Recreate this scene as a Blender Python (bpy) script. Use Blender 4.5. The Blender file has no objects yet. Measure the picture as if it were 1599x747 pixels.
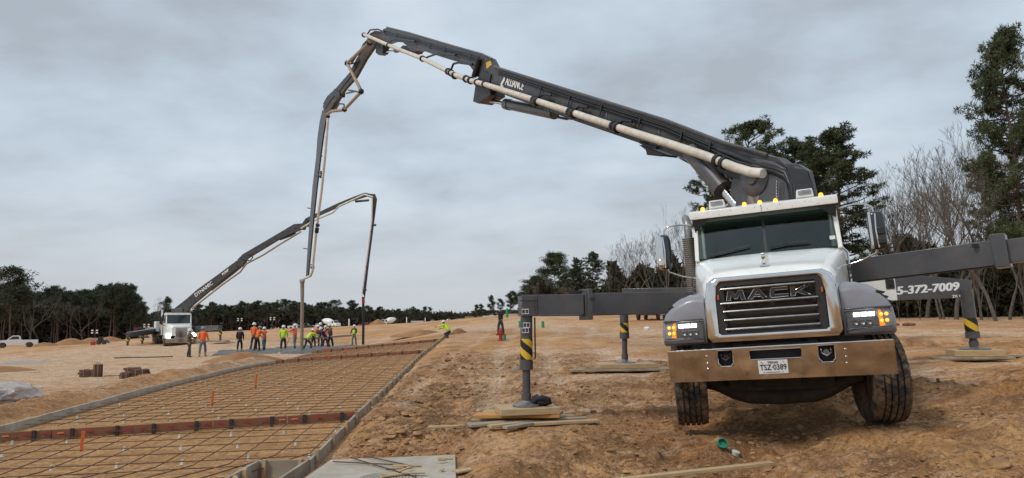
import bpy, math, random
import numpy as np
from mathutils import Vector, Matrix, noise as mnoise

# ------------------------------------------------------------------ camera
sc = bpy.context.scene
F_PX = 1100.0
PIT = math.radians(6.87); ROLL = math.radians(1.0)
CAM = Vector((0, 0, 1.8))
_R0 = Vector((1, 0, 0)); FWD = Vector((0, math.cos(PIT), math.sin(PIT))); _U0 = Vector((0, -math.sin(PIT), math.cos(PIT)))
RGT = _R0*math.cos(ROLL) - _U0*math.sin(ROLL); UPV = _R0*math.sin(ROLL) + _U0*math.cos(ROLL)
cd = bpy.data.cameras.new('camera'); cam = bpy.data.objects.new('camera', cd); sc.collection.objects.link(cam)
cd.sensor_width = 36; cd.lens = 36*F_PX/1599; cd.clip_start = 0.05; cd.clip_end = 3000
cam.matrix_world = Matrix(((RGT.x, UPV.x, -FWD.x, CAM.x), (RGT.y, UPV.y, -FWD.y, CAM.y), (RGT.z, UPV.z, -FWD.z, CAM.z), (0, 0, 0, 1)))
sc.camera = cam
sc.view_settings.view_transform = 'Standard'; sc.view_settings.look = 'None'
sc.view_settings.exposure = 0.22; sc.view_settings.gamma = 1.0
try: sc.view_settings.use_curve_mapping = False
except Exception: pass

# ------------------------------------------------------------------ sky and sun (overcast)
SUN_EL, SUN_AZ = math.radians(48), math.radians(-60)      # azimuth from +Y towards +X; sun is behind cloud, left and ahead
world = bpy.data.worlds.new('World'); sc.world = world; world.use_nodes = True
nt = world.node_tree; nt.nodes.clear(); N = nt.nodes.new; Lk = nt.links.new
wo = N('ShaderNodeOutputWorld'); bg1 = N('ShaderNodeBackground'); bg2 = N('ShaderNodeBackground'); mx = N('ShaderNodeMixShader')
sky = N('ShaderNodeTexSky'); sky.sky_type = 'NISHITA'; sky.sun_disc = False; sky.sun_elevation = SUN_EL; sky.sun_rotation = SUN_AZ
sky.air_density = 1.5; sky.dust_density = 3
Lk(sky.outputs[0], bg1.inputs[0]); bg1.inputs[1].default_value = 0.09
tc = N('ShaderNodeTexCoord'); sep = N('ShaderNodeSeparateXYZ'); Lk(tc.outputs['Generated'], sep.inputs[0])
zc = N('ShaderNodeMath'); zc.operation = 'MAXIMUM'; zc.inputs[1].default_value = 0.0; Lk(sep.outputs[2], zc.inputs[0])
za = N('ShaderNodeMath'); za.operation = 'ADD'; za.inputs[1].default_value = 0.26; Lk(zc.outputs[0], za.inputs[0])
dx = N('ShaderNodeMath'); dx.operation = 'DIVIDE'; Lk(sep.outputs[0], dx.inputs[0]); Lk(za.outputs[0], dx.inputs[1])
dy = N('ShaderNodeMath'); dy.operation = 'DIVIDE'; Lk(sep.outputs[1], dy.inputs[0]); Lk(za.outputs[0], dy.inputs[1])
cmb = N('ShaderNodeCombineXYZ'); Lk(dx.outputs[0], cmb.inputs[0]); Lk(dy.outputs[0], cmb.inputs[1])
n1 = N('ShaderNodeTexNoise'); n1.inputs['Scale'].default_value = 1.35; n1.inputs['Detail'].default_value = 7; n1.inputs['Roughness'].default_value = 0.5; n1.inputs['Distortion'].default_value = 0.35
Lk(cmb.outputs[0], n1.inputs['Vector'])
mp2 = N('ShaderNodeMapping'); mp2.inputs['Scale'].default_value = (0.95, 1.15, 1); mp2.inputs['Location'].default_value = (3.1, 7.7, 0); mp2.inputs['Rotation'].default_value = (0, 0, 0.25); Lk(cmb.outputs[0], mp2.inputs[0])
n2 = N('ShaderNodeTexNoise'); n2.inputs['Scale'].default_value = 1.7; n2.inputs['Detail'].default_value = 6; n2.inputs['Roughness'].default_value = 0.55; Lk(mp2.outputs[0], n2.inputs['Vector'])
ad = N('ShaderNodeMath'); ad.operation = 'ADD'; Lk(n1.outputs[0], ad.inputs[0]); Lk(n2.outputs[0], ad.inputs[1])
hf = N('ShaderNodeMath'); hf.operation = 'MULTIPLY'; hf.inputs[1].default_value = 0.5; Lk(ad.outputs[0], hf.inputs[0])
cr = N('ShaderNodeValToRGB'); Lk(hf.outputs[0], cr.inputs[0])
cr.color_ramp.elements[0].position = 0.40; cr.color_ramp.elements[0].color = (0.375, 0.42, 0.475, 1)
cr.color_ramp.elements[1].position = 0.62; cr.color_ramp.elements[1].color = (0.60, 0.675, 0.75, 1)
e = cr.color_ramp.elements.new(0.5); e.color = (0.475, 0.555, 0.64, 1)
# towards the horizon the cloud deck turns to an even warm grey
hz = N('ShaderNodeMapRange'); hz.inputs['From Min'].default_value = 0.0; hz.inputs['From Max'].default_value = 0.22; Lk(zc.outputs[0], hz.inputs['Value'])
mh = N('ShaderNodeMixRGB'); mh.inputs[1].default_value = (0.52, 0.545, 0.575, 1); Lk(hz.outputs[0], mh.inputs[0]); Lk(cr.outputs[0], mh.inputs[2])
Lk(mh.outputs[0], bg2.inputs[0]); bg2.inputs[1].default_value = 1.0
mx.inputs[0].default_value = 0.93; Lk(bg1.outputs[0], mx.inputs[1]); Lk(bg2.outputs[0], mx.inputs[2]); Lk(mx.outputs[0], wo.inputs[0])
sd = bpy.data.lights.new('sun', 'SUN'); sd.energy = 1.5; sd.angle = math.radians(11); sd.color = (1.0, 0.96, 0.9)
sun = bpy.data.objects.new('sun', sd); sc.collection.objects.link(sun)
sdir = Vector((math.sin(SUN_AZ)*math.cos(SUN_EL), math.cos(SUN_AZ)*math.cos(SUN_EL), math.sin(SUN_EL)))
# soft light of the bright cloud patch comes from above the photographer's left shoulder
sdir = Vector((math.sin(math.radians(-125))*math.cos(SUN_EL), math.cos(math.radians(-125))*math.cos(SUN_EL), math.sin(SUN_EL)))
sky.sun_rotation = math.radians(-125)
sun.rotation_euler = (-sdir).to_track_quat('-Z', 'Y').to_euler()

# ------------------------------------------------------------------ helpers
def ray(px, py): return FWD + RGT*((px-799.5)/F_PX) - UPV*((py-373.5)/F_PX)
def atY(px, py, Y): r = ray(px, py); return CAM + r*(Y/r.y)
def atZ(px, py, z): r = ray(px, py); return CAM + r*((z-CAM.z)/r.z)
def onplane(px, py, p0, n): r = ray(px, py); return CAM + r*((p0-CAM).dot(n)/r.dot(n))

def mat(name, c1, c2=None, scale=6.0, rough=0.6, metal=0.0, bump=0.0, bscale=40.0, stretch=(1, 1, 1), spec=0.5, emit=None, estr=0.0, coat=0.0, thr=(0.35, 0.65), dirt=None, rv=0.0):
    m = bpy.data.materials.new(name); m.use_nodes = True; t = m.node_tree; b = t.nodes['Principled BSDF']
    b.inputs['Roughness'].default_value = rough; b.inputs['Metallic'].default_value = metal; b.inputs['Specular IOR Level'].default_value = spec
    b.inputs['Base Color'].default_value = (*c1, 1)
    if coat: b.inputs['Coat Weight'].default_value = coat; b.inputs['Coat Roughness'].default_value = 0.08
    if emit: b.inputs['Emission Color'].default_value = (*emit, 1); b.inputs['Emission Strength'].default_value = estr
    tcn = t.nodes.new('ShaderNodeTexCoord'); mp = t.nodes.new('ShaderNodeMapping'); mp.inputs['Scale'].default_value = stretch
    t.links.new(tcn.outputs['Object'], mp.inputs[0])
    last = None
    if c2 is not None:
        nn = t.nodes.new('ShaderNodeTexNoise'); nn.inputs['Scale'].default_value = scale; nn.inputs['Detail'].default_value = 6; nn.inputs['Roughness'].default_value = 0.62
        t.links.new(mp.outputs[0], nn.inputs['Vector'])
        r = t.nodes.new('ShaderNodeValToRGB'); t.links.new(nn.outputs[0], r.inputs[0])
        r.color_ramp.elements[0].position = thr[0]; r.color_ramp.elements[0].color = (*c1, 1)
        r.color_ramp.elements[1].position = thr[1]; r.color_ramp.elements[1].color = (*c2, 1)
        last = r.outputs[0]
        if rv:
            rr = t.nodes.new('ShaderNodeMapRange'); rr.inputs['To Min'].default_value = rough-rv; rr.inputs['To Max'].default_value = rough+rv
            t.links.new(nn.outputs[0], rr.inputs['Value']); t.links.new(rr.outputs[0], b.inputs['Roughness'])
    if dirt is not None:
        dcol, amt, dsc = dirt
        nn = t.nodes.new('ShaderNodeTexNoise'); nn.inputs['Scale'].default_value = dsc; nn.inputs['Detail'].default_value = 8; nn.inputs['Roughness'].default_value = 0.7
        t.links.new(tcn.outputs['Object'], nn.inputs['Vector'])
        rr = t.nodes.new('ShaderNodeMapRange'); rr.inputs['From Min'].default_value = 0.45; rr.inputs['From Max'].default_value = 0.75; rr.inputs['To Max'].default_value = amt
        t.links.new(nn.outputs[0], rr.inputs['Value'])
        mxn = t.nodes.new('ShaderNodeMixRGB'); mxn.inputs[2].default_value = (*dcol, 1); t.links.new(rr.outputs[0], mxn.inputs[0])
        if last: t.links.new(last, mxn.inputs[1])
        else: mxn.inputs[1].default_value = (*c1, 1)
        last = mxn.outputs[0]
    if last: t.links.new(last, b.inputs['Base Color'])
    if bump:
        nb = t.nodes.new('ShaderNodeTexNoise'); nb.inputs['Scale'].default_value = bscale; nb.inputs['Detail'].default_value = 4
        t.links.new(mp.outputs[0], nb.inputs['Vector']); bn = t.nodes.new('ShaderNodeBump'); bn.inputs['Strength'].default_value = bump; bn.inputs['Distance'].default_value = 0.02
        t.links.new(nb.outputs[0], bn.inputs['Height']); t.links.new(bn.outputs[0], b.inputs['Normal'])
    return m

def V(*a): return Vector(a) if len(a) > 1 else Vector(a[0])
class MB:
    def __init__(s): s.v = []; s.f = []; s.m = []
    def add(s, vs, fs, mi=0):
        o = len(s.v); s.v += [tuple(x) for x in vs]; s.f += [tuple(i+o for i in q) for q in fs]; s.m += [mi]*len(fs); return s
    def hexa(s, p, mi=0):   # p: 4 bottom (ccw from above), 4 top
        return s.add(p, [(3, 2, 1, 0), (4, 5, 6, 7), (0, 1, 5, 4), (1, 2, 6, 5), (2, 3, 7, 6), (3, 0, 4, 7)], mi)
    def box(s, lo, hi, mi=0):
        x0, y0, z0 = lo; x1, y1, z1 = hi
        return s.hexa([(x0, y0, z0), (x1, y0, z0), (x1, y1, z0), (x0, y1, z0), (x0, y0, z1), (x1, y0, z1), (x1, y1, z1), (x0, y1, z1)], mi)
    def obox(s, c, ax, ay, az, hx, hy, hz, mi=0):
        c, ax, ay, az = V(c), V(ax), V(ay), V(az)
        P = lambda i, j, k: c+ax*(i*hx)+ay*(j*hy)+az*(k*hz)
        return s.hexa([P(-1, -1, -1), P(1, -1, -1), P(1, 1, -1), P(-1, 1, -1), P(-1, -1, 1), P(1, -1, 1), P(1, 1, 1), P(-1, 1, 1)], mi)
    def beam(s, p, q, w, h, up=(0, 0, 1), mi=0, w2=None, h2=None):   # rectangular bar from p to q
        p, q = V(p), V(q); d = (q-p).normalized(); sd_ = d.cross(V(up)); sd_ = (sd_.normalized() if sd_.length > 1e-5 else Vector((1, 0, 0))); u = sd_.cross(d)
        w2 = w if w2 is None else w2; h2 = h if h2 is None else h2
        def ring(c, w, h): return [c-sd_*w/2-u*h/2, c+sd_*w/2-u*h/2, c+sd_*w/2+u*h/2, c-sd_*w/2+u*h/2]
        a, b = ring(p, w, h), ring(q, w2, h2)
        return s.add(a+b, [(0, 1, 2, 3), (7, 6, 5, 4), (0, 4, 5, 1), (1, 5, 6, 2), (2, 6, 7, 3), (3, 7, 4, 0)], mi)
    def tube(s, pts, r, n=8, mi=0, cap=True, closed=False):
        pts = [V(p) for p in pts]; k = len(pts)
        rs = r if isinstance(r, (list, tuple)) else [r]*k
        vs = []; ref = None
        for i, p in enumerate(pts):
            if closed: d = pts[(i+1) % k]-pts[i-1]
            else: d = (pts[min(i+1, k-1)]-pts[max(i-1, 0)])
            d = d.normalized() if d.length > 1e-9 else Vector((0, 0, 1))
            if ref is None: ref = d.orthogonal().normalized()
            ref = (ref-d*ref.dot(d)); ref = ref.normalized() if ref.length > 1e-6 else d.orthogonal().normalized()
            b = d.cross(ref)
            for j in range(n):
                a = 2*math.pi*j/n; vs.append(p+ref*(math.cos(a)*rs[i])+b*(math.sin(a)*rs[i]))
        fs = []
        for i in range(k if closed else k-1):
            i2 = (i+1) % k
            for j in range(n):
                j2 = (j+1) % n; fs.append((i*n+j, i*n+j2, i2*n+j2, i2*n+j))
        if cap and not closed: fs.append(tuple(reversed(range(n)))); fs.append(tuple(range((k-1)*n, k*n)))
        return s.add(vs, fs, mi)
    def prism(s, outline, fn, t0, t1, mi=0):   # fn(u, v, t) -> point ; outline list (u, v)
        k = len(outline); A = [fn(u, v, t0) for u, v in outline]; B = [fn(u, v, t1) for u, v in outline]
        fs = [tuple(range(k)), tuple(reversed(range(k, 2*k)))]
        fs += [(i, k+i, k+(i+1) % k, (i+1) % k) for i in range(k)]
        return s.add(A+B, fs, mi)
    def lathe(s, prof, o, ax, n=24, mi=0, a0=0.0):   # prof list (radius, along)
        o, ax = V(o), V(ax).normalized(); e1 = ax.orthogonal().normalized(); e2 = ax.cross(e1); vs = []; k = len(prof)
        for (r, h) in prof:
            for j in range(n):
                a = a0+2*math.pi*j/n; vs.append(o+ax*h+e1*(r*math.cos(a))+e2*(r*math.sin(a)))
        fs = []
        for i in range(k-1):
            for j in range(n):
                j2 = (j+1) % n; fs.append((i*n+j, i*n+j2, (i+1)*n+j2, (i+1)*n+j))
        if prof[0][0] > 1e-6: fs.append(tuple(reversed(range(n))))
        if prof[-1][0] > 1e-6: fs.append(tuple(range((k-1)*n, k*n)))
        return s.add(vs, fs, mi)
    def loft(s, rings, mi=0, cap=True, closed=True):
        n = len(rings[0]); vs = [p for r in rings for p in r]; fs = []
        for i in range(len(rings)-1):
            for j in range(n if closed else n-1):
                j2 = (j+1) % n; fs.append((i*n+j, i*n+j2, (i+1)*n+j2, (i+1)*n+j))
        if cap and closed: fs.append(tuple(reversed(range(n)))); fs.append(tuple(range((len(rings)-1)*n, len(rings)*n)))
        return s.add(vs, fs, mi)
    def ico(s, c, r, rnd, jit=0.25, sq=(1, 1, 1), mi=0):
        t = 1.618; base = [(-1, t, 0), (1, t, 0), (-1, -t, 0), (1, -t, 0), (0, -1, t), (0, 1, t), (0, -1, -t), (0, 1, -t), (t, 0, -1), (t, 0, 1), (-t, 0, -1), (-t, 0, 1)]
        vs = []
        for b in base:
            k = r/1.9*(1+rnd.uniform(-jit, jit)); vs.append((c[0]+b[0]*k*sq[0], c[1]+b[1]*k*sq[1], c[2]+b[2]*k*sq[2]))
        return s.add(vs, [(0, 11, 5), (0, 5, 1), (0, 1, 7), (0, 7, 10), (0, 10, 11), (1, 5, 9), (5, 11, 4), (11, 10, 2), (10, 7, 6), (7, 1, 8), (3, 9, 4), (3, 4, 2), (3, 2, 6), (3, 6, 8), (3, 8, 9), (4, 9, 5), (2, 4, 11), (6, 2, 10), (8, 6, 7), (9, 8, 1)], mi)
    def mesh(s, name, mats, smooth=35, xf=None):
        vs = s.v if xf is None else [tuple(xf @ Vector(q)) for q in s.v]
        me = bpy.data.meshes.new(name); me.from_pydata(vs, [], s.f); me.update()
        for m_ in (mats if isinstance(mats, (list, tuple)) else [mats]): me.materials.append(m_)
        me.polygons.foreach_set('material_index', s.m)
        if smooth:
            me.polygons.foreach_set('use_smooth', [True]*len(s.f)); me.set_sharp_from_angle(angle=math.radians(smooth))
        return me
    def build(s, name, mats, parent=None, smooth=35, bevel=0, world=False, at=None, fix=True):
        xf = None
        if at is not None: xf = Matrix.Translation(-V(at))
        if world and parent is not None: xf = wm(parent).inverted()
        me = s.mesh(name, mats, smooth, xf)
        if fix:
            import bmesh
            bm = bmesh.new(); bm.from_mesh(me); bmesh.ops.recalc_face_normals(bm, faces=bm.faces); bm.to_mesh(me); bm.free()
            if smooth: me.set_sharp_from_angle(angle=math.radians(smooth))
        o = bpy.data.objects.new(name, me); sc.collection.objects.link(o)
        if at is not None: o.location = V(at)
        if parent is not None: o.parent = parent
        if bevel:
            b = o.modifiers.new('bevel', 'BEVEL'); b.width = bevel; b.segments = 2; b.limit_method = 'ANGLE'; b.angle_limit = math.radians(40); b.harden_normals = False
        return o
def wm(o):
    m = Matrix.LocRotScale(o.location, o.rotation_euler, o.scale)
    return m if o.parent is None else wm(o.parent) @ m
def tag(o, label=None, cat=None, group=None, kind=None):
    if label: o['label'] = label
    if cat: o['category'] = cat
    if group: o['group'] = group
    if kind: o['kind'] = kind
    return o
def thing(name, label, cat, loc=(0, 0, 0), rz=0.0, group=None, mtx=None):
    o = bpy.data.objects.new(name, None); sc.collection.objects.link(o); o.empty_display_size = 0.2
    if mtx is not None:
        l, r, s_ = mtx.decompose(); o.location = l; o.rotation_euler = r.to_euler(); o.scale = (1, 1, 1)
    else: o.location = loc; o.rotation_euler = (0, 0, rz)
    return tag(o, label, cat, group)
def copy_tree(o, parent=None):
    c = o.copy(); sc.collection.objects.link(c); c.parent = parent
    for ch in [q for q in bpy.data.objects if q.parent == o]: copy_tree(ch, c)
    return c
_kids = {}
def dup(root, loc, rz=0.0, scale=1.0, label=None):
    if root.name not in _kids: _kids[root.name] = list(root.children)
    c = root.copy(); sc.collection.objects.link(c); c.location = loc; c.rotation_euler = (0, 0, rz); c.scale = (scale,)*3 if not isinstance(scale, tuple) else scale
    for ch in _kids[root.name]:
        k = ch.copy(); sc.collection.objects.link(k); k.parent = c
        for g in ch.children: g2 = g.copy(); sc.collection.objects.link(g2); g2.parent = k
    if label: c['label'] = label
    return c
def text_geo(txt, size, extrude=0.004, shear=0.0, space=1.0, bold=0.0, sx=1.0):
    cu = bpy.data.curves.new('lettering', 'FONT'); cu.body = txt; cu.size = size; cu.extrude = extrude; cu.shear = shear; cu.space_character = space; cu.offset = bold
    cu.align_x = 'CENTER'; cu.align_y = 'CENTER'; cu.resolution_u = 3
    ob = bpy.data.objects.new('lettering', cu); sc.collection.objects.link(ob)
    dg = bpy.context.evaluated_depsgraph_get(); me = bpy.data.meshes.new_from_object(ob.evaluated_get(dg))
    vs = [Vector((v.co.x*sx, v.co.y, v.co.z)) for v in me.vertices]; fs = [tuple(p.vertices) for p in me.polygons]
    bpy.data.objects.remove(ob); bpy.data.curves.remove(cu); bpy.data.meshes.remove(me); return vs, fs
def put_text(mb, txt, size, c, ex, ey, mi=0, **k):
    vs, fs = text_geo(txt, size, **k); c, ex, ey = V(c), V(ex).normalized(), V(ey).normalized(); ez = ex.cross(ey)
    mb.add([c+ex*v.x+ey*v.y+ez*v.z for v in vs], fs, mi)

# ------------------------------------------------------------------ materials
M = {}
M['white'] = mat('white_paint', (0.88, 0.88, 0.84), (0.83, 0.82, 0.77), 3, rough=0.28, coat=0.5, dirt=((0.45, 0.33, 0.22), 0.22, 4))
M['grey'] = mat('grey_paint', (0.078, 0.077, 0.083), (0.055, 0.055, 0.06), 1.5, rough=0.38, coat=0.25, dirt=((0.2, 0.15, 0.11), 0.3, 2.5))
M['fender'] = mat('fender_paint', (0.27, 0.27, 0.305), (0.235, 0.235, 0.265), 4, rough=0.4, coat=0.3, dirt=((0.2, 0.14, 0.09), 0.3, 5))
M['boom'] = mat('boom_paint', (0.058, 0.058, 0.064), (0.028, 0.028, 0.032), 2.5, rough=0.45, coat=0.1, spec=.35, dirt=((0.17, 0.15, 0.13), 0.6, 5))
M['boombrown'] = mat('boom_dusty_paint', (0.05, 0.042, 0.038), (0.085, 0.058, 0.038), 1.2, rough=0.6)
M['black'] = mat('black_plastic', (0.018, 0.018, 0.02), (0.03, 0.028, 0.026), 8, rough=0.5)
M['under'] = mat('grimy_chassis', (0.02, 0.018, 0.016), (0.05, 0.036, 0.025), 6, rough=0.8)
M['rubber'] = mat('tyre_rubber', (0.022, 0.021, 0.02), (0.035, 0.03, 0.026), 12, rough=0.8, bump=0.2, bscale=80, dirt=((0.34, 0.21, 0.12), 0.9, 7))
M['chromedull'] = mat('dull_chrome', (0.42, 0.41, 0.40), (0.3, 0.3, 0.29), 9, rough=0.25, metal=1.0)
M['chrome'] = mat('chrome', (0.72, 0.72, 0.72), (0.62, 0.61, 0.60), 3, rough=0.08, metal=1.0, rv=0.05)
M['bumper'] = mat('bumper_chrome', (0.80, 0.78, 0.76), (0.66, 0.62, 0.58), 2.2, rough=0.08, metal=1.0, rv=0.05, bump=0.10, bscale=3, dirt=((0.35, 0.25, 0.18), 0.5, 3))
M['steel'] = mat('dull_steel', (0.35, 0.35, 0.35), (0.22, 0.21, 0.2), 8, rough=0.45, metal=0.8)
M['pipe'] = mat('pipe_cream', (0.74, 0.70, 0.62), (0.58, 0.53, 0.45), 3, rough=0.5, dirt=((0.28, 0.2, 0.14), 0.5, 7))
M['pipebrown'] = mat('pipe_tan', (0.40, 0.30, 0.21), (0.30, 0.21, 0.14), 2, rough=0.6)
M['hose'] = mat('end_hose', (0.30, 0.24, 0.18), (0.2, 0.16, 0.12), 2, rough=0.8)
M['blacktube'] = mat('black_tube', (0.012, 0.012, 0.014), rough=0.4)
M['amber'] = mat('amber_lamp', (0.9, 0.35, 0.02), rough=0.3, emit=(1.0, 0.42, 0.04), estr=1.6)
M['lampwhite'] = mat('headlamp_led', (0.9, 0.9, 0.88), rough=0.2, emit=(1.0, 0.98, 0.92), estr=3.5)
M['lampfar'] = mat('headlamp_far', (0.9, 0.9, 0.85), rough=0.2, emit=(1.0, 0.93, 0.78), estr=12)
M['yellow'] = mat('hazard_yellow', (0.75, 0.48, 0.03), (0.55, 0.36, 0.05), 12, rough=0.5)
M['red'] = mat('red_paint', (0.38, 0.025, 0.03), (0.3, 0.03, 0.03), 5, rough=0.45)
M['green'] = mat('green_plastic', (0.03, 0.25, 0.10), (0.04, 0.3, 0.12), 5, rough=0.5)
M['whitepl'] = mat('white_plastic', (0.75, 0.75, 0.73), (0.66, 0.66, 0.62), 9, rough=0.5)
M['orange'] = mat('stake_orange', (0.75, 0.16, 0.03), (0.6, 0.13, 0.03), 6, rough=0.7)
M['letter'] = mat('white_lettering', (0.78, 0.78, 0.78), rough=0.5)
M['blue'] = mat('blue_tape', (0.03, 0.10, 0.4), rough=0.5)
M['wood'] = mat('pine_board', (0.52, 0.38, 0.21), (0.40, 0.27, 0.14), 7, rough=0.75, stretch=(1, 8, 8), bump=0.15, dirt=((0.28, 0.19, 0.12), 0.5, 5))
M['woodorange'] = mat('varnished_board', (0.55, 0.27, 0.07), (0.45, 0.2, 0.05), 6, rough=0.6, stretch=(1, 8, 8))
M['woodold'] = mat('weathered_board', (0.42, 0.34, 0.24), (0.27, 0.21, 0.15), 5, rough=0.85, stretch=(1, 6, 6), bump=0.2, dirt=((0.2, 0.14, 0.09), 0.5, 4))
M['formwood'] = mat('form_board', (0.40, 0.36, 0.29), (0.25, 0.22, 0.175), 2.2, rough=0.85, bump=0.2, dirt=((0.30, 0.19, 0.11), 0.6, 1.7))
M['redwood'] = mat('red_form_board', (0.25, 0.095, 0.045), (0.15, 0.06, 0.032), 3, rough=0.75, bump=0.15, dirt=((0.3, 0.19, 0.11), 0.5, 3))
M['rebar'] = mat('rebar_steel', (0.06, 0.042, 0.034), (0.15, 0.08, 0.045), 6, rough=0.65, metal=0.4)
M['concrete'] = mat('concrete', (0.50, 0.46, 0.39), (0.36, 0.33, 0.27), 3, rough=0.85, bump=0.12, dirt=((0.34, 0.24, 0.16), 0.7, 2.2))
M['wetconcrete'] = mat('wet_concrete', (0.085, 0.083, 0.075), (0.19, 0.18, 0.165), 1.5, rough=0.6, bump=0.8, bscale=5, spec=.3)
M['bark'] = mat('pine_bark', (0.075, 0.05, 0.036), (0.12, 0.085, 0.065), 8, rough=0.95, bump=0.4, bscale=15)
M['barkgrey'] = mat('grey_bark', (0.07, 0.057, 0.046), (0.145, 0.12, 0.10), 5, rough=0.95)
M['twig'] = mat('bare_twigs', (0.10, 0.085, 0.07), (0.17, 0.145, 0.12), 3, rough=0.95)
def foliage(name, a, b):
    m = mat(name, a, b, 0.9, rough=0.75, spec=0.25, thr=(0.38, 0.62)); return m
M['needles'] = foliage('pine_needles', (0.034, 0.047, 0.020), (0.095, 0.112, 0.05))
M['needlesfar'] = foliage('pine_needles_far', (0.036, 0.046, 0.029), (0.075, 0.087, 0.052))
M['brush'] = foliage('brush_leaves', (0.03, 0.042, 0.016), (0.075, 0.07, 0.035))
M['dirt'] = None
M['skin'] = mat('skin', (0.32, 0.18, 0.12), rough=0.6)
for k_, c_ in dict(vest_lime=(0.55, 0.80, 0.04), vest_orange=(0.85, 0.16, 0.03), vest_coral=(0.85, 0.20, 0.12), cloth_black=(0.015, 0.015, 0.018), cloth_brown=(0.10, 0.08, 0.05), cloth_navy=(0.02, 0.03, 0.09), denim=(0.10, 0.14, 0.19), denimdark=(0.03, 0.035, 0.05), boots=(0.035, 0.025, 0.02), boots_tan=(0.42, 0.30, 0.16), hat_white=(0.8, 0.8, 0.78), hat_grey=(0.25, 0.25, 0.26), grey_trousers=(0.22, 0.21, 0.19)).items():
    M[k_] = mat(k_, c_, tuple(q*0.8 for q in c_), 7, rough=0.8 if 'hat' not in k_ else 0.35)
def glass_mat(name, tint, refl=1.0):
    m = bpy.data.materials.new(name); m.use_nodes = True; t = m.node_tree; t.nodes.clear()
    o = t.nodes.new('ShaderNodeOutputMaterial'); g = t.nodes.new('ShaderNodeBsdfGlossy'); g.inputs['Roughness'].default_value = 0.03; g.inputs['Color'].default_value = (0.75*refl, 0.85*refl, 0.85*refl, 1)
    tr = t.nodes.new('ShaderNodeBsdfTransparent'); tr.inputs[0].default_value = (*tint, 1)
    fr = t.nodes.new('ShaderNodeFresnel'); fr.inputs[0].default_value = 1.75
    mxs = t.nodes.new('ShaderNodeMixShader'); t.links.new(fr.outputs[0], mxs.inputs[0]); t.links.new(tr.outputs[0], mxs.inputs[1]); t.links.new(g.outputs[0], mxs.inputs[2]); t.links.new(mxs.outputs[0], o.inputs[0]); return m
M['glass'] = glass_mat('windscreen_glass', (0.46, 0.64, 0.58))
M['darkglass'] = mat('dark_glass', (0.02, 0.03, 0.032), rough=0.06, spec=0.8)
M['lens'] = glass_mat('lamp_lens', (0.9, 0.9, 0.9))

# ------------------------------------------------------------------ terrain
# construction strip: pairs of form lines (left, right), given as world points
LF = [Vector((-7.9, 5.5, 0.12))] + [atY(*q) for q in [(0, 665, 12.9), (110, 637, 15.7), (250, 600, 22), (375, 572, 31), (430, 563, 36)]]
LF[1].z = max(LF[1].z, 0.1)
RF = [atY(*q) for q in [(485, 716, 9.2), (522, 681, 10.9), (562, 640, 13.8), (597, 609, 18), (632, 577, 24.5), (656, 553, 32), (687, 530, 44), (702, 518, 54)]]
def lerp_line(line, Y):
    if Y <= line[0].y: a, b = line[0], line[1]
    elif Y >= line[-1].y: a, b = line[-2], line[-1]
    else:
        for a, b in zip(line, line[1:]):
            if a.y <= Y <= b.y: break
    return a+(b-a)*((Y-a.y)/(b.y-a.y))
LF2 = LF+[Vector((-14.5, 58, 0.35))]
ctrl = []
def cp(px, py, Y, dz=0): p = atY(px, py, Y); ctrl.append((p.x, p.y, p.z+dz))
for p in LF: ctrl.append((p.x, p.y, p.z-0.16)); ctrl.append((p.x-1.5, p.y, p.z-0.1))
for p in RF: ctrl.append((p.x, p.y, p.z-0.16))
for q in [(306, 558, 47), (375, 551, 50), (412, 549, 52), (445, 551, 50), (471, 550, 50), (500, 546, 54), (553, 538, 66), (590, 545, 48),
          (265, 541, 61), (200, 540, 61), (345, 533, 62), (40, 544, 105), (100, 537, 165), (0, 538, 160), (200, 529, 190), (165, 590, 27), (20, 632, 18.2),
          (330, 522, 110), (430, 517, 95), (560, 511, 110), (640, 506, 110), (720, 500, 100), (800, 494, 85), (900, 493, 78), (1000, 493, 75), (1200, 494, 65), (1400, 496, 60), (1599, 496, 55),
          (781, 533, 40), (822, 660, 9.8), (975, 579, 16.5), (1522, 557, 14), (1060, 700, 9.0), (1390, 672, 8.6), (900, 747, 7.7), (1500, 747, 6.4), (600, 745, 7.7), (1500, 600, 11), (1599, 640, 8.5),
          (700, 640, 14), (750, 560, 25), (900, 530, 35), (1000, 520, 42), (760, 676, 9.8), (620, 640, 13.4), (1450, 530, 28), (1570, 520, 30), (640, 600, 18.5), (690, 560, 27), (1200, 560, 20)]: cp(*q)
for q in [(462, 514, 270), (514, 513, 265), (611, 509.5, 285), (700, 506, 290), (780, 502, 250), (330, 519, 300), (205, 529, 200), (420, 515, 320)]: cp(*q)
ctrl += [(0, 0, 0), (-6, 4, 0), (-3.2, 7, -0.03), (-6, 9.5, -0.02), (4, 2, 0.15), (6, 4, 0.3), (-12, 5, 0), (12, 5, 0.6), (0, -20, 0), (30, -10, 0.6), (-30, -10, 0), (0, -150, 0), (-150, 0, 0), (150, 20, 2), (200, 200, 2.2), (0, 400, 2.0), (-150, 420, 1.0), (-250, 250, -1), (-420, 150, 0), (400, 50, 2), (300, -300, 0), (-300, -300, 0), (0, 600, 2), (600, 600, 2), (-600, 600, 0), (600, -600, 0), (-600, -600, 0), (60, 30, 1.8), (-40, 20, 0)]
_cp = np.array(ctrl)
def _warp(x, y):   # log-polar-ish compression so that near and far control points weigh alike
    r = np.sqrt(x*x+y*y)+1e-9; k = np.log1p(r/6.0)/r; return x*k, y*k
_cx, _cy = _warp(_cp[:, 0], _cp[:, 1])
def _phi(d): return d*d*np.log(d+1e-9)
_n = len(_cp); _A = np.zeros((_n+3, _n+3)); _D = np.hypot(_cx[:, None]-_cx[None], _cy[:, None]-_cy[None])
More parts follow.
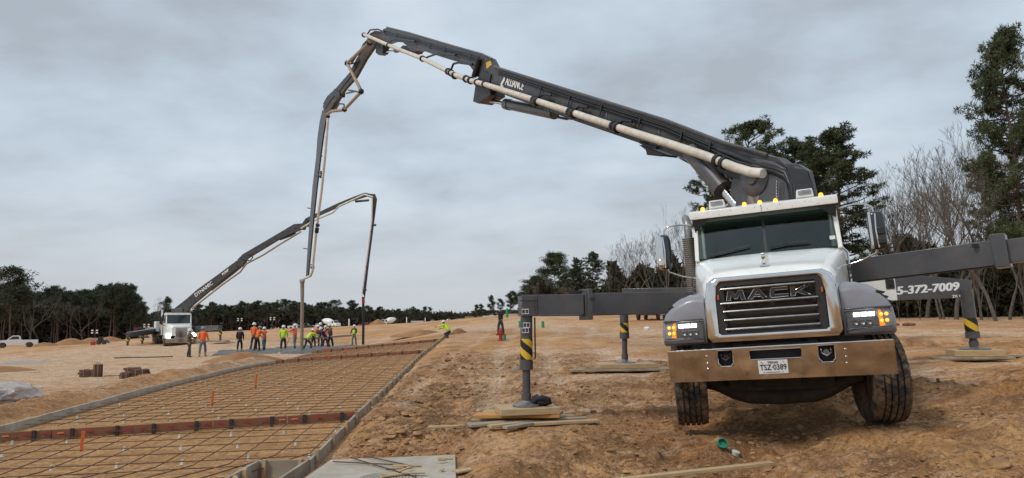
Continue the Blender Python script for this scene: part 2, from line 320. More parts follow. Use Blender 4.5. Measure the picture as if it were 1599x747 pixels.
_A[:_n, :_n] = _phi(_D)+np.eye(_n)*0.0012; _A[:_n, _n] = 1; _A[:_n, _n+1] = _cx; _A[:_n, _n+2] = _cy; _A[_n:, :_n] = _A[:_n, _n:].T
_w = np.linalg.solve(_A, np.concatenate([_cp[:, 2], [0, 0, 0]]))
def base_h(x, y):
    x = np.asarray(x, float); y = np.asarray(y, float); a, b = _warp(x, y); z = _w[_n]+_w[_n+1]*a+_w[_n+2]*b
    for i in range(_n): z = z+_w[i]*_phi(np.hypot(a-_cx[i], b-_cy[i]))
    return z
_perm = np.random.RandomState(5).rand(256, 256)
def vnoise(x, y):
    xi = np.floor(x).astype(int); yi = np.floor(y).astype(int); fx = x-xi; fy = y-yi; fx = fx*fx*(3-2*fx); fy = fy*fy*(3-2*fy)
    g = lambda a, b: _perm[a & 255, b & 255]
    return (g(xi, yi)*(1-fx)+g(xi+1, yi)*fx)*(1-fy)+(g(xi, yi+1)*(1-fx)+g(xi+1, yi+1)*fx)*fy-0.5
def fbm(x, y, o=4, g=0.5):
    s = 0; a = 1; 
    for i in range(o): s = s+a*vnoise(x*2**i+17.3*i, y*2**i+9.1*i); a *= g
    return s
_LY = np.array([p.y for p in LF2]); _LX = np.array([p.x for p in LF2]); _LZ = np.array([p.z for p in LF2])
_RY = np.array([p.y for p in RF]); _RX = np.array([p.x for p in RF]); _RZ = np.array([p.z for p in RF])
def strip(x, y):   # signed distances to the two form lines (positive = inside), plus form height
    lx = np.interp(y, _LY, _LX); rx = np.interp(y, _RY, _RX); rx = np.where(y < 9.2, -3.22, rx)
    lz = np.interp(y, _LY, _LZ); rz = np.interp(y, _RY, _RZ); t = np.clip((x-lx)/(rx-lx), 0, 1)
    return x-lx, rx-x, (lz*(1-t)+rz*t)-0.165
TRK_O = np.array([2.97, 8.06]); _ya = math.radians(21)
def ss(a, b, x): t = np.clip((x-a)/(b-a), 0, 1); return t*t*(3-2*t)
_a = math.radians(21); _ro = math.radians(3.0)
def _tw(x, y, z):
    a = Vector((math.sin(_a), math.cos(_a), 0)); r_ = Vector((math.cos(_a), -math.sin(_a), 0)); u_ = Vector((0, 0, 1)); r2 = r_*math.cos(_ro)+u_*math.sin(_ro); u2 = u_*math.cos(_ro)-r_*math.sin(_ro)
    return Vector((2.97, 8.06, 1.135))+r2*x+a*y+u2*z
PADS = [(_tw(1.105, .98, -.635), .55, .0), (_tw(-1.115, .98, -.62), .55, .10), (atY(822, 634, 9.8)+Vector((.05, -.12, 0)), .98, .212), (atY(976, 567, 16.5), 1.0, .20), (atY(1522, 546, 14.0), .9, .225)]
SLZ = .20
_sq = [(atZ(q[0], q[1], SLZ).x, atZ(q[0], q[1], SLZ).y) for q in ((455, 762), (516, 718), (711, 710), (713, 762))]
def in_slab(x, y, m=0.0):
    d = 1e9
    for (ax_, ay_), (bx_, by_) in zip(_sq, _sq[1:]+_sq[:1]):
        L_ = math.hypot(bx_-ax_, by_-ay_); d = np.minimum(d, ((bx_-ax_)*(ay_-y)-(ax_-x)*(by_-ay_))*1.0/L_)
    return d
_TR = [[atY(*q) for q in pth] for pth in ([(935, 600, 15.5), (905, 560, 23), (882, 530, 34), (905, 510, 52), (1000, 498, 72)], [(690, 640, 14), (725, 590, 20), (745, 545, 30), (790, 515, 55), (860, 498, 80)], [(560, 760, 7.6), (700, 690, 9.3), (880, 655, 10.2), (1010, 640, 10.6)], [(1260, 760, 6.4), (1330, 715, 7.3), (1480, 660, 8.4), (1640, 630, 9.0)], [(1599, 590, 11.5), (1450, 575, 13.5), (1250, 560, 18), (1000, 560, 21), (800, 600, 17)],
      [(120, 575, 33), (60, 552, 60), (100, 541, 100)], [(420, 590, 26), (250, 585, 28), (60, 590, 27)], [(700, 555, 30), (850, 545, 28), (1010, 535, 32)])]
def track(x, y):
    '''how strongly a wheel has pressed the soil at (x, y)'''
    best = np.zeros(np.shape(x))
    for pth in _TR:
        for a, b in zip(pth, pth[1:]):
            dx_, dy_ = b.x-a.x, b.y-a.y; L_ = math.hypot(dx_, dy_); t = np.clip(((x-a.x)*dx_+(y-a.y)*dy_)/L_**2, 0, 1); sd_ = ((x-a.x)*dy_-(y-a.y)*dx_)/L_; d = np.hypot(x-a.x-t*dx_, y-a.y-t*dy_)
            side_ = np.where(d > 0, np.abs(d), 0); best = np.maximum(best, np.exp(-((side_-.95)/.26)**2))
    return best
def H(x, y, fine=True):
    x = np.asarray(x, float); y = np.asarray(y, float); z = base_h(x, y)
    dl, dr, sz = strip(x, y); r = np.hypot(x, y)
    ins = np.minimum(dl, dr); on = (y < 57) & (y > 2)
    k = ss(-0.3, 0.02, ins)*on*ss(60, 52, y); z = z*(1-k)+sz*k
    out = 1-ss(-0.05, 0.1, ins)*on
    # the low bank left of the left form, the rubble shoulder right of the right form
    z = z+out*on*0.30*np.exp(-((dl+1.1)/0.75)**2)*(0.65+0.9*vnoise(x*0.5+3, y*0.28))*ss(8, 14, y)*ss(46, 34, y)
    z = z+out*on*0.12*np.exp(-((dr+0.8)/0.6)**2)*(0.6+1.0*vnoise(x*0.9, y*0.6+5))*ss(9, 11, y)*ss(60, 40, y)
    # drop under the cast box beside the inlet slab
    # hummocks on the far rise
    z = z+out*ss(45, 60, y)*ss(170, 120, r)*0.28*fbm(x*0.12, y*0.10+4, 3)
    if fine:
        rub = rubble(x, y); fade = ss(120, 30, r)
        z = z+out*fade*(0.05+0.15*rub)*fbm(x*0.8, y*0.8, 3)
        z = z+out*fade*(0.010+0.085*rub)*fbm(x*4.2, y*4.2, 4, 0.66)
        rid = 1-np.abs(vnoise(x*2.6+9, y*2.6))*3
        z = z+out*fade*rub*0.05*np.clip(rid, 0, 1)*ss(-0.1, 0.25, vnoise(x*0.7, y*0.7))+out*fade*rub*.06*ss(.10, .26, vnoise(x*7.3, y*7.3))*ss(-.1, .2, vnoise(x*1.3+5, y*1.3))
        # drag streaks of the graded pads
        z = z+(out*0.02+0.006)*fade*fbm(x*0.5+y*0.1, y*3.2, 3)*(1-rub*0.7)
        tk = track(x, y)*out*ss(110, 60, r); z = z-tk*(.045+.02*vnoise(x*6, y*6))
        # wheel ruts and tread prints beside the near truck
        a = np.array([math.sin(_ya), math.cos(_ya)]); rr = np.array([math.cos(_ya), -math.sin(_ya)])
        lx = (x-TRK_O[0])*rr[0]+(y-TRK_O[1])*rr[1]; ly = (x-TRK_O[0])*a[0]+(y-TRK_O[1])*a[1]
        for cx in (-1.1, 1.08):
            k2 = ss(0.30, 0.22, np.abs(lx-cx))*ss(-1.2, -0.6, ly)*ss(10, 8, ly)
            z = z-k2*(0.035+0.012*(np.sin(ly*2*math.pi/0.085+np.sign(np.sin((lx-cx)*24))*1.4) > 0))
            z = z+0.04*np.exp(-((np.abs(lx-cx)-0.36)/0.09)**2)*ss(-1.2, -0.6, ly)*ss(10, 8, ly)*(0.7+1.2*vnoise(x*3, y*3))
    for (c, rad, dep) in PADS:
        k3 = ss(rad*1.7, rad*.75, np.hypot(x-c.x, (y-c.y)*1.25)); z = z*(1-k3)+(c.z-dep+.25*(z-base_h(x, y)))*k3
    ds = np.abs(in_slab(x, y))*np.sign(in_slab(x, y)); k4 = ss(-.35, -.02, ds); z = z*(1-k4)+(SLZ-.035)*k4; z = np.where(ds > .06, SLZ-.2, z)
    k5 = ss(-3.26, -3.18, x)*ss(-2.5, -2.66, x)*ss(9.14, 9.06, y)*ss(6, 6.6, y); z = z*(1-k5)+(-.10+.02*vnoise(x*5, y*5))*k5
    return z
def rubble(x, y):
    dl, dr, sz = strip(x, y)
    a = ss(-0.1, -0.5, dr)*ss(-4.5, -1.6, dr)*ss(7, 9, y)*ss(45, 16, y)
    b = ss(16, 8, y)*ss(-1.4, 0.2, x)*ss(9, 5, x)*0.75
    c = ss(0.02, 0.22, fbm(x*0.22+3, y*0.22+8, 3))*ss(48, 20, y)*ss(-0.1, -0.6, dr)*0.75
    left = .55*np.exp(-((dl+1.2)/1.0)**2)*ss(10, 14, y)*ss(46, 36, y)
    return np.maximum(np.clip(np.maximum(np.maximum(a, b), c), 0, 1)*ss(-4.6, -2.6, x), left)
def gz(x, y): return float(H(np.array([x]), np.array([y]))[0])

def make_ground():
    rs = [0.0, 0.6, 1.2, 2.0, 2.6, 3.2, 3.8]; r = 4.2
    while r < 1500: rs.append(r); r *= (1.0058 if r < 26 else 1.011 if r < 130 else 1.04)
    rs = np.array(rs); ang = np.concatenate([np.arange(-44, 44.001, 0.17), np.arange(46, 316, 3.0)])
    ang = np.radians(ang); R, A = np.meshgrid(rs, ang, indexing='ij'); X = R*np.sin(A); Y = R*np.cos(A)
    Z = H(X.ravel(), Y.ravel()); n = len(ang); k = len(rs)
    co = np.stack([X.ravel(), Y.ravel(), Z], 1)
    i, j = np.meshgrid(np.arange(k-1), np.arange(n), indexing='ij'); j2 = (j+1) % n
    q = np.stack([i*n+j, (i+1)*n+j, (i+1)*n+j2, i*n+j2], -1).reshape(-1, 4)
    me = bpy.data.meshes.new('ground'); me.vertices.add(len(co)); me.vertices.foreach_set('co', co.ravel()); me.loops.add(q.size); me.loops.foreach_set('vertex_index', q.ravel()[::1].astype(np.int32))
    me.polygons.add(len(q)); me.polygons.foreach_set('loop_start', np.arange(0, q.size, 4, dtype=np.int32)); me.update(calc_edges=True)
    me.polygons.foreach_set('use_smooth', np.ones(len(q), bool))
    x, y = X.ravel(), Y.ravel(); dl, dr, _ = strip(x, y); ins = np.minimum(dl, dr)
    sub = ss(-0.05, 0.1, ins)*(y < 57)
    rub = rubble(x, y)
    pale = np.clip(ss(-0.25, 0.25, fbm(x*0.10+2, y*0.05+1, 4)+0.30*ss(-6, -14, x)*ss(75, 45, y)+0.10*ss(-0.5, -3, dr)*ss(26, 14, y)*ss(5, 0, x)), 0, 1)*(1-sub)
    pale = pale*(1-0.7*ss(60, 80, y))*(1-0.35*ss(2.5, 6, x)); pale = np.clip(pale*(1-.6*rub)+.5*ss(.05, .2, fbm(x*.33+7, y*.2+2, 4))*(1-rub)*(1-sub), 0, 1)
    tk = track(x, y)*(1-sub); pale = np.clip(pale+tk*.55*(y > 11), 0, 1); rub = rub*(1-.6*tk)
    for nm, arr in (('rub', rub), ('pale', pale), ('sub', sub)):
        a = me.attributes.new(nm, 'FLOAT', 'POINT'); a.data.foreach_set('value', arr.astype(np.float32))
    o = bpy.data.objects.new('ground', me); sc.collection.objects.link(o); tag(o, kind='structure')
    m = bpy.data.materials.new('dirt_ground'); m.use_nodes = True; t = m.node_tree; b = t.nodes['Principled BSDF']; b.inputs['Roughness'].default_value = 0.95; b.inputs['Specular IOR Level'].default_value = 0.15
    nd = t.nodes.new; lk = t.links.new; geo = nd('ShaderNodeNewGeometry')
    def nz(scale, det=6, rough=0.6, st=None, dist=0.0):
        mp = nd('ShaderNodeMapping'); mp.inputs['Scale'].default_value = st or (1, 1, 1); lk(geo.outputs['Position'], mp.inputs[0])
        q = nd('ShaderNodeTexNoise'); q.inputs['Scale'].default_value = scale; q.inputs['Detail'].default_value = det; q.inputs['Roughness'].default_value = rough; q.inputs['Distortion'].default_value = dist; lk(mp.outputs[0], q.inputs['Vector']); return q.outputs[0]
    def ramp(src, p0, p1):
        q = nd('ShaderNodeMapRange'); q.inputs['From Min'].default_value = p0; q.inputs['From Max'].default_value = p1; lk(src, q.inputs['Value']); return q.outputs[0]
    def mixc(f, a, b_):
        q = nd('ShaderNodeMixRGB')
        for i_, s_ in ((0, f), (1, a), (2, b_)):
            if isinstance(s_, tuple): q.inputs[i_].default_value = (*s_, 1)
            elif isinstance(s_, float): q.inputs[i_].default_value = s_
            else: lk(s_, q.inputs[i_])
        return q.outputs[0]
    def att(n_): q = nd('ShaderNodeAttribute'); q.attribute_name = n_; return q.outputs['Fac']
    def mul(a, b_, op='MULTIPLY'):
        q = nd('ShaderNodeMath'); q.operation = op; q.use_clamp = True
        for i_, s_ in ((0, a), (1, b_)):
            if isinstance(s_, float): q.inputs[i_].default_value = s_
            else: lk(s_, q.inputs[i_])
        return q.outputs[0]
    c = mixc(ramp(nz(0.35, 8, 0.65), 0.38, 0.62), (0.48, 0.225, 0.08), (0.72, 0.40, 0.17))
    c = mixc(mul(ramp(nz(0.22, 7, 0.7, (1, 3.5, 1), 0.6), 0.5, 0.66), 0.55), c, (0.27, 0.11, 0.040))       # darker, redder streaks
    pal = mul(att('pale'), ramp(nz(1.1, 8, 0.75, (1, 2.2, 1), 0.8), 0.40, 0.56))
    c = mixc(pal, c, (0.72, 0.54, 0.39))
    c = mixc(mul(mul(att('rub'), ramp(nz(1.6, 8, 0.7), 0.44, 0.54)), 0.9), c, (0.135, 0.062, 0.024))
    c = mixc(mul(att('rub'), 0.30), c, (0.23, 0.115, 0.05)); c = mixc(mul(mul(att('rub'), ramp(nz(2.3, 8, 0.75, (1, 1.6, 1), 0.5), 0.54, 0.66)), 0.7), c, (0.50, 0.36, 0.25))
    subc = mixc(ramp(nz(1.4, 6, 0.65, (0.5, 3.2, 1)), 0.38, 0.64), (0.47, 0.235, 0.088), (0.68, 0.39, 0.17))
    c = mixc(att('sub'), c, subc)
    c = mixc(mul(ramp(nz(14, 6, 0.75), 0.46, 0.62), 0.6), c, (0.13, 0.06, 0.024)); c = mixc(mul(ramp(nz(5.5, 8, 0.78, (1, 1.7, 1), .4), 0.52, 0.62), 0.65), c, (0.15, 0.068, 0.027)); c = mixc(mul(ramp(nz(3.1, 8, 0.8, (1, 2.4, 1), .7), 0.54, 0.64), 0.55), c, (0.68, 0.50, 0.34))
    c = mixc(mul(ramp(nz(42, 4, 0.7), 0.55, 0.70), 0.45), c, (0.70, 0.54, 0.38))
    lk(c, b.inputs['Base Color'])
    bn = nd('ShaderNodeBump'); bn.inputs['Strength'].default_value = 0.9; bn.inputs['Distance'].default_value = 0.07
    hs = nd('ShaderNodeMath'); hs.operation = 'ADD'; lk(nz(9, 8, 0.72), hs.inputs[0]); lk(mul(nz(45, 3, 0.6), 0.35), hs.inputs[1]); lk(hs.outputs[0], bn.inputs['Height']); lk(bn.outputs[0], b.inputs['Normal'])
    me.materials.append(m); M['dirt'] = m; return o
make_ground()
M['clod'] = mat('clod_earth', (0.17, 0.082, 0.034), (0.46, 0.27, 0.13), 1.9, rough=0.95, bump=0.4, bscale=30)
M['pileearth'] = mat('pile_earth', (0.36, 0.19, 0.075), (0.24, 0.115, 0.045), 0.8, rough=0.95, bump=0.4, bscale=6)

# loose clods and stones (uncountable)
def clods():
    rnd = random.Random(3); mb = MB(); N_ = 80000
    rs = np.random.RandomState(8); x = rs.uniform(-4, 9, N_); y = 6+rs.uniform(0, 1, N_)**1.5*32; dl, dr, _ = strip(x, y)
    rub = rubble(x, y); bank = ss(.1, -.25, dr)*ss(-3.4, -1.2, dr)*ss(9.2, 9.8, y)
    pr = np.clip(rub, 0.05, 1)**1.4*ss(36, 8, y)*ss(-.2, .25, vnoise(x*.9, y*.9)+.3*vnoise(x*3, y*3))+bank*.22*ss(30, 10, y)*ss(-.15, .2, vnoise(x*1.7+2, y*1.7))
    keep = (dr < -0.12) & (x > -4) & (dl > 0) & (rs.rand(N_) < pr); x = x[keep]; y = y[keep]; bank = bank[keep]; z = H(x, y); sl = in_slab(x, y) > -.02
    for i in range(len(x)):
        if sl[i]: continue
        s = 0.006+(0.028+.024*bank[i])*rnd.random()**(3.6-.8*bank[i])
        if rnd.random() < 0.012: s *= 1.8
        mb.ico((x[i], y[i], z[i]+s*0.1), s*(1+y[i]*0.02), rnd, 0.42, (rnd.uniform(.7, 1.4), rnd.uniform(.7, 1.4), rnd.uniform(.45, .8)))
    o = mb.build('dirt_clods', M['clod'], smooth=0, fix=False); tag(o, 'loose brown clods of earth scattered over the rough ground', 'clods', kind='stuff')
    mb = MB(); 
    for (cx, cy, R_, n_) in ((.3, 9.6, 1.5, 130), (-1.2, 9.2, .9, 90), (4.2, 7.4, 1.2, 60), (-.4, 8.2, .8, 50), (2.7, 16.3, 1.6, 60)):
        for k in range(n_):
            a = rnd.random()*6.283; rr = R_*math.sqrt(rnd.random()); x_, y_ = cx+rr*math.cos(a), cy+rr*math.sin(a)
            if strip(np.array([x_]), np.array([y_]))[1][0] > -.1 or float(in_slab(x_, y_)) > -.02: continue
            L_ = rnd.uniform(.02, .09); b = rnd.random()*3.14; mb.obox((x_, y_, gz(x_, y_)+.006), (math.cos(b), math.sin(b), rnd.uniform(-.2, .2)), (-math.sin(b), math.cos(b), 0), (0, 0, 1), L_/2, rnd.uniform(.003, .009), .003)
    o = mb.build('wood_chips', M['wood'], smooth=0, fix=False); tag(o, 'pale splinters and wood chips littering the dirt round the pads', 'wood chips', kind='stuff')
clods()

# ------------------------------------------------------------------ formwork and reinforcement
def form_line(pts, name, label, h, th, matk, stake_side, stakes=True, seg=2.4, stake_h=0.32, group=None):
    root = thing(name, label, 'formwork', pts[0]-Vector((0, 0, h)), group=group)
    L_ = [0]
    for a, b in zip(pts, pts[1:]): L_.append(L_[-1]+(b-a).length)
    def at(s):
        for i in range(len(pts)-1):
            if s <= L_[i+1] or i == len(pts)-2: return pts[i]+(pts[i+1]-pts[i])*((s-L_[i])/(L_[i+1]-L_[i]))
    s = 0.0; rnd = random.Random(len(label)); tot = L_[-1]; stk = 0
    while s < tot-0.05:
        e = min(s+seg, tot); mb = MB(); k = 4; cols = []
        p = at(s); q = at(e-0.012); dz = rnd.uniform(-0.008, 0.008)
        d = (q-p).normalized(); sd_ = d.cross(Vector((0, 0, 1))).normalized()
        # two courses, so a seam shows
        mb.beam(p-Vector((0, 0, h*0.5-dz)), q-Vector((0, 0, h*0.5+dz)), th, h)
        mb.build('form_board', matk, root, world=True, bevel=0.004)
        if stakes and stk < 95:
            for f in (0.12, 0.62):
                c = p+(q-p)*f+sd_*(stake_side*(th/2+0.024))
                if rnd.random() < 0.9:
                    mb = MB(); mb.obox(c-Vector((0, 0, h*0.5-rnd.uniform(-.02, .02))), sd_, d, (0, 0, 1), 0.02, 0.03+rnd.random()*0.02, stake_h*0.5); mb.build('stake', M['wood'] if rnd.random() < 0.6 else M['woodold'], root, world=True); stk += 1
        s = e
    return root
form_line([RF[0]-Vector((0.0, 0.05, 0))]+RF[1:], 'side_form', 'long line of pale form boards and stakes along the right edge of the rebar grid', 0.17, 0.04, M['formwood'], 1)
form_line(LF, 'side_form', 'straight grey form boards along the left edge of the rebar grid', 0.17, 0.045, M['concrete'], -1, stakes=False, seg=3.0)
# the inlet box at the near end
ib = thing('inlet_form', 'open box of form boards beside the concrete inlet slab', 'formwork', (RF[0].x-0.3, RF[0].y-0.6, gz(RF[0].x-0.3, RF[0].y-0.6)))
e0 = Vector((RF[0].x+0.06, RF[0].y-0.06, 0.0)); zt = RF[0].z
def fb(p, q, h=0.26, th=0.04, m='formwood', nm='form_board', z=None):
    z = zt if z is None else z; mb = MB(); mb.beam((p[0], p[1], z-h/2), (q[0], q[1], z-h/2), th, h); return mb.build(nm, M[m], ib, world=True, bevel=0.004)
cA = (-3.24, 9.13); cB = (RF[0].x, 9.13)
fb(cA, cB); fb((cA[0]+0.0, cA[1]-0.03), (-3.22, 6.2)); fb((cB[0]-0.01, cB[1]-0.05), (-2.62, 8.0))
for q in [(-3.15, 9.09), (-3.17, 8.5), (-3.17, 7.9), (-2.7, 9.09)]:
    mb = MB(); mb.box((q[0]-.022, q[1]-.03, zt-0.30), (q[0]+.022, q[1]+.03, zt+0.015)); mb.build('stake', M['wood'], ib, world=True)
mb = MB(); mb.beam((-3.16, 8.15, zt-0.02), (-2.85, 7.75, zt-0.24), 0.04, 0.09); mb.build('brace', M['wood'], ib, world=True)

def sp(u, Y):   # point on the strip: u in 0..1 from left form to right form
    a = lerp_line(LF2, Y-0.35); b = lerp_line(RF, Y+0.35)
    if Y+0.35 < 9.2: b = Vector((-3.24, Y+0.35, b.z))
    p = a+(b-a)*u; p.z = float(strip(np.array([p.x]), np.array([p.y]))[2][0]); return p
def u_at(X, Y):
    a = lerp_line(LF2, Y-0.35); b = lerp_line(RF, Y+0.35); return (X-a.x)/(b.x-a.x)
B1, B2, B3 = 13.35, 33.0, 48.5
def bulkhead(Yl, Yr, label, h=0.15):
    a = lerp_line(LF2, Yl); b = lerp_line(RF, Yr); root = thing('bulkhead_form', label, 'formwork', (a.x, a.y, a.z-h), group='red bulkhead boards across the rebar grid')
    n = 5
    for i in range(n):
        p = a.lerp(b, (i+0.003)/n); q = a.lerp(b, (i+0.995)/n); p.z = float(strip(np.array([p.x]), np.array([p.y]))[2][0])+h+0.02; q.z = float(strip(np.array([q.x]), np.array([q.y]))[2][0])+h+0.02
        if i == 0: p.x += 0.03
        if i == n-1: q.x -= 0.03
        mb = MB(); mb.beam(p-Vector((0, 0, h/2)), q-Vector((0, 0, h/2)), 0.04, h); mb.build('form_board', M['redwood'], root, world=True, bevel=0.004)
        for f in (0.25, 0.8):
            c = p.lerp(q, f); mb = MB(); mb.box((c.x-.03, c.y-.045, c.z-h-0.03), (c.x+.03, c.y-.022, c.z+0.01)); mb.build('stake', M['black'], root, world=True)
        for f in (0.1, 0.45, 0.7, 0.93):
            c = p.lerp(q, f); mb = MB(); mb.beam((c.x-0.06, c.y-0.028, c.z-h*0.42), (c.x+0.07, c.y-0.028, c.z-h*0.36), 0.008, 0.02); mb.build('marking', M['red'] if rr_.random() < .75 else M['vest_coral'], root, world=True)
rr_ = random.Random(2)
bulkhead(11.85, 13.5, 'nearest red brown bulkhead board across the rebar grid'); bulkhead(36.0, 34.6, 'middle red bulkhead board ending near the left form corner'); bulkhead(46.5, 44.6, 'farthest red bulkhead board beside the fresh concrete')

def rebar_mat(Y0, Y1, label, nl=13, st=0.60):
    root = thing('rebar_mat', label, 'rebar', sp(0.5, Y0), group='tied rebar mats')
    rnd = random.Random(int(Y0*10)); n = 0
    for i in range(nl):
        u = (i+0.6)/nl; pts = []; Y = Y0
        while Y < Y1+0.01:
            uu = u
            if Y < 9.3: uu = u_at(sp(u, 9.4).x+(9.4-Y)*0.09, Y); 
            p = sp(uu, Y)
            if Y < 9.3:
                if p.x > -3.3: Y += 0.5; continue
            p.z += 0.075+rnd.uniform(-.006, .006); pts.append(p); Y += 1.2 if Y1-Y > 1.21 or Y >= Y1 else max(Y1-Y, 0.01)
        if len(pts) > 1: mb = MB(); mb.tube(pts, 0.0066+0.0001*Y0, 5); mb.build('rebar', M['rebar'], root, world=True, smooth=60); n += 1
    Y = Y0+0.25; k = 0
    while Y < Y1-0.05 and n < 99:
        uu = 0.99; jit = rnd.uniform(-.05, .05)
        ya = Y+jit; yb = Y+rnd.uniform(-.05, .05)
        a = sp(0.01, ya); b = sp(0.985, yb)
        pts = [Vector((a.x+(b.x-a.x)*f, a.y+(b.y-a.y)*f, 0)) for f in [0, .17, .33, .5, .67, .83, 1]]
        for p in pts: p.z = float(strip(np.array([p.x]), np.array([p.y]))[2][0])+0.088+rnd.uniform(-.008, .008)
        mb = MB(); mb.tube(pts, 0.0062+0.00008*Y0, 5); mb.build('rebar', M['rebar'], root, world=True, smooth=60); n += 1; Y += st*rnd.uniform(.93, 1.07); k += 1
rebar_mat(5.6, 13.1, 'nearest tied rebar mat in front of the first red bulkhead board'); rebar_mat(13.7, 34.6, 'long middle tied rebar mat between the two red bulkhead boards'); rebar_mat(36.6, 45.0, 'farthest tied rebar mat by the fresh concrete', st=0.9)

# white rebar chairs
def chair_proto():
    mb = MB(); mb.lathe([(0.031, 0), (0.027, 0.010), (0.013, 0.055), (0.020, 0.064), (0.012, 0.068)], (0, 0, 0), (0, 0, 1), 8); me = mb.mesh('rebar_chair', mat('chair_plastic', (.60, .57, .52), (.5, .45, .38), 9, rough=.6), 50); return me
cm = chair_proto(); n = 0; Y = 6.3; rnd = random.Random(9); row = 0
while Y < 46 and n < 270:
    for i in range(7):
        u = (i+0.45+0.5*(row % 2))/7.2
        if u > .97: continue
        if abs(Y-13.3) < 0.5 or rnd.random() < 0.12: continue
        p = sp(min(u, .97), Y+rnd.uniform(-.08, .08))
        if Y < 9.2: p = sp(u, 9.5); p.y = Y; p.z = -0.02
        if Y < 9.2 and p.x > -3.35: continue
        o = bpy.data.objects.new('rebar_chair', cm); sc.collection.objects.link(o); o.location = p; o.rotation_euler = (0, 0, rnd.random()*6); w_ = 'in front of the nearest red bulkhead' if Y < 13.3 else 'just behind the nearest red bulkhead' if Y < 21 else 'in the middle of the long rebar mat' if Y < 31 else 'in the far part of the rebar grid'; tag(o, 'small white plastic rebar chair '+w_, 'rebar chair', 'white rebar chairs '+w_); n += 1
    Y += 1.15; row += 1

# orange survey stakes
for (px, py, z, h, lb) in [(127, 704, 0, .30, 'nearest orange stake at the lower left in front of the first red bulkhead'), (331, 636, 0.0, .36, 'orange stake just behind the first red bulkhead board'), (399, 609, 0.0, .42, 'orange stake standing mid grid between both red bulkheads'),
                      (512, 567, 0.1, .62, 'tall orange stake just in front of the second red bulkhead board'), (539, 555, 0.2, .5, 'orange stake touching the second red bulkhead board'), (508, 549, 0.2, .45, 'farthest orange stake at the edge of the wet concrete')]:
    p = atZ(px, py, z); p.z = float(strip(np.array([p.x]), np.array([p.y]))[2][0]); mb = MB(); mb.hexa([(-.022, -.008, 0), (.022, -.008, 0), (.022, .008, 0), (-.022, .008, 0), (-.024, -.008, h), (.024, -.008, h), (.024, .008, h), (-.024, .008, h)])
    o = mb.build('survey_stake', M['orange']); o.location = p; o.rotation_euler = (0.04, 0.05, 0.4); tag(o, lb, 'stake', 'orange survey stakes')

# ------------------------------------------------------------------ near concrete pump truck
YAW = math.radians(21); RO = math.radians(3.0)
tA = Vector((math.sin(YAW), math.cos(YAW), 0)); r0 = Vector((math.cos(YAW), -math.sin(YAW), 0)); u0 = Vector((0, 0, 1))
tR = r0*math.cos(RO)+u0*math.sin(RO); tU = u0*math.cos(RO)-r0*math.sin(RO); TO = Vector((2.97, 8.06, 1.135))
TM = Matrix(((tR.x, tA.x, tU.x, TO.x), (tR.y, tA.y, tU.y, TO.y), (tR.z, tA.z, tU.z, TO.z), (0, 0, 0, 1)))
truck = thing('concrete_pump_truck', 'large white and grey pump truck with chrome bumper nearest the camera', 'pump truck', mtx=TM)
TI = TM.inverted()
def tl(p): return TI @ V(p)
T_ = truck
def mir(pts, s): return [(x*s, y, z) for x, y, z in pts]

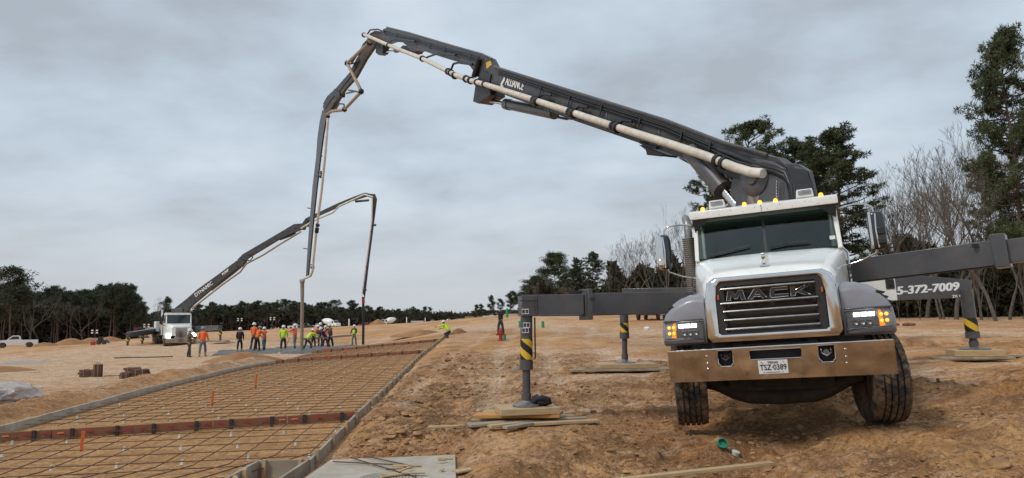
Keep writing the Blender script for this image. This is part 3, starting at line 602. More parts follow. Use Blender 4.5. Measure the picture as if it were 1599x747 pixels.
# bumper with real openings
def bumper():
    mb = MB(); xs = [-1.2, -.63, -.47, -.28, .27, .45, .61, 1.2]
    cols = {(-.63, -.47): (.17, .345), (.45, .61): (.165, .34), (-.28, .27): (.225, .33)}
    fy = lambda z: 0.045*(1-z/.37)
    def quadz(x0, x1, z0, z1):
        y0, y1 = fy(z0), fy(z1); mb.hexa([(x0, y0, z0), (x1, y0, z0), (x1, y0+.012, z0), (x0, y0+.012, z0), (x0, y1, z1), (x1, y1, z1), (x1, y1+.012, z1), (x0, y1+.012, z1)])
    for a, b in zip(xs, xs[1:]):
        if (a, b) in cols: z0, z1 = cols[(a, b)]; quadz(a, b, 0, z0); quadz(a, b, z1, .36)
        else: quadz(a, b, 0, .36)
    import bmesh
    me_v = mb
    # rolled top edge
    mb.tube([(-1.2, .012, .362), (1.2, .012, .362)], .012, 8)
    for s in (-1, 1): mb.hexa([(s*1.2-.006, .045, 0), (s*1.2+.006, .045, 0), (s*1.2+.006, .5, .0), (s*1.2-.006, .5, .0), (s*1.2-.006, .0, .36), (s*1.2+.006, .0, .36), (s*1.2+.006, .5, .30), (s*1.2-.006, .5, .30)])
    b = mb.build('bumper', M['bumper'], T_, smooth=30)
    mb = MB()
    for s in (-.55, .53):
        for k in range(28):
            pass
        ring = [(s+(.08 if i in (0, 1) else -.08)*1.0, .02, z) for i, z in zip(range(4), (.175, .345, .345, .175))]
    # dark recess boxes behind the openings
    for (x0, x1, z0, z1) in ((-.65, -.45, .15, .355), (.43, .63, .15, .355), (-.3, .29, .21, .345)):
        mb.box((x0, .16, z0), (x1, .17, z1)); mb.box((x0, .055, z0), (x0+.01, .16, z1)); mb.box((x1-.01, .055, z0), (x1, .16, z1)); mb.box((x0+.012, .055, z0-.002), (x1-.012, .158, z0+.008)); mb.box((x0+.012, .055, z1-.008), (x1-.012, .158, z1+.002))
    mb.build('recess', M['black'], b)
    for cx in (-.55, .53):
        mb = MB(); mb.tube([(cx-.05, .12, .33), (cx-.05, .07, .26), (cx, .05, .225), (cx+.05, .07, .26), (cx+.05, .12, .33)], .013, 8); mb.lathe([(0.03, 0), (0.03, .03)], (cx, .13, .27), (0, -1, 0), 12); mb.build('tow_hook', M['steel'] if cx > 0 else M['black'], b, smooth=60)
        mb = MB(); r = [(cx-.085, .345), (cx+.085, .345), (cx+.085, .20), (cx+.05, .16), (cx-.05, .16), (cx-.085, .20)]
        mb.tube([(x, fy(z)-.003, z) for x, z in r], .006, 6, closed=True); mb.build('opening_rim', M['chrome'], b)
    mb = MB(); mb.tube([(x, fy(z)-.002, z) for x, z in [(-.275, .33), (.265, .33), (.275, .30), (.265, .225), (-.275, .225), (-.285, .3)]], .005, 6, closed=True); mb.build('opening_rim', M['chrome'], b)
    mb = MB()
    for x in (-.76, .72):
        for z in (.29, .21, .14): mb.lathe([(.014, 0), (.014, .006), (.008, .010), (0, .011)], (x, fy(z), z), (0, -1, 0), 10)
    mb.build('bolts', M['chrome'], b, smooth=60)
    # licence plate
    pl = MB(); pl.hexa([(-.2, .012, .058), (.115, .012, .058), (.115, .022, .058), (-.2, .022, .058), (-.2, -.002, .208), (.115, -.002, .208), (.115, .008, .208), (-.2, .008, .208)])
    p = pl.build('license_plate', mat('plate_white', (0.74, 0.75, 0.75), rough=0.35), b, bevel=0.003)
    tx = MB(); ey = (0, -.0933, .9956)
    def pt(x, z, o=.0025): return (x, .012-.014*(z-.058)/.15-o, z)
    put_text(tx, 'TSZ\u00b70389', .088, pt(-.042, .128), (1, 0, 0), ey, extrude=.001, sx=.82, bold=.0012)
    put_text(tx, 'TEXAS', .032, pt(-.042, .185), (1, 0, 0), ey, extrude=.001, bold=.0008, sx=1.2)
    for q in ((-.165, .19), (-.15, .175), (.07, .19), (-.145, .075), (.055, .075)):
        tx.lathe([(.006, 0), (.006, .002)], pt(*q, .001), (0, -1, .09), 5)
    tx.add([pt(-.12, .078, .002), pt(.03, .078, .002), pt(.03, .072, .002), pt(-.12, .072, .002)], [(0, 1, 2, 3)])
    tx.build('lettering', M['black'], b, smooth=0)
bumper()

# chrome grille shell
def grille():
    mb = MB(); yo = .07
    outer = [(-.74, .50), (-.69, .435), (.69, .435), (.74, .50), (.725, .95), (.69, 1.14), (.60, 1.20), (-.60, 1.20), (-.69, 1.14), (-.725, .95)]
    inner = [(-.60, .545), (-.565, .52), (.565, .52), (.60, .545), (.60, .95), (.575, 1.10), (.53, 1.145), (-.53, 1.145), (-.575, 1.10), (-.60, .95)]
    mid = [((a[0]+b[0])/2, (a[1]+b[1])/2) for a, b in zip(outer, inner)]
    rings = [[(x, .24, z) for x, z in outer], [(x, .13, z) for x, z in outer], [(x*.985, .095, .8+(z-.8)*.985) for x, z in outer], [(x, .075, z) for x, z in mid], [(x, .085, z) for x, z in inner], [(x, .17, z) for x, z in inner]]
    # loft each ring around
    mb.loft(rings, cap=False)
    g = mb.build('grille', M['chrome'], T_, smooth=50)
    mb = MB(); mb.add([(-.62, .165, .5), (.62, .165, .5), (.62, .165, 1.16), (-.62, .165, 1.16)], [(0, 1, 2, 3)])
    for s in (-1, 1):
        mb.box((s*.545-.045, .10, .525), (s*.545+.045, .16, 1.135))
    mb.box((-.5, .10, 1.085), (.5, .16, 1.14)); mb.box((-.5, .10, .523), (.5, .16, .548))
    mb.build('grille_backing', M['black'], g)
    rd = mat('radiator_core', (0.055, 0.045, 0.035), (0.03, 0.026, 0.022), 30, rough=0.6, stretch=(1, 1, 12), bump=.5, bscale=90)
    mb = MB(); mb.box((-.49, .145, .55), (.49, .16, 1.08))
    for k in range(30): mb.box((-.49+k*.0331, .14, .55), (-.487+k*.0331, .147, 1.08))
    mb.build('radiator', rd, g)
    for z, x0, x1 in ((1.055, -.52, .49), (.885, -.535, .51), (.79, -.515, .495), (.69, -.51, .495), (.585, -.505, .495)):
        mb = MB(); ring = lambda x, k=1: [(x, .098, z+.016*k), (x, .072, z+.010*k), (x, .068, z-.002*k), (x, .075, z-.014*k), (x, .098, z-.018*k)]
        mb.loft([ring(x0-.012, .3), ring(x0), ring(x1), ring(x1+.012, .3)]); mb.build('grille_bar', M['chromedull'], g, smooth=30)
    mb = MB()
    for s in (-1, 1): mb.box((s*.565-.008, .062, .935), (s*.565+.008, .1, .99))
    mb.build('side_marker', mat('marker_orange', (.6, .12, .02), rough=.3), g)
    # wide block letters, dark faces with bright edges: MACK
    LT = {'M': [[(0, 0), (.12, 1), (.34, 1), (.5, .55), (.66, 1), (.88, 1), (1, 0), (.78, 0), (.72, .55), (.58, .15), (.42, .15), (.28, .55), (.22, 0)]],
          'A': [[(0, 0), (.36, 1), (.64, 1), (1, 0), (.76, 0), (.68, .22), (.32, .22), (.24, 0)], [(.39, .42), (.61, .42), (.5, .74)]],
          'C': [[(.06, .0), (0, .2), (.06, .9), (.14, 1), (.92, 1), (.92, .72), (.28, .72), (.26, .28), (.94, .28), (.94, 0)]],
          'K': [[(0, 0), (.04, 1), (.28, 1), (.27, .62), (.68, 1), (1, 1), (.52, .54), (1, 0), (.7, 0), (.36, .36), (.25, .30), (.24, 0)]]}
    le = None
    for ch_, x0 in (('M', -.475), ('A', -.235), ('C', .01), ('K', .235)):
        w, h, z0 = .215, .112, .915; Q = lambda p, y: (x0+p[0]*w, y, z0+p[1]*h)
        mb = MB(); o = LT[ch_][0]; k = len(o); mb.add([Q(p, .082) for p in o]+[Q(p, .1) for p in o], [tuple(range(k)), tuple(reversed(range(k, 2*k)))]+[(i, (i+1) % k, k+(i+1) % k, k+i) for i in range(k)])
        q_ = mb.build('letter', M['black'], g, smooth=0)
        mb = MB()
        for o in LT[ch_]: mb.tube([Q(p, .079) for p in o], .0055, 6, closed=True)
        mb.build('letter_edge', M['chrome'], g, smooth=60)
grille()

# hood
def hood():
    mb = MB()
    def sec(y, w, zt_, zb, ws=None, crown=.03):
        ws = ws or w; h = zt_-zb; half = [(0, zt_+crown), (w*.45, zt_+crown*.8), (w*.78, zt_+crown*.3), (w*.92, zt_-.02), (w*.985, zt_-.07), (w+(ws-w)*.3, zt_-.17), (ws, zb+h*.3), (ws, zb)]
        return [(x, y, z) for x, z in half]+[(-x, y, z) for x, z in reversed(half[1:])]
    S = [sec(.165, .70, 1.175, .62, .71, .012), sec(.185, .712, 1.20, .6, .73, .018), (sec(.24, .725, 1.235, .6, .745, .022)), sec(.45, .76, 1.285, .62, .80, .03), sec(.8, .82, 1.36, .68, .86, .035), sec(1.2, .89, 1.45, .72, .93, .035), sec(1.6, .955, 1.535, .75, .98, .03), sec(1.93, 1.0, 1.585, .78, 1.0, .02)]
    mb.loft(S, cap=True); h = mb.build('hood', M['white'], T_, smooth=50)
    mb = MB()
    for s in (-1, 1): mb.box((s*.985-.004, 1.25, 1.12), (s*.985+.012, 1.55, 1.14)); mb.box((s*.985-.004, 1.25, 1.18), (s*.985+.012, 1.55, 1.2))
    mb.build('side_vent', M['black'], h)
    for s in (-1, 1):
        mb = MB(); ex = Vector((-.32*s*-1, 1*s, 0.0)).normalized(); nrm = Vector((s, -.2, .1)).normalized(); ex = Vector((0.2, s*1.0, 0)).normalized() if s > 0 else Vector((0.2, -1.0, 0)).normalized()
        ey = nrm.cross(ex).normalized(); c = Vector((s*.958, 1.05, 1.23))
        put_text(mb, '605', .13, c, ex, ey, extrude=.003, bold=.003); mb.build('unit_number', M['black'], h, smooth=0)
    # small chrome ornament
    mb = MB(); c = (-.02, .42)
    mb.box((c[0]-.05, c[1]-.04, 1.303), (c[0]+.05, c[1]+.05, 1.325)); mb.tube([(c[0], c[1]+.04, 1.34), (c[0], c[1]-.02, 1.365), (c[0], c[1]-.035, 1.43)], [.028, .032, .022], 8)
    mb.tube([(c[0]-.02, c[1]-.03, 1.325), (c[0]-.018, c[1]-.03, 1.38)], .009, 6); mb.tube([(c[0]+.02, c[1]-.03, 1.325), (c[0]+.018, c[1]-.03, 1.38)], .009, 6); mb.lathe([(0, -.028), (.022, -.01), (.026, .01), (.012, .03), (0, .032)], (c[0], c[1]-.045, 1.44), (0, 0, 1), 10)
    mb.build('hood_ornament', M['chrome'], h, smooth=60)
hood()

def arch(mb, s):
    # fender: cross sections along y, outline in x,z
    def sec(y, k=1.0, zb=.42, xi=.74, top=1.03):
        o = [(xi, zb), (xi, top-.02), (xi+.10, top), (xi+.20, top-.01), (1.07, top-.055), (1.17, top-.12), (1.24, top-.20), (1.285, top-.31), (1.30, top-.42), (1.295, zb+.03), (1.27, zb)]
        return [((xi+(x-xi)*k)*s, y, z) for x, z in o]
    S = [sec(.235, .93, .46, .755, .93), sec(.26, .965, .435, .75, .985), sec(.34, .99, .42, .745, 1.02), sec(.5, 1.0, .42, .74, 1.045), sec(.62, 1.0, .6, .74, 1.05), sec(1.0, 1.0, .66, .80, 1.04), sec(1.35, 1.0, .62, .86, .98), sec(1.6, .98, .55, .9, .86), sec(1.72, .96, .52, .92, .72)]
    mb.loft(S)
for s in (-1, 1):
    mb = MB(); arch(mb, s); f = mb.build('fender', M['fender'], T_, smooth=50)
    # darker outer panel with louvre slots
    mb = MB()
    for k in range(3):
        z = .905-k*.055; mb.hexa([(s*(1.125+k*.045), .255+.02*k, z-.012), (s*(1.20+k*.035), .29+.02*k, z-.035), (s*(1.21+k*.035), .42, z-.03), (s*(1.135+k*.045), .42, z-.005), (s*(1.135+k*.045), .262+.02*k, z+.012), (s*(1.225+k*.03), .30+.02*k, z-.014), (s*(1.235+k*.03), .42, z-.010), (s*(1.145+k*.045), .42, z+.016)])
    mb.build('vent_slot', M['black'], f)
    mb = MB(); mb.box((min(s*.78, s*1.262), .205, .445), (max(s*.78, s*1.262), .26, .50)); mb.box((min(s*.78, s*1.255), .21, .712), (max(s*.78, s*1.255), .26, .735)); mb.build('lamp_surround', M['grey'], f, bevel=.008)
    # headlight
    x0, x1 = .785, 1.225
    mb = MB(); P = lambda x, y, z: (x*s, y, z)
    mb.hexa([P(x0, .20, .505), P(x1+.02, .245, .52), P(x1+.02, .30, .52), P(x0, .30, .505), P(x0, .205, .70), P(x1, .25, .705), P(x1, .30, .705), P(x0, .30, .70)])
    hl = mb.build('headlight', mat('lamp_body', (.12, .12, .125), rough=.25, metal=.5), T_, bevel=.006)
    mb = MB()
    for i in range(3): mb.box((min(s*(.86+i*.075), s*(.925+i*.075)), .192, .632), (max(s*(.86+i*.075), s*(.925+i*.075)), .203+.012*i, .678))
    mb.build('low_beam', M['lampwhite'], hl, bevel=.008)
    mb = MB()
    for i in range(3):
        xc = .875+i*.07; mb.lathe([(.022, 0), (.024, -.012), (.012, -.004), (0, -.002)], P(xc, .205+.006*i, .565), (0, 1, 0), 12)
        mb.tube([P(xc-.027, .198+.004*i, .54), P(xc+.027, .198+.004*i, .54), P(xc+.027, .198+.004*i, .592), P(xc-.027, .198+.004*i, .592)], .0035, 5, closed=True)
    mb.build('high_beam', M['steel'], hl, smooth=60)
    mb = MB()
    mb.hexa([P(1.115, .226, .512), P(1.240, .245, .526), P(1.24, .28, .526), P(1.115, .28, .512), P(1.115, .23, .698), P(1.22, .25, .70), P(1.22, .28, .70), P(1.115, .28, .698)])
    am = mat('turn_signal', (.5, .13, .01), rough=.3, emit=(1.0, .28, .02), estr=.75) if s < 0 else M['_ts']
    M['_ts'] = am; mb.build('turn_signal', am, hl, bevel=.006)
    for zc in (.575, .645):
        for xc in (1.14, 1.195): mb = MB(); mb.lathe([(.021, 0), (.018, .008), (0, .011)], P(xc, .237, zc), (0, -1, 0), 12); mb.build('signal_bulb', M['amber'], hl, smooth=60)
    mb = MB(); mb.tube([P(x0-.005, .192, .5), P(x1+.028, .236, .514), P(x1+.008, .243, .712), P(x0-.005, .196, .707)], .006, 6, closed=True); mb.build('lamp_rim', M['steel'], hl)

# cab
def cab():
    mb = MB(); W = .985
    # lower body + sills
    prof = [(1.93, .55), (3.35, .55), (3.35, 1.6), (1.93, 1.55)]
    mb.box((-W, 1.95, .5), (W, 3.35, 1.56))
    mb.box((-W+.02, 3.28, 1.56), (W-.02, 3.35, 2.3))     # back panel
    # roof, crowned
    def rs(y, zt_, zb, w): return [(-w, y, zb), (-w, y, zt_-.05), (-w+.08, y, zt_), (0, y, zt_+.035), (w-.08, y, zt_), (w, y, zt_-.05), (w, y, zb)]
    mb.loft([rs(2.06, 2.29, 2.19, W-.015), rs(2.3, 2.35, 2.19, W), rs(3.35, 2.36, 2.19, W)])
    for s in (-1, 1):   # pillars
        mb.beam((s*(W-.035), 1.90, 1.56), (s*(W-.045), 2.10, 2.22), .06, .07, up=(0, 1, 0)); mb.beam((s*(W-.03), 3.25, 1.5), (s*(W-.03), 3.25, 2.25), .06, .2, up=(0, 1, 0)); mb.beam((s*(W-.03), 2.55, 1.5), (s*(W-.03), 2.6, 2.25), .05, .05, up=(0, 1, 0))
    c = mb.build('cab', M['white'], T_, bevel=.012)
    mb = MB(); mb.box((-.93, 3.2, 1.5), (.93, 3.27, 2.25)); mb.box((-.93, 1.97, 1.565), (.93, 2.3, 1.6)); mb.box((-.9, 2.0, 2.15), (.9, 3.2, 2.185))
    mb.build('cab_lining', mat('cab_lining', (.17, .19, .18), rough=.8), c)
    for x in (-.5, .5):
        mb = MB(); mb.box((x-.25, 2.75, 1.35), (x+.25, 2.9, 1.95)); mb.box((x-.14, 2.76, 1.96), (x+.14, 2.86, 2.12)); mb.build('seat', mat('seat_cloth', (.07, .065, .06), rough=.9), c, bevel=.04)
    mb = MB(); mb.tube([(.5+.2*math.cos(a), 2.32+.06*math.sin(a), 1.66+.17*math.sin(a)) for a in [i*math.pi/10 for i in range(20)]], .013, 6, closed=True); mb.build('steering_wheel', M['black'], c, smooth=60)
    # windscreen: two panes
    zb, zt_ = 1.60, 2.185; 
    for s in (-1, 1):
        mb = MB(); P = lambda x, z, o=0: (s*x, 1.86+.20*(z-zb)/(zt_-zb)+o+.02*(x/.95)**2, z)
        nn = 8; A = []; B = []
        for i in range(nn+1):
            x = .018+(.925-.018)*i/nn; A.append(P(x, zb)); B.append(P(x*.995, zt_))
        mb.add(A+B, [(i, i+1, nn+2+i, nn+1+i) for i in range(nn)]); w = mb.build('windshield', M['glass'], c, smooth=60)
    mb = MB(); mb.beam((0, 1.85, 1.585), (0, 2.05, 2.2), .035, .02, up=(0, 1, 0))
    # rubber surround
    for s in (-1, 1):
        mb.tube([(0, 1.85, 1.59), (s*.5, 1.865, 1.592), (s*.945, 1.905, 1.59), (s*.93, 2.10, 2.19), (s*.5, 2.06, 2.2), (0, 2.05, 2.2)], .014, 6)
    mb.build('window_seal', M['black'], c, smooth=60)
    mb = MB(); mb.hexa([(-.97, 1.86, 2.10), (.97, 1.86, 2.10), (.95, 2.05, 2.175), (-.95, 2.05, 2.175), (-.97, 1.86, 2.105), (.97, 1.86, 2.105), (.95, 2.05, 2.18), (-.95, 2.05, 2.18)])
    # sun visor: white lip with a dark underside
    mb = MB(); 
    rv = lambda x, k=1: [(x, 1.80, 2.17), (x, 1.795, 2.185), (x, 1.80, 2.275), (x, 1.86, 2.30), (x, 2.12, 2.31), (x, 2.12, 2.285), (x, 1.87, 2.272), (x, 1.825, 2.25), (x, 1.818, 2.17)]
    mb.loft([rv(-.985), rv(0), rv(.985)]); v = mb.build('sun_visor', M['white'], T_, smooth=30, bevel=.004)
    mb = MB(); mb.box((-.004, 1.792, 2.172), (.004, 1.796, 2.274)); 
    for i in range(12):
        x = -.9+i*1.8/11; mb.lathe([(.006, 0), (.005, .004)], (x, 1.797, 2.20+.045*(i % 2)), (0, -1, 0), 8)
    mb.build('rivets', M['steel'], v)
    mb = MB(); mb.hexa([(-.975, 1.83, 2.165), (.975, 1.83, 2.165), (.975, 2.08, 2.20), (-.975, 2.08, 2.20), (-.975, 1.83, 2.245), (.975, 1.83, 2.245), (.975, 2.08, 2.27), (-.975, 2.08, 2.27)])
    # tint drop in the corners
    for s in (-1, 1): mb.add([(s*.95, 1.99, 2.0), (s*.97, 1.9, 2.17), (s*.72, 1.9, 2.17)], [(0, 1, 2)])
    mb.build('visor_underside', M['black'], v)
    for x in (-.80, -.22, -.01, .2, .79):
        mb = MB(); r = .023; mb.loft([[(x+r*1.25*math.cos(a)*k, 1.89+r*math.sin(a)*k, z) for a in [i*math.pi/5 for i in range(10)]] for z, k in ((2.295, 1.1), (2.325, 1.05), (2.345, .75), (2.35, .3))])
        mb.build('marker_light', M['amber'], T_, smooth=60)
    # work-lamp boxes on the roof
    for x in (-.62, .6):
        mb = MB(); mb.hexa([(x-.12, 2.18, 2.36), (x+.12, 2.18, 2.36), (x+.12, 2.36, 2.37), (x-.12, 2.36, 2.37), (x-.105, 2.2, 2.485), (x+.105, 2.2, 2.485), (x+.105, 2.34, 2.485), (x-.105, 2.34, 2.485)]); o = mb.build('roof_beacon', M['whitepl'], T_, bevel=.015)
        mb = MB(); mb.box((x-.085, 2.165, 2.405), (x+.085, 2.195, 2.465)); mb.build('beacon_lens', M['steel'], o, bevel=.006)
    # door glass + doors
    for s in (-1, 1):
        mb = MB(); mb.add([(s*.975, 2.1, 1.58), (s*.975, 3.1, 1.58), (s*.965, 3.1, 2.18), (s*.965, 2.25, 2.18)], [(0, 1, 2, 3)]); mb.build('side_window', M['darkglass'], c)
        mb = MB(); mb.box((min(s*.985, s*.998), 2.08, .62), (max(s*.985, s*.998), 3.12, 1.54)); d = mb.build('door', M['white'], T_, bevel=.006)
        mb = MB(); mb.box((min(s*1.0, s*1.03), 2.9, 1.35), (max(s*1.0, s*1.03), 3.05, 1.39)); mb.build('handle', M['chrome'], d, bevel=.005)
    # wipers
    for pts in ([(-.78, 1.845, 1.615), (-.55, 1.845, 1.65), (-.22, 1.85, 1.705)], [(.06, 1.83, 1.66), (.25, 1.84, 1.68), (.58, 1.85, 1.675)]):
        mb = MB(); mb.tube(pts, [.012, .010, .006], 6); mb.tube([(p[0]+.02, p[1]-.005, p[2]+.022) for p in pts], .005, 5); mb.build('wiper', M['black'], T_, smooth=60)
    # inspection stickers on the glass
    mb = MB(); mb.box((.83, 1.868, 1.69), (.90, 1.872, 1.74)); mb.build('windshield_sticker', M['letter'], c)
cab()

def mirror(s):
    a = [(s*1.0, 2.02, 2.12), (s*1.18, 2.0, 2.15), (s*1.33, 1.98, 2.14), (s*1.40, 1.97, 2.08), (s*1.42, 1.97, 1.95), (s*1.42, 1.97, 1.60), (s*1.38, 1.98, 1.46), (s*1.2, 2.02, 1.38), (s*1.0, 2.05, 1.33)]
    mb = MB(); mb.tube(a, .014, 8); m_ = mb.build('mirror_arm', M['chrome'], T_, smooth=60)
    cx = s*1.43; mb = MB()
    def rr(y, w, h, zc=1.76): 
        pts = []
        for i in range(16):
            t = 2*math.pi*i/16; c_, s_ = math.cos(t), math.sin(t); pts.append((cx+w*math.copysign(abs(c_)**.45, c_), y, zc+h*math.copysign(abs(s_)**.45, s_)))
        return pts
    mb.loft([rr(1.90, .07, .22), rr(1.915, .095, .25), rr(1.97, .108, .265), rr(2.04, .108, .265)]); h = mb.build('mirror', mat('mirror_housing', (.02, .02, .022), rough=.18, coat=.6), T_, smooth=50)
    mb = MB(); o = cx; 
    def r2(y, w, hh, sh): return [(x+sh, y, z) for x, _, z in [(cx+(q[0]-cx)*w/.1, 0, q[2]) for q in rr(0, .1, hh)]]
    if s < 0: mb.loft([r2(1.88, .03, .20, -.045), r2(1.893, .055, .245, -.045), r2(1.95, .062, .262, -.045)])
    else: mb.loft([r2(1.885, .012, .22, -.085), r2(1.892, .02, .255, -.085), r2(1.95, .022, .26, -.085)])
    mb.build('mirror_cover', M['chrome'], h, smooth=50)
    mb = MB(); x0, x1 = (cx-.04, cx+.085) if s > 0 else (cx-.09, cx+.03)
    mb.box((x0, 1.878, 1.56), (x1, 1.93, 1.66)); mb.box((x0, 1.878, 1.69), (x1, 1.93, 1.80)) if s > 0 else mb.box((x0, 1.865, 1.545), (x1-.03, 1.93, 1.66)); mb.build('mirror_backing', M['black'] if s > 0 else M['bumper'], h, bevel=.02)
    mb = MB(); mb.tube([(cx-s*.015, 1.885, 1.98), (cx-s*.03, 1.868, 1.76), (cx-s*.015, 1.885, 1.52)], .010, 6); mb.build('mirror_rib', M['chrome'], h)
mirror(-1); mirror(1)

# exhaust stack, left in the picture
mb = MB(); mb.tube([(-1.17, 3.05, .9), (-1.17, 3.05, 2.05)], .095, 20); mb.tube([(-1.17, 3.05, 2.05), (-1.17, 3.05, 2.24), (-1.18, 3.09, 2.34), (-1.21, 3.2, 2.41)], .062, 16)
ex = mb.build('exhaust_stack', M['steel'], T_, smooth=60)
mb = MB()
for k in range(34): mb.lathe([(.103, 0), (.112, .006), (.112, .014), (.103, .02)], (-1.17, 3.05, .95+k*.033), (0, 0, 1), 20)
mb.build('heat_shield', mat('heat_shield', (.30, .27, .24), rough=.5, metal=.7), ex)
mb = MB(); mb.tube([(-1.0, 3.1, .75), (-1.15, 3.1, .95), (-1.15, 3.1, 1.6), (-1.0, 3.15, 1.75)], .018, 8); mb.build('grab_rail', M['chrome'], T_, smooth=60)
mb = MB(); mb.tube([(1.0, 3.1, .75), (1.13, 3.1, .95), (1.13, 3.1, 1.6), (1.0, 3.15, 1.75)], .018, 8); mb.build('grab_rail', M['chrome'], T_, smooth=60)

# wheels
def wheel(c, steer=0, R_=.545, W_=.385, dual=False, tread=True, nm='wheel'):
    root = T_; c = V(c); rot = Matrix.Rotation(steer, 3, 'Z'); ax = rot @ Vector((1, 0, 0))
    def place(mb, name, m_, parent, smooth=40):
        mb.v = [tuple(c+rot @ Vector(p)) for p in mb.v]; return mb.build(name, m_, parent, smooth=smooth)
    mb = MB(); h = W_/2
    prof = [(.29, -h*.86), (.34, -h), (.44, -h*1.02), (R_-.055, -h*.99), (R_-.02, -h*.93), (R_-.016, -h*.80)]
    gx = [-.52, -.18, .18, .52]
    for g in gx: prof += [(R_-.009, h*g-.018), (R_-.030, h*g-.012), (R_-.030, h*g+.012), (R_-.009, h*g+.018)]
    prof += [(R_-.016, h*.80), (R_-.02, h*.93), (R_-.055, h*.99), (.44, h*1.02), (.34, h), (.29, h*.86)]
    mb.lathe(prof, (0, 0, 0), (1, 0, 0), 56)
    w = place(mb, nm, M['rubber'], root, 50)
    if tread:
        mb = MB(); nb = 40
        edges = [-.98, -.56, -.22, .14+.0, .48, .98]; bands = [(-.97, -.57), (-.47, -.23), (-.13, .13), (.23, .47), (.57, .97)]
        for bi, (a, b) in enumerate(bands):
            for k in range(nb):
                t0 = 2*math.pi*(k+(.5 if bi % 2 else 0))/nb; t1 = t0+2*math.pi/nb*.83; sk = .35*2*math.pi/nb*(1 if bi < 2 else -1 if bi > 2 else .6)
                r1 = R_; rl = R_-(.018 if abs(a) > .9 else 0); rr2 = R_-(.018 if abs(b) > .9 else 0)
                P = lambda x, t, r: (x*h, r*math.cos(t), r*math.sin(t))
                mb.hexa([P(a, t0, r1-.03), P(b, t0+sk, r1-.03), P(b, t1+sk, r1-.03), P(a, t1, r1-.03), P(a, t0, rl), P(b, t0+sk, rr2), P(b, t1+sk, rr2), P(a, t1, rl)])
        place(mb, 'tread', M['rubber'], w, 0)
    mb = MB()
    for s in (-1, 1): mb.lathe([(.295, s*h*.84), (.28, s*h*.78), (.24, s*h*.35), (.13, s*h*.3), (.12, s*h*.75), (.09, s*h*.85), (0, s*h*.86)], (0, 0, 0), (1, 0, 0), 28)
    place(mb, 'rim', M['steel'] if not dual else M['whitepl'], w, 40)
    return w
wheel((-1.115, .98, -.075), math.radians(9)); wheel((1.105, .98, -.09), math.radians(11))
for y in (5.6, 6.95, 8.3):
    for x in (-1.12, -.78, .78, 1.12): wheel((x, y, -.04), 0, .52, .29, True, False)

# chassis, axle and oil pan
mb = MB()
for s in (-1, 1): mb.box((min(s*.36, s*.46), .2, .12), (max(s*.36, s*.46), 10.2, .42))
mb.box((-.46, .17, .1), (.46, .3, .40)); mb.box((-.95, .30, .3), (.95, .42, .46))
ch = mb.build('chassis', M['under'], T_, bevel=.01)
mb = MB(); mb.loft([[(x, .90+.10*math.cos(a), z+.10*math.sin(a)) for a in [i*math.pi/4 for i in range(8)]] for x, z in ((-.93, -.05), (-.78, -.09), (-.58, -.2), (-.4, -.26), (0, -.28), (.4, -.26), (.58, -.2), (.78, -.09), (.93, -.05))]); mb.build('front_axle', M['under'], ch, smooth=60)
for s in (-1, 1):
    mb = MB()
    for k in range(4): mb.tube([(s*.5, .4+.1*k, .06-.03*k), (s*.5, .98, -.10-.03*k), (s*.5, 1.6-.1*k, .06-.03*k)], .028, 6)
    mb.build('leaf_spring', M['under'], ch)
mb = MB(); mb.box((-.3, .75, -.15), (.25, 2.4, .3)); mb.box((-.88, .35, .05), (.88, .42, .32)); mb.box((-.62, .8, -.2), (.62, .9, .3)); mb.box((-.85, 1.3, -.05), (.85, 1.4, .45)); mb.box((-.32, 2.4, -.1), (.3, 3.6, .3)); mb.box((-1.0, .5, .40), (1.0, 1.9, .52)); mb.box((-.75, .45, .0), (-.45, .7, .4)); mb.box((.4, .45, .0), (.75, .7, .4)); mb.build('engine', M['under'], ch, bevel=.02)
mb = MB(); mb.box((-.08, 1.9, -.34), (.14, 2.1, -.26)); mb.build('drain_box', M['whitepl'], ch)
mb = MB(); mb.tube([(0, 3.4, 0.05), (0, 8.3, .0)], .07, 10)
for y in (5.6, 6.95, 8.3): mb.tube([(-1.2, y, -.04), (1.2, y, -.04)], .085, 10); mb.lathe([(.05, -.22), (.2, -.12), (.22, 0), (.2, .12), (.05, .22)], (0, y, -.04), (0, 1, 0), 14)
mb.build('rear_axle', M['under'], ch, smooth=60)

# rear deck
mb = MB(); mb.box((-.95, 3.5, .45), (.95, 10.0, .62)); mb.box((-.7, 3.6, .65), (.7, 4.9, 1.3)); mb.box((-.6, 5.0, .65), (.6, 9.0, 1.15)); mb.build('deck', M['grey'], T_, bevel=.015)
for s in (-1, 1):
    mb = MB(); x0, x1 = sorted((s*.98, s*1.22)); mb.box((x0, 3.55, .5), (x1, 4.0, 1.05)); mb.box((x0, 5.0, .66), (x1, 9.3, .72)); mb.build('side_step', M['grey'], T_, bevel=.01)
mb = MB(); mb.tube([(1.02, 3.75, 1.0), (1.02, 3.75, 1.62), (.88, 3.75, 1.85)], .17, 18); wt = mb.build('water_tank', M['white'], T_, smooth=50)
mb = MB(); ex_ = Vector((1, 0, 0)); put_text(mb, '605', .09, (1.03, 3.572, 1.55), (1, 0, 0), (0, 0, 1), extrude=.002); mb.build('unit_number', M['black'], wt, smooth=0)
mb = MB(); mb.box((1.3, 5.9, .86), (2.08, 6.3, 1.28)); wc = mb.build('tool_cabinet', M['white'], T_, bevel=.01)
mb = MB(); mb.box((1.92, 5.885, 1.08), (2.06, 5.897, 1.25)); mb.box((1.975, 5.86, 1.14), (2.01, 5.884, 1.18)); mb.build('cabinet_window', M['black'], wc)
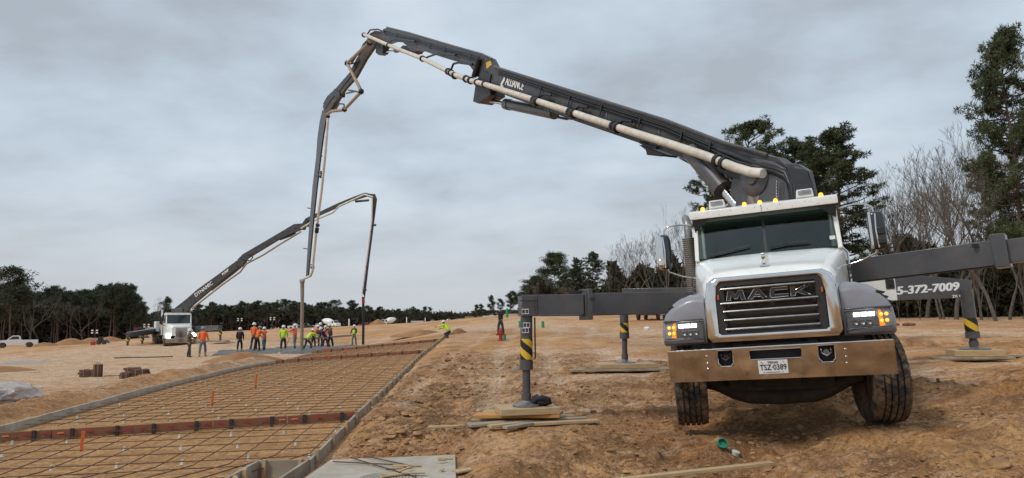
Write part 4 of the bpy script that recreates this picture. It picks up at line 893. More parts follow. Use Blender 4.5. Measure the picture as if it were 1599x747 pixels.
# hopper at the rear
mb = MB(); mb.hexa([(-.6, 9.6, .3), (.6, 9.6, .3), (.6, 10.4, .3), (-.6, 10.4, .3), (-.95, 9.4, 1.1), (.95, 9.4, 1.1), (.95, 10.9, 1.1), (-.95, 10.9, 1.1)]); mb.build('hopper', M['grey'], T_, bevel=.01)

# ---- outriggers
def hazard_tube(mb, p, q, r, turns=1.2, n=24, k=16):
    p, q = V(p), V(q); d = (q-p); e1 = d.normalized().orthogonal().normalized(); e2 = d.normalized().cross(e1)
    vs = []; fs = []; mi = []
    for i in range(k+1):
        for j in range(n): a = 2*math.pi*(j/n)+i/k*turns; vs.append(p+d*(i/k)+e1*math.cos(a)*r+e2*math.sin(a)*r)
    for i in range(k):
        for j in range(n):
            fs.append((i*n+j, i*n+(j+1) % n, (i+1)*n+(j+1) % n, (i+1)*n+j)); mi.append(0)
    o = len(mb.v); mb.v += [tuple(x) for x in vs]
    for f, m in zip(fs, mi): mb.f.append(tuple(x+o for x in f)); mb.m.append(m)
def hazard_mat():
    m = bpy.data.materials.new('hazard_stripes'); m.use_nodes = True; t = m.node_tree; b = t.nodes['Principled BSDF']; b.inputs['Roughness'].default_value = .45
    tcn = t.nodes.new('ShaderNodeTexCoord'); s = t.nodes.new('ShaderNodeSeparateXYZ'); t.links.new(tcn.outputs['UV'], s.inputs[0])
    w = t.nodes.new('ShaderNodeMath'); w.operation = 'FRACT'; a = t.nodes.new('ShaderNodeMath'); a.operation = 'MULTIPLY_ADD'; a.inputs[1].default_value = 1.0
    t.links.new(s.outputs[0], a.inputs[0]); t.links.new(s.outputs[1], a.inputs[2]); t.links.new(a.outputs[0], w.inputs[0])
    g = t.nodes.new('ShaderNodeMath'); g.operation = 'GREATER_THAN'; g.inputs[1].default_value = .5; t.links.new(w.outputs[0], g.inputs[0])
    mxn = t.nodes.new('ShaderNodeMixRGB'); mxn.inputs[1].default_value = (.012, .012, .012, 1); mxn.inputs[2].default_value = (.68, .42, .03, 1); t.links.new(g.outputs[0], mxn.inputs[0]); t.links.new(mxn.outputs[0], b.inputs['Base Color']); return m
M['hazard'] = hazard_mat()
def jack(parent, foot, top, r1, r2, hz0, hz1, collar, plate_r=.27, world=True):
    """jack leg: outer tube from top to collar, inner ram below, hazard band, plate"""
    foot, top = V(foot), V(top); d = top-foot; P = lambda f: foot+d*f
    mb = MB(); mb.tube([P(collar), P(1.0)], r1, 20); mb.tube([P(collar-.03), P(collar+.07)], r1*1.12, 20); mb.tube([P(.1), P(collar)], r2, 18)
    mb.tube([P(.06), P(.14)], r2*1.25, 16); 
    leg = mb.build('jack_leg', M['grey'], parent, world=world, smooth=50)
    return leg
def band(parent, foot, top, r, f0, f1, rep=2.0):
    foot, top = V(foot), V(top); d = top-foot; p = foot+d*f0; q = foot+d*f1; n = 28
    side = (Vector((0, 0, 0))); ax = d.normalized(); e1 = Vector((1, 0, 0)); e1 = (e1-ax*e1.dot(ax)).normalized(); e2 = ax.cross(e1)
    vs = []; uv = []
    for zi, c in ((0, p), (1, q)):
        for j in range(n+1): a = 2*math.pi*j/n; vs.append(c+e1*math.cos(a)*r+e2*math.sin(a)*r); uv.append((j/n*2, zi*(q-p).length/(2*math.pi*r)*2*1.3))
    mb = MB(); mb.add(vs, [(j, j+1, n+2+j, n+1+j) for j in range(n)]); o = mb.build('hazard_band', M['hazard'], parent, world=True, smooth=60, fix=False)
    me = o.data; ul = me.uv_layers.new(name='UVMap')
    for l in me.loops: ul.data[l.index].uv = uv[l.vertex_index]
    return o
def foot_plate(parent, foot, r):
    mb = MB(); mb.lathe([(r, 0), (r, .02), (r*.5, .045), (.07, .06), (.06, .12), (0, .12)], V(foot), (0, 0, 1), 28); mb.build('foot_plate', M['steel'], parent, world=True, smooth=40)

FLf = atY(822, 634, 9.8); FLt = atY(822, 494, 9.8)
def arm(name_pts, label=None):
    pass
# front left (picture left): outer box, collar, inner box
aFL = MB(); p0 = atY(812, 477.5, 9.8); p1 = atY(908, 476, 10.0); p2 = atY(1075, 473, 10.55)
hgt = .30
aFL.beam(p0, p1, .24, .285, up=(0, 0, 1)); aFL.beam(p1, p2, .30, .315, up=(0, 0, 1))
aFL.beam(atY(911, 476, 10.0), atY(918, 476, 10.02), .36, .43); aFL.beam(atY(812, 493, 9.79), atY(905, 492.5, 9.99), .27, .02)
a1 = aFL.build('outrigger_arm', M['grey'], T_, world=True, bevel=.008)
mb = MB()
mb.tube([atY(835, 496, 9.75), atY(836, 560, 9.75), atY(833, 561, 9.75)], .011, 6); mb.build('drain_tube', M['black'], a1, world=True)
for nm_, f_ in (('latch', lambda mb: mb.box(tuple(V(atY(926, 467, 9.85))-Vector((.03, .02, .025))), tuple(V(atY(926, 467, 9.85))+Vector((.03, .02, .025))))), ('end_plate', lambda mb: mb.beam(atY(808, 460, 9.8), atY(812, 460, 9.8), .28, .02)), ('rail', lambda mb: mb.beam(atY(811, 470, 9.65), atY(840, 470, 9.7), .012, .012)), ('bracket', lambda mb: mb.beam(atY(839.5, 462, 9.66), atY(839.5, 492, 9.66), .012, .015, up=(1, 0, 0))), ('top_plate', lambda mb: mb.beam(atY(885, 459, 10.1), atY(908, 456, 10.15), .2, .05))):
    mb = MB(); f_(mb); mb.build(nm_, M['black'], a1, world=True)
jack(a1, FLf, FLt, .083, .055, 0, 0, .43); band(a1, FLf, FLt, .0855, .515, .745); foot_plate(a1, FLf, .19)
mb = MB()
for (px, py) in ((820, 487), (822, 508), (820, 516)):
    c = V(atY(px, py, 9.8)); f = -.15 if py < 490 else -.095; mb.tube([c+Vector((x, f, z)) for x, z in ((-.045, -.03), (.045, -.03), (.045, .03), (-.045, .03))], .005, 4, closed=True); mb.tube([c+Vector((0, f, -.03)), c+Vector((0, f, .03))], .004, 4)
mb.build('warning_label', M['letter'], a1, world=True)
# front right: runs out of the picture
q0 = atY(1310, 427, 11.0); q1 = atY(1555, 396, 9.55); q2 = atY(1700, 377, 8.9)
mb = MB(); mb.beam(q0, q1, .28, .345); mb.beam(q1, q2, .22, .315); mb.beam(atY(1551, 394, 9.56), atY(1575, 391, 9.45), .36, .45)
mb.beam(V(q0)+Vector((0, -.15, .175)), V(q1)+Vector((0, -.15, .175)), .03, .018); mb.beam(V(q0)+Vector((0, -.15, -.175)), V(q1)+Vector((0, -.15, -.175)), .03, .018)
a2 = mb.build('outrigger_arm', M['grey'], T_, world=True, bevel=.008)
mb = MB(); c = V(atY(1523, 384, 9.55)); mb.box(tuple(c-Vector((.035, .01, .025))), tuple(c+Vector((.035, .02, .025)))); mb.build('arm_fittings', M['black'], a2, world=True)
FRt = V(q2)-Vector((.05, 0, .15)); FRf = Vector((FRt.x+.04, FRt.y, 1.05)); FRf.z = gz(FRf.x, FRf.y)+.2
jack(a2, FRf, FRt, .083, .055, 0, 0, .43); band(a2, FRf, FRt, .0855, .515, .745); foot_plate(a2, FRf, .19)
# rear left
RLf = atY(976, 567, 16.5); RLt = atY(974, 470, 16.5)
mb = MB(); s0 = tl(RLt); e0_ = (-.9, 7.9, .95)
def wedge(mb, a, b, w, h0, h1, dz0=0, dz1=0):
    a, b = V(a), V(b); d = (b-a).normalized(); sd_ = d.cross(Vector((0, 0, 1))).normalized()
    def ring(c, h, dz): return [c-sd_*w/2+Vector((0, 0, dz)), c+sd_*w/2+Vector((0, 0, dz)), c+sd_*w/2+Vector((0, 0, dz+h)), c-sd_*w/2+Vector((0, 0, dz+h))]
    A, B = ring(a, h0, dz0), ring(b, h1, dz1); mb.add(A+B, [(0, 1, 2, 3), (7, 6, 5, 4), (0, 4, 5, 1), (1, 5, 6, 2), (2, 6, 7, 3), (3, 7, 4, 0)])
wedge(mb, s0, e0_, .3, .38, .75, -.1, -.25); a3 = mb.build('outrigger_arm', M['grey'], T_, bevel=.01)
jack(a3, RLf, RLt, .10, .062, 0, 0, .42); band(a3, RLf, RLt, .103, .44, .64); foot_plate(a3, RLf, .24)
# rear right with the phone number
RRf = atY(1522, 546, 14.0); RRt = atY(1508, 452, 14.0)
x = tl(RRt); Pk = lambda px, py, o=0: tl(onplane(px, py, TO+tA*x.y, tA))+Vector((0, o, 0))
out = [Pk(1350, 427), Pk(1395, 427), Pk(1518, 437.5), Pk(1518, 464), Pk(1350, 471)]
mb = MB(); mb.prism([(p.x, p.z) for p in out], lambda u, v, t: (u, x.y+t, v), 0, .3); a4 = mb.build('outrigger_arm', M['grey'], T_, bevel=.008)
mb = MB(); cc = Pk(1447, 451.5); [put_text(mb, '5-372-7009', .225, (cc.x+q_, x.y-.004-.0005*k_, cc.z), (1, 0, .0), (0, 0, 1), extrude=.003, sx=1.06, bold=.004, shear=.15) for k_, q_ in enumerate((0, .008, .016))]
cc = Pk(1503, 463); put_text(mb, 'ZX 4.16', .07, (cc.x-.06, x.y-.004, cc.z+.01), (1, 0, 0), (0, 0, 1), extrude=.002, bold=.002)
mb.build('phone_number', M['letter'], a4, smooth=0)
jack(a4, RRf, RRt, .115, .07, 0, 0, .22); band(a4, RRf, RRt, .119, .30, .52); foot_plate(a4, RRf, .28)

# ---- boom
Bbase = V(TO+tA*4.2); Btip = atZ(471, 548, .15); hD = (Btip-Bbase); hD.z = 0; hD.normalize(); nD = Vector((hD.y, -hD.x, 0)); nD = nD if nD.dot(CAM-Bbase) > 0 else -nD
def boomtools(base, h, n, parent):
    def bp(px, py, off=0.0): p = onplane(px, py, base+n*off, n); return ((p-base).dot(h), p.z)
    def W(d, z, off=0.0): p = base+h*d+n*off; return Vector((p.x, p.y, z))
    def section(pix, w, name, m_, bevel=.01, extra=0):
        o = [bp(px, py, w/2) for px, py in pix]; mb = MB(); mb.prism(o, lambda u, v, t: W(u, v, t), w/2-w*.42, w/2); return mb.build(name, m_, parent, world=True, bevel=bevel, smooth=25)
    def pl(pix, off): return [W(*bp(px, py, off), off) for px, py in pix]
    return bp, W, section, pl
bp, W, section, pl = boomtools(Bbase, hD, nD, T_)
# turret
o_ = [bp(px, py, .35) for px, py in [(1146, 335), (1158, 252), (1172, 247), (1205, 252), (1222, 262), (1238, 335)]]
mb = MB(); mb.prism(o_, lambda u, v, t: W(u, v, t), .27, .35); mb.prism(o_, lambda u, v, t: W(u, v, t), -.35, -.27)
oi = [bp(px, py, 0) for px, py in [(1152, 330), (1160, 280), (1222, 285), (1232, 330)]]; mb.prism(oi, lambda u, v, t: W(u, v, t), -.26, .26)
mb.lathe([(.55, 0), (.55, .25), (.45, .3), (.45, .9)], Bbase+Vector((0, 0, .9)), (0, 0, 1), 28)
tur = mb.build('turret', M['grey'], T_, world=True, bevel=.01)
pc = W(*bp(1178, 279, .36), .36)
mb = MB(); mb.lathe([(.30, 0), (.30, .03), (.24, .06), (.12, .06), (.10, .1), (0, .1)], pc-nD*.02, nD, 28); mb.build('pivot', M['grey'], tur, world=True, smooth=40)
mb = MB(); st = mat('turret_stain', (.10, .07, .05), (.3, .27, .24), 14, rough=.8, stretch=(1, 1, .15))
mb.prism([bp(px, py, .353) for px, py in [(1166, 322), (1170, 293), (1187, 291), (1184, 322)]], lambda u, v, t: W(u, v, t), .352, .356); mb.build('grease_stain', st, tur, world=True)
S1 = [(1231, 275), (1226, 256), (1214, 246), (1198, 243), (1175, 236), (1129, 223), (1040, 188.5), (900, 145), (800, 114), (775, 105), (768, 104), (763, 112), (758, 150), (768, 141), (900, 190), (1040, 238), (1078, 252), (1152, 281), (1190, 292), (1215, 290)]
s1 = section(S1, .50, 'boom_section', M['boom'])
# flange strip along the top, hydraulic tubes with clamps
mb = MB(); tp = [(1198, 242), (1129, 222.5), (1040, 188), (900, 144.5), (772, 104)]; q = [W(*bp(px, py, .27), .27) for px, py in tp]; mb.tube(q, .035, 6); mb.build('top_flange', M['grey'], s1, world=True)
for (xa, ya, xb, yb) in ((858, 134, 857, 174), (948, 165, 946, 203), (1030, 196, 1028, 231), (1098, 222, 1094, 254)):
    mb = MB(); mb.beam(*pl([(xa, ya), (xb, yb)], .255), .012, .06, up=hD); mb.build('rib', M['grey'], s1, world=True)
for (px, py) in ((905, 172), (985, 198), (1062, 226)):
    mb = MB(); c_ = pl([(px, py)], .256)[0]; e_ = (pl([(px+10, py+3.6)], .256)[0]-c_).normalized(); mb.obox(c_, e_, nD, e_.cross(nD), .16, .008, .09); mb.build('access_plate', M['boombrown'], s1, world=True)
mb = MB()
for k in range(5):
    f = k*2.6+3; pts = [(1148, 239+f*1.1), (1040, 192+f), (900, 148+f*.8), (778, 108+f*.62)]; mb.tube(pl(pts, .275+.015*(k % 2)), .017, 6)
for (px, py) in ((1110, 222), (1065, 206), (1000, 184), (940, 164), (890, 150), (845, 136)):
    f0, f1 = pl([(px, py)], .31)[0], pl([(px-4, py+18)], .31)[0]; mb.beam(f0, f1, .02, .045, up=hD)
mb.build('hydraulic_tubes', M['blacktube'], s1, world=True, smooth=50)
mb = MB(); c = pl([(803, 132.5)], .262)[0]; c2 = pl([(789, 128)], .262)[0]; c3 = pl([(817, 137)], .262)[0]; ex = (c3-c2).normalized(); ey = nD.cross(ex); wd = (c3-c2).length
def fit_text(mb, txt, size, cen, width, **k):
    vs, fs = text_geo(txt, size, **k); x0 = min(v.x for v in vs); x1 = max(v.x for v in vs); f = width/(x1-x0); xm = (x0+x1)/2
    mb.add([cen+ex*((v.x-xm)*f)+ey*v.y+nD*v.z for v in vs], fs)
[fit_text(mb, 'ALLIANCE', .36, c+ey*.03+ex*q_, wd, extrude=.004+.0007*k_, shear=.15) for k_, q_ in enumerate((0, .022))]; fit_text(mb, 'CONCRETE PUMPS', .12, c-ey*.22+ex*.05, wd*.86, extrude=.004, bold=.002)
lc = c-ex*(wd*.5+.26)+ey*.0
mb.add([lc+ex*x_+ey*y_+nD*.003 for x_, y_ in ((-.05, -.2), (.16, -.2), (.17, -.13), (.06, -.13), (.19, .05), (.19, .18), (-.02, .22), (-.04, .14), (.10, .11), (-.05, -.08))], [tuple(range(10))])
mb.build('lettering', M['letter'], s1, world=True, smooth=0)
# black hose bundle draping over the root of the boom
mb = MB()
for k in range(7): mb.tube(pl([(1122, 232+k*2), (1150, 242+k*2.6), (1180, 254+k*1.8), (1210, 262+k*1.6), (1226, 268+k*2), (1234+k*.5, 290), (1236+k, 330)], .34+.03*math.sin(k*2)), .036+.004*(k % 3), 8)
mb.build('hose_bundle', M['blacktube'], s1, world=True, smooth=60)
mb = MB(); mb.prism([bp(px, py, .2) for px, py in [(1218, 256), (1232, 262), (1246, 300), (1254, 335), (1222, 335), (1222, 300)]], lambda u, v, t: W(u, v, t), -.2, .25); mb.build('hose_guard', M['black'], tur, world=True)
mb = MB(); cpts = pl([(1214, 285+i*2.4) for i in range(17)], .42)
for i, p_ in enumerate(cpts): mb.tube([p_+(hD if i % 2 else nD)*(.022*math.cos(a_))+Vector((0, 0, .035*math.sin(a_))) for a_ in [j*math.pi/4 for j in range(8)]], .006, 5, closed=True)
mb.build('chain', M['steel'], tur, world=True, smooth=60)
def cyl(parent, a, b, f, r1, r2, off, nm='hydraulic_cylinder', w=True):
    A, B = pl([a, b], off); c_ = A.lerp(B, f); mb = MB(); mb.tube([A, c_], r1, 18); mb.tube([A.lerp(B, f-.05), A.lerp(B, f+.01)], r1*1.12, 18); mb.tube([c_, B], r2, 14, mi=1); return mb.build(nm, [M['grey'], M['chrome']], parent, world=True, smooth=50)
cyl(s1, (1080, 236), (1153, 324), .70, .185, .095, .22)
mb = MB(); mb.prism([bp(px, py, 0) for px, py in [(1062, 246), (1130, 272), (1110, 272), (1084, 258), (1072, 252)]], lambda u, v, t: W(u, v, t), -.16, .1); mb.build('cylinder_bracket', M['boom'], s1, world=True, bevel=.01)
# small brackets under section 1
mb = MB(); mb.prism([bp(px, py, 0) for px, py in [(1012, 228), (1050, 243), (1048, 246), (1040, 243), (1030, 242), (1025, 244), (1023, 236)]], lambda u, v, t: W(u, v, t), -.15, .25)
mb.build('bracket', M['black'], s1, world=True)
for q_, o_ in (([(1000, 222), (1010, 228), (1026, 231)], .3), ([(870, 183), (885, 186), (893, 184)], .0)): mb = MB(); mb.tube(pl(q_, o_), .035, 8); mb.build('hose_end', M['black'], s1, world=True)
cyl(s1, (866, 178), (757, 156), .64, .155, .06, .0)
mb = MB(); mb.tube(pl([(860, 179), (835, 173), (795, 170)], -.1), .05, 8); mb.build('cylinder_hose', M['black'], s1, world=True, smooth=60)
mb = MB(); mb.prism([bp(px, py, .1) for px, py in [(762, 112), (752, 128), (747, 160), (755, 163), (775, 150), (772, 135), (775, 118)]], lambda u, v, t: W(u, v, t), -.22, .3); mb.build('link', M['black'], s1, world=True, bevel=.01)
S2 = [(773, 104), (767, 92), (753, 85), (707, 72), (640, 52), (604, 43), (598, 46), (592, 62), (594, 72), (603, 70), (616, 65), (628, 66), (634, 71), (642, 80), (662, 80), (679, 86), (711, 96), (722, 97), (733, 103), (740, 112), (744, 120), (752, 122), (763, 116)]
s2 = section(S2, .42, 'boom_section', M['boom'])
mb = MB(); mb.tube(pl([(768, 92), (753, 84.5), (707, 71.5), (640, 51.5), (604, 42.5)], .22), .03, 6); mb.build('top_flange', M['grey'], s2, world=True)
mb = MB()
for k in range(4): mb.tube(pl([(748, 89+k*2.4), (700, 76+k*2.2), (640, 58+k*2), (600, 48+k*2)], .235+.012*(k % 2)), .016, 6)
for (px, py) in ((735, 85), (695, 74), (672, 67), (651, 61), (620, 52)): f0, f1 = pl([(px, py), (px-2, py+9)], .25); mb.beam(f0, f1, .02, .07, up=hD)
mb.tube(pl([(600, 50), (590, 46), (578, 47), (573, 55)], .3), .04, 6)
mb.build('hydraulic_tubes', M['blacktube'], s2, world=True, smooth=50)
mb = MB(); P4 = pl([(759, 98), (766, 95), (768, 101), (760, 108)], .216)
mb.add(P4, [(0, 1, 2, 3)]); mb.build('hazard_patch', M['yellow'], s2, world=True)
cyl(s2, (650, 75), (596, 82), .55, .10, .05, .0)
mb = MB(); mb.prism([bp(px, py, 0) for px, py in [(593, 64), (604, 62), (602, 84), (596, 87), (591, 83)]], lambda u, v, t: W(u, v, t), -.15, .15)
mb.prism([bp(px, py, 0) for px, py in [(636, 72), (648, 78), (658, 80), (655, 84), (645, 86), (634, 84), (628, 80)]], lambda u, v, t: W(u, v, t), -.12, .2); mb.build('link', M['black'], s2, world=True)
mb = MB(); mb.tube(pl([(748, 92), (740, 120)], .3), .09, 10); mb.build('hydraulic_cylinder', M['black'], s2, world=True)
S3 = [(572.6, 62), (578, 52), (586, 48), (599, 50), (594, 60), (586, 70), (571, 92), (555, 121), (538, 140), (529, 155), (519, 172), (511, 178), (506, 176), (504, 166), (511, 151), (525, 138), (546, 114), (559, 88), (566, 69)]
s3 = section(S3, .36, 'boom_section', M['boombrown'])
mb = MB(); mb.prism([bp(px, py, .2) for px, py in [(558, 90), (546, 114), (525, 138), (511, 151), (505, 162), (508, 170), (517, 156), (530, 143), (548, 120), (562, 94)]], lambda u, v, t: W(u, v, t), .185, .22); mb.tube(pl([(548, 100), (560, 82), (572, 66)], .25), .05, 6)
mb.prism([bp(px, py, 0) for px, py in [(528, 140), (537, 146), (536, 152), (531, 153), (526, 149)]], lambda u, v, t: W(u, v, t), -.1, .25); mb.tube(pl([(533, 150), (524, 160), (517, 172)], .2), .09, 8); mb.build('link', M['black'], s3, world=True)
S4 = [(503, 173), (508, 170), (512, 176), (508, 190), (504.5, 210), (500.5, 240), (494, 295), (488.7, 345), (484.5, 390), (480.5, 432), (477.5, 432), (480, 390), (483.3, 345), (488, 290), (493.5, 245), (495.5, 215), (499, 190)]
s4 = section(S4, .24, 'boom_section', M['boom'])
mb = MB()
for (px, py) in ((480, 325), (474, 388), (494, 242)): mb = MB(); mb.tube(pl([(px, py), (px+6, py+1), (px+9, py+2)], 0), .035, 6); mb.build('bracket', M['black'], s4, world=True)
# delivery line
def line(pix, off, r, nm, m_, parent=T_, n=14): mb = MB(); mb.tube(pl(pix, off), r, n); return mb.build(nm, m_, parent, world=True, smooth=60)
d1 = line([(1192, 271), (1172, 269), (1146, 261), (1100, 243), (1040, 223), (985, 206), (900, 178), (830, 155), (760, 133), (738, 127)], .46, .083, 'delivery_pipe', M['pipe'])
def piece(parent, nm, m_, fn, smooth=50): mb = MB(); fn(mb); return mb.build(nm, m_, parent, world=True, smooth=smooth)
def clampring(px, py, dxp, dyp, off, r, wd=.1, parent=None):
    a, b = pl([(px-dxp, py-dyp), (px+dxp, py+dyp)], off); d = (b-a).normalized(); c = (a+b)/2; piece(CP, 'pipe_clamp', M['blacktube'], lambda mb: mb.tube([c-d*wd/2, c+d*wd/2], r, 14))
CP = d1
for (px, py) in ((1130, 255), (1120, 251), (965, 199), (958, 197), (897, 178), (890, 175), (840, 158.5), (834, 156.5), (757, 132), (745, 129)): clampring(px, py, 4, 1.3, .46, .115, .07)
for (px, py) in ((963, 199), (894, 177), (837, 158)): 
    piece(d1, 'clamp_bracket', M['blacktube'], lambda mb: (mb.tube(pl([(px+24, py-9), (px+10, py-10), (px+2, py-4), (px, py), (px-3, py+10)], .38), .03, 6), mb.tube(pl([(px-1.5, py), (px+2.5, py+1)], .46), .125, 14)))
piece(d1, 'clamp_bracket', M['blacktube'], lambda mb: mb.tube(pl([(1130, 253), (1125, 246)], .3), .05, 6))
d2 = line([(738, 127), (715, 119), (700, 112), (660, 92), (612, 73), (575, 57), (568, 54.5)], .44, .083, 'delivery_pipe', M['pipe'])
CP = d2
for (px, py) in ((735, 126), (728, 123.5), (710, 121-2.5), (704, 114), (700, 112), (660, 97-5), (607, 71.5), (568.5, 55)): clampring(px, py, 4, 1.7, .44, .125, .10)
for pts in ([(604, 72), (612, 63), (620, 61), (648, 65)], [(661, 92), (685, 83), (712, 86)], [(704, 110), (708, 100), (716, 98), (738, 101)]): piece(d2, 'clamp_bracket', M['blacktube'], lambda mb: mb.tube(pl(pts, .36), .04, 8))
for pts in ([(580, 64), (542, 99)], [(542, 99), (564, 142)], [(564, 142), (539, 170)], [(539, 170), (519, 174)]): pass
d3 = line([(579, 65), (543, 98), (543, 101), (563.5, 141), (563.5, 144), (540, 169), (536, 172), (518, 174), (511, 179)], .5, .085, 'delivery_pipe', M['pipebrown'])
for (px, py) in ((542, 99), (564, 143), (538, 171), (577, 67)): piece(d3, 'pipe_clamp', M['blacktube'], lambda mb: mb.ico(pl([(px, py)], .5)[0], .17, random.Random(1), .05))
for pts in ([(543, 101), (556, 98)], [(541, 146), (555, 143), (563, 145)], [(544, 141), (556, 143)], [(525, 170), (530, 162), (537, 163), (538, 170)]): piece(d3, 'clamp_bracket', M['blacktube'], lambda mb: mb.tube(pl(pts, .3), .045, 6))
d4 = line([(511, 179), (512, 186), (508, 240), (502, 300), (495, 352), (490, 400), (488, 424), (485, 431), (478, 434), (474, 436), (472, 440)], .42, .08, 'delivery_pipe', M['pipe'])
CP = d4
for (px, py) in ((512, 182), (503, 271), (502, 276), (496, 352), (495, 358), (494.5, 362), (488, 418)): clampring(px, py, .6, -4, .42, .13, .12)
for (px, py) in ((501, 268), (500, 275), (489, 414)): piece(d4, 'clamp_bracket', M['blacktube'], lambda mb: mb.tube(pl([(px-8, py-1), (px+1, py)], .2), .04, 6))
mb = MB(); mb.tube(pl([(472, 438), (472, 470), (471.5, 510), (471, 549)], .42), [.14, .12, .12, .115], 14); eh = mb.build('end_hose', M['hose'], T_, world=True, smooth=60)
mb = MB(); mb.tube(pl([(472, 446), (472, 451)], .42), .13, 14); mb.build('tape', M['blue'], eh, world=True); mb = MB(); mb.tube(pl([(472, 437), (472, 441)], .42), .18, 14); mb.build('hose_coupling', M['steel'], eh, world=True)

# ------------------------------------------------------------------ far concrete pump truck
def far_truck():
    yaw = math.radians(-33); a = Vector((math.sin(yaw), math.cos(yaw), 0)); r = Vector((math.cos(yaw), -math.sin(yaw), 0)); u = Vector((0, 0, 1))
    O = atY(283, 541, 60.5); O.z = O.z-.05
    MT = Matrix(((r.x, a.x, 0, O.x), (r.y, a.y, 0, O.y), (r.z, a.z, 1, O.z), (0, 0, 0, 1)))
    t = thing('concrete_pump_truck', 'distant white concrete pump truck behind the workers with its headlights on', 'pump truck', mtx=MT)
    def B(nm, m_, fn, parent=None, bevel=.02, smooth=35): mb = MB(); fn(mb); return mb.build(nm, m_, parent or t, bevel=bevel, smooth=smooth)
    hd = B('hood', M['white'], lambda mb: mb.loft([[(x*k, y, z0+(z-z0)*1) for x, z in ((-.9, .95), (-.9, zt_-.15), (-.7, zt_), (.7, zt_), (.9, zt_-.15), (.9, .95))] for y, k, zt_, z0 in ((.25, .85, 1.75, 0), (.5, .95, 1.85, 0), (1.9, 1.08, 2.0, 0))]))
    g = B('grille', M['chrome'], lambda mb: mb.box((-.5, .16, .75), (.5, .3, 1.68)))
    B('grille_mesh', M['black'], lambda mb: [mb.box((-.42, .14, .83+k*.08), (.42, .17, .87+k*.08)) for k in range(10)], g, 0)
    B('bumper', M['chrome'], lambda mb: mb.box((-1.2, 0, .35), (1.2, .2, .72)))
    for s in (-1, 1):
        f = B('fender', M['white'], lambda mb: mb.loft([[(s*(.8+.45*c_), y, z) for c_, z in ((0, .6), (0, 1.25*k), (.5, 1.3*k), (1, 1.05*k), (1, .7))] for y, k in ((.3, .9), (.6, 1), (1.5, 1), (1.8, .75))]))
        hl = B('headlight', M['lampfar'], lambda mb: mb.lathe([(.0, .0), (.17, .01), (.17, .08)], (s*.98, .22, .98), (0, 1, 0), 12))
    c = B('cab', M['white'], lambda mb: (mb.box((-1.05, 1.9, .8), (1.05, 3.4, 2.0)), mb.box((-1.0, 3.2, 2.0), (1.0, 3.4, 2.8)), mb.loft([[(-1.04, y, z), (-.95, y, z+.16), (.95, y, z+.16), (1.04, y, z)] for y, z in ((2.0, 2.74), (3.4, 2.8))]), [mb.beam((s*.98, 1.95, 2.0), (s*.98, 2.15, 2.8), .1, .1, up=(0, 1, 0)) for s in (-1, 1)]))
    B('windshield', M['darkglass'], lambda mb: mb.hexa([(-.95, 1.96, 2.0), (.95, 1.96, 2.0), (.95, 2.06, 2.0), (-.95, 2.06, 2.0), (-.93, 2.12, 2.76), (.93, 2.12, 2.76), (.93, 2.2, 2.76), (-.93, 2.2, 2.76)]), c, 0)
    for s in (-1, 1):
        B('side_window', M['darkglass'], lambda mb: mb.add([(s*1.055, 2.2, 2.05), (s*1.055, 3.1, 2.05), (s*1.0, 3.1, 2.7), (s*1.0, 2.3, 2.7)], [(0, 1, 2, 3)]), c, 0)
        B('mirror', M['black'], lambda mb: (mb.tube([(s*1.05, 2.1, 2.6), (s*1.4, 2.0, 2.6), (s*1.4, 2.0, 1.95), (s*1.05, 2.1, 1.8)], .03, 6), mb.box((s*1.4-.12, 1.95, 1.95), (s*1.4+.12, 2.05, 2.55))), c, 0)
    B('exhaust_stack', M['chrome'], lambda mb: mb.tube([(-1.15, 3.5, 1.0), (-1.15, 3.5, 3.2)], .1, 10))
    ch = B('chassis', M['under'], lambda mb: (mb.box((-.5, .3, .55), (.5, 11, .9)), mb.box((-1.15, 3.6, .9), (1.15, 11, 1.15)), mb.box((-1.1, 1.5, .5), (1.1, 3.5, .9))))
    B('deck_box', M['grey'], lambda mb: (mb.box((-1.1, 3.7, 1.15), (1.1, 5.6, 1.7)), mb.box((-.9, 6, 1.15), (.9, 10, 1.6))), ch)
    B('water_box', M['whitepl'], lambda mb: mb.box((-1.25, 6.8, 1.3), (-.6, 8.4, 2.25)), ch)
    def W_(x, y, w):
        R_ = .53; q = B('wheel', M['rubber'], lambda mb: mb.lathe([(.28, -w/2), (.45, -w/2), (R_, -w*.42), (R_, w*.42), (.45, w/2), (.28, w/2)], (x, y, R_), (1, 0, 0), 22), None, 0); s = 1 if x > 0 else -1
        B('rim', M['steel'], lambda mb: mb.lathe([(.28, s*w*.45), (.2, s*w*.1), (.1, s*w*.1), (.1, s*w*.4), (0, s*w*.42)], (x, y, R_), (1, 0, 0), 14), q, 0)
    for x in (-1.05, 1.05): W_(x, 1.0, .4)
    for y in (6.3, 7.6, 8.9):
        for x in (-.98, .98): W_(x, y, .55)
    # outriggers, placed by their own feet
    def outr(top, foot, root, w0=.35):
        mb = MB(); mb.beam(root, top, .35, .5, h2=.42); o = mb.build('outrigger_arm', M['grey'], t, world=True, bevel=.01)
        mb = MB(); mb.tube([foot, V(foot).lerp(V(top), .45)], .09, 10); mb.tube([V(foot).lerp(V(top), .4), top], .14, 12); mb.build('jack_leg', M['grey'], o, world=True)
        band(o, foot, top, .15, .45, .75)
        mb = MB(); mb.box(tuple(V(foot)-Vector((.6, .5, .12))), tuple(V(foot)+Vector((.6, .5, .0)))); mb.build('foot_plate', M['woodold'], o, world=True)
    wl = lambda x, y, z: MT @ Vector((x, y, z))
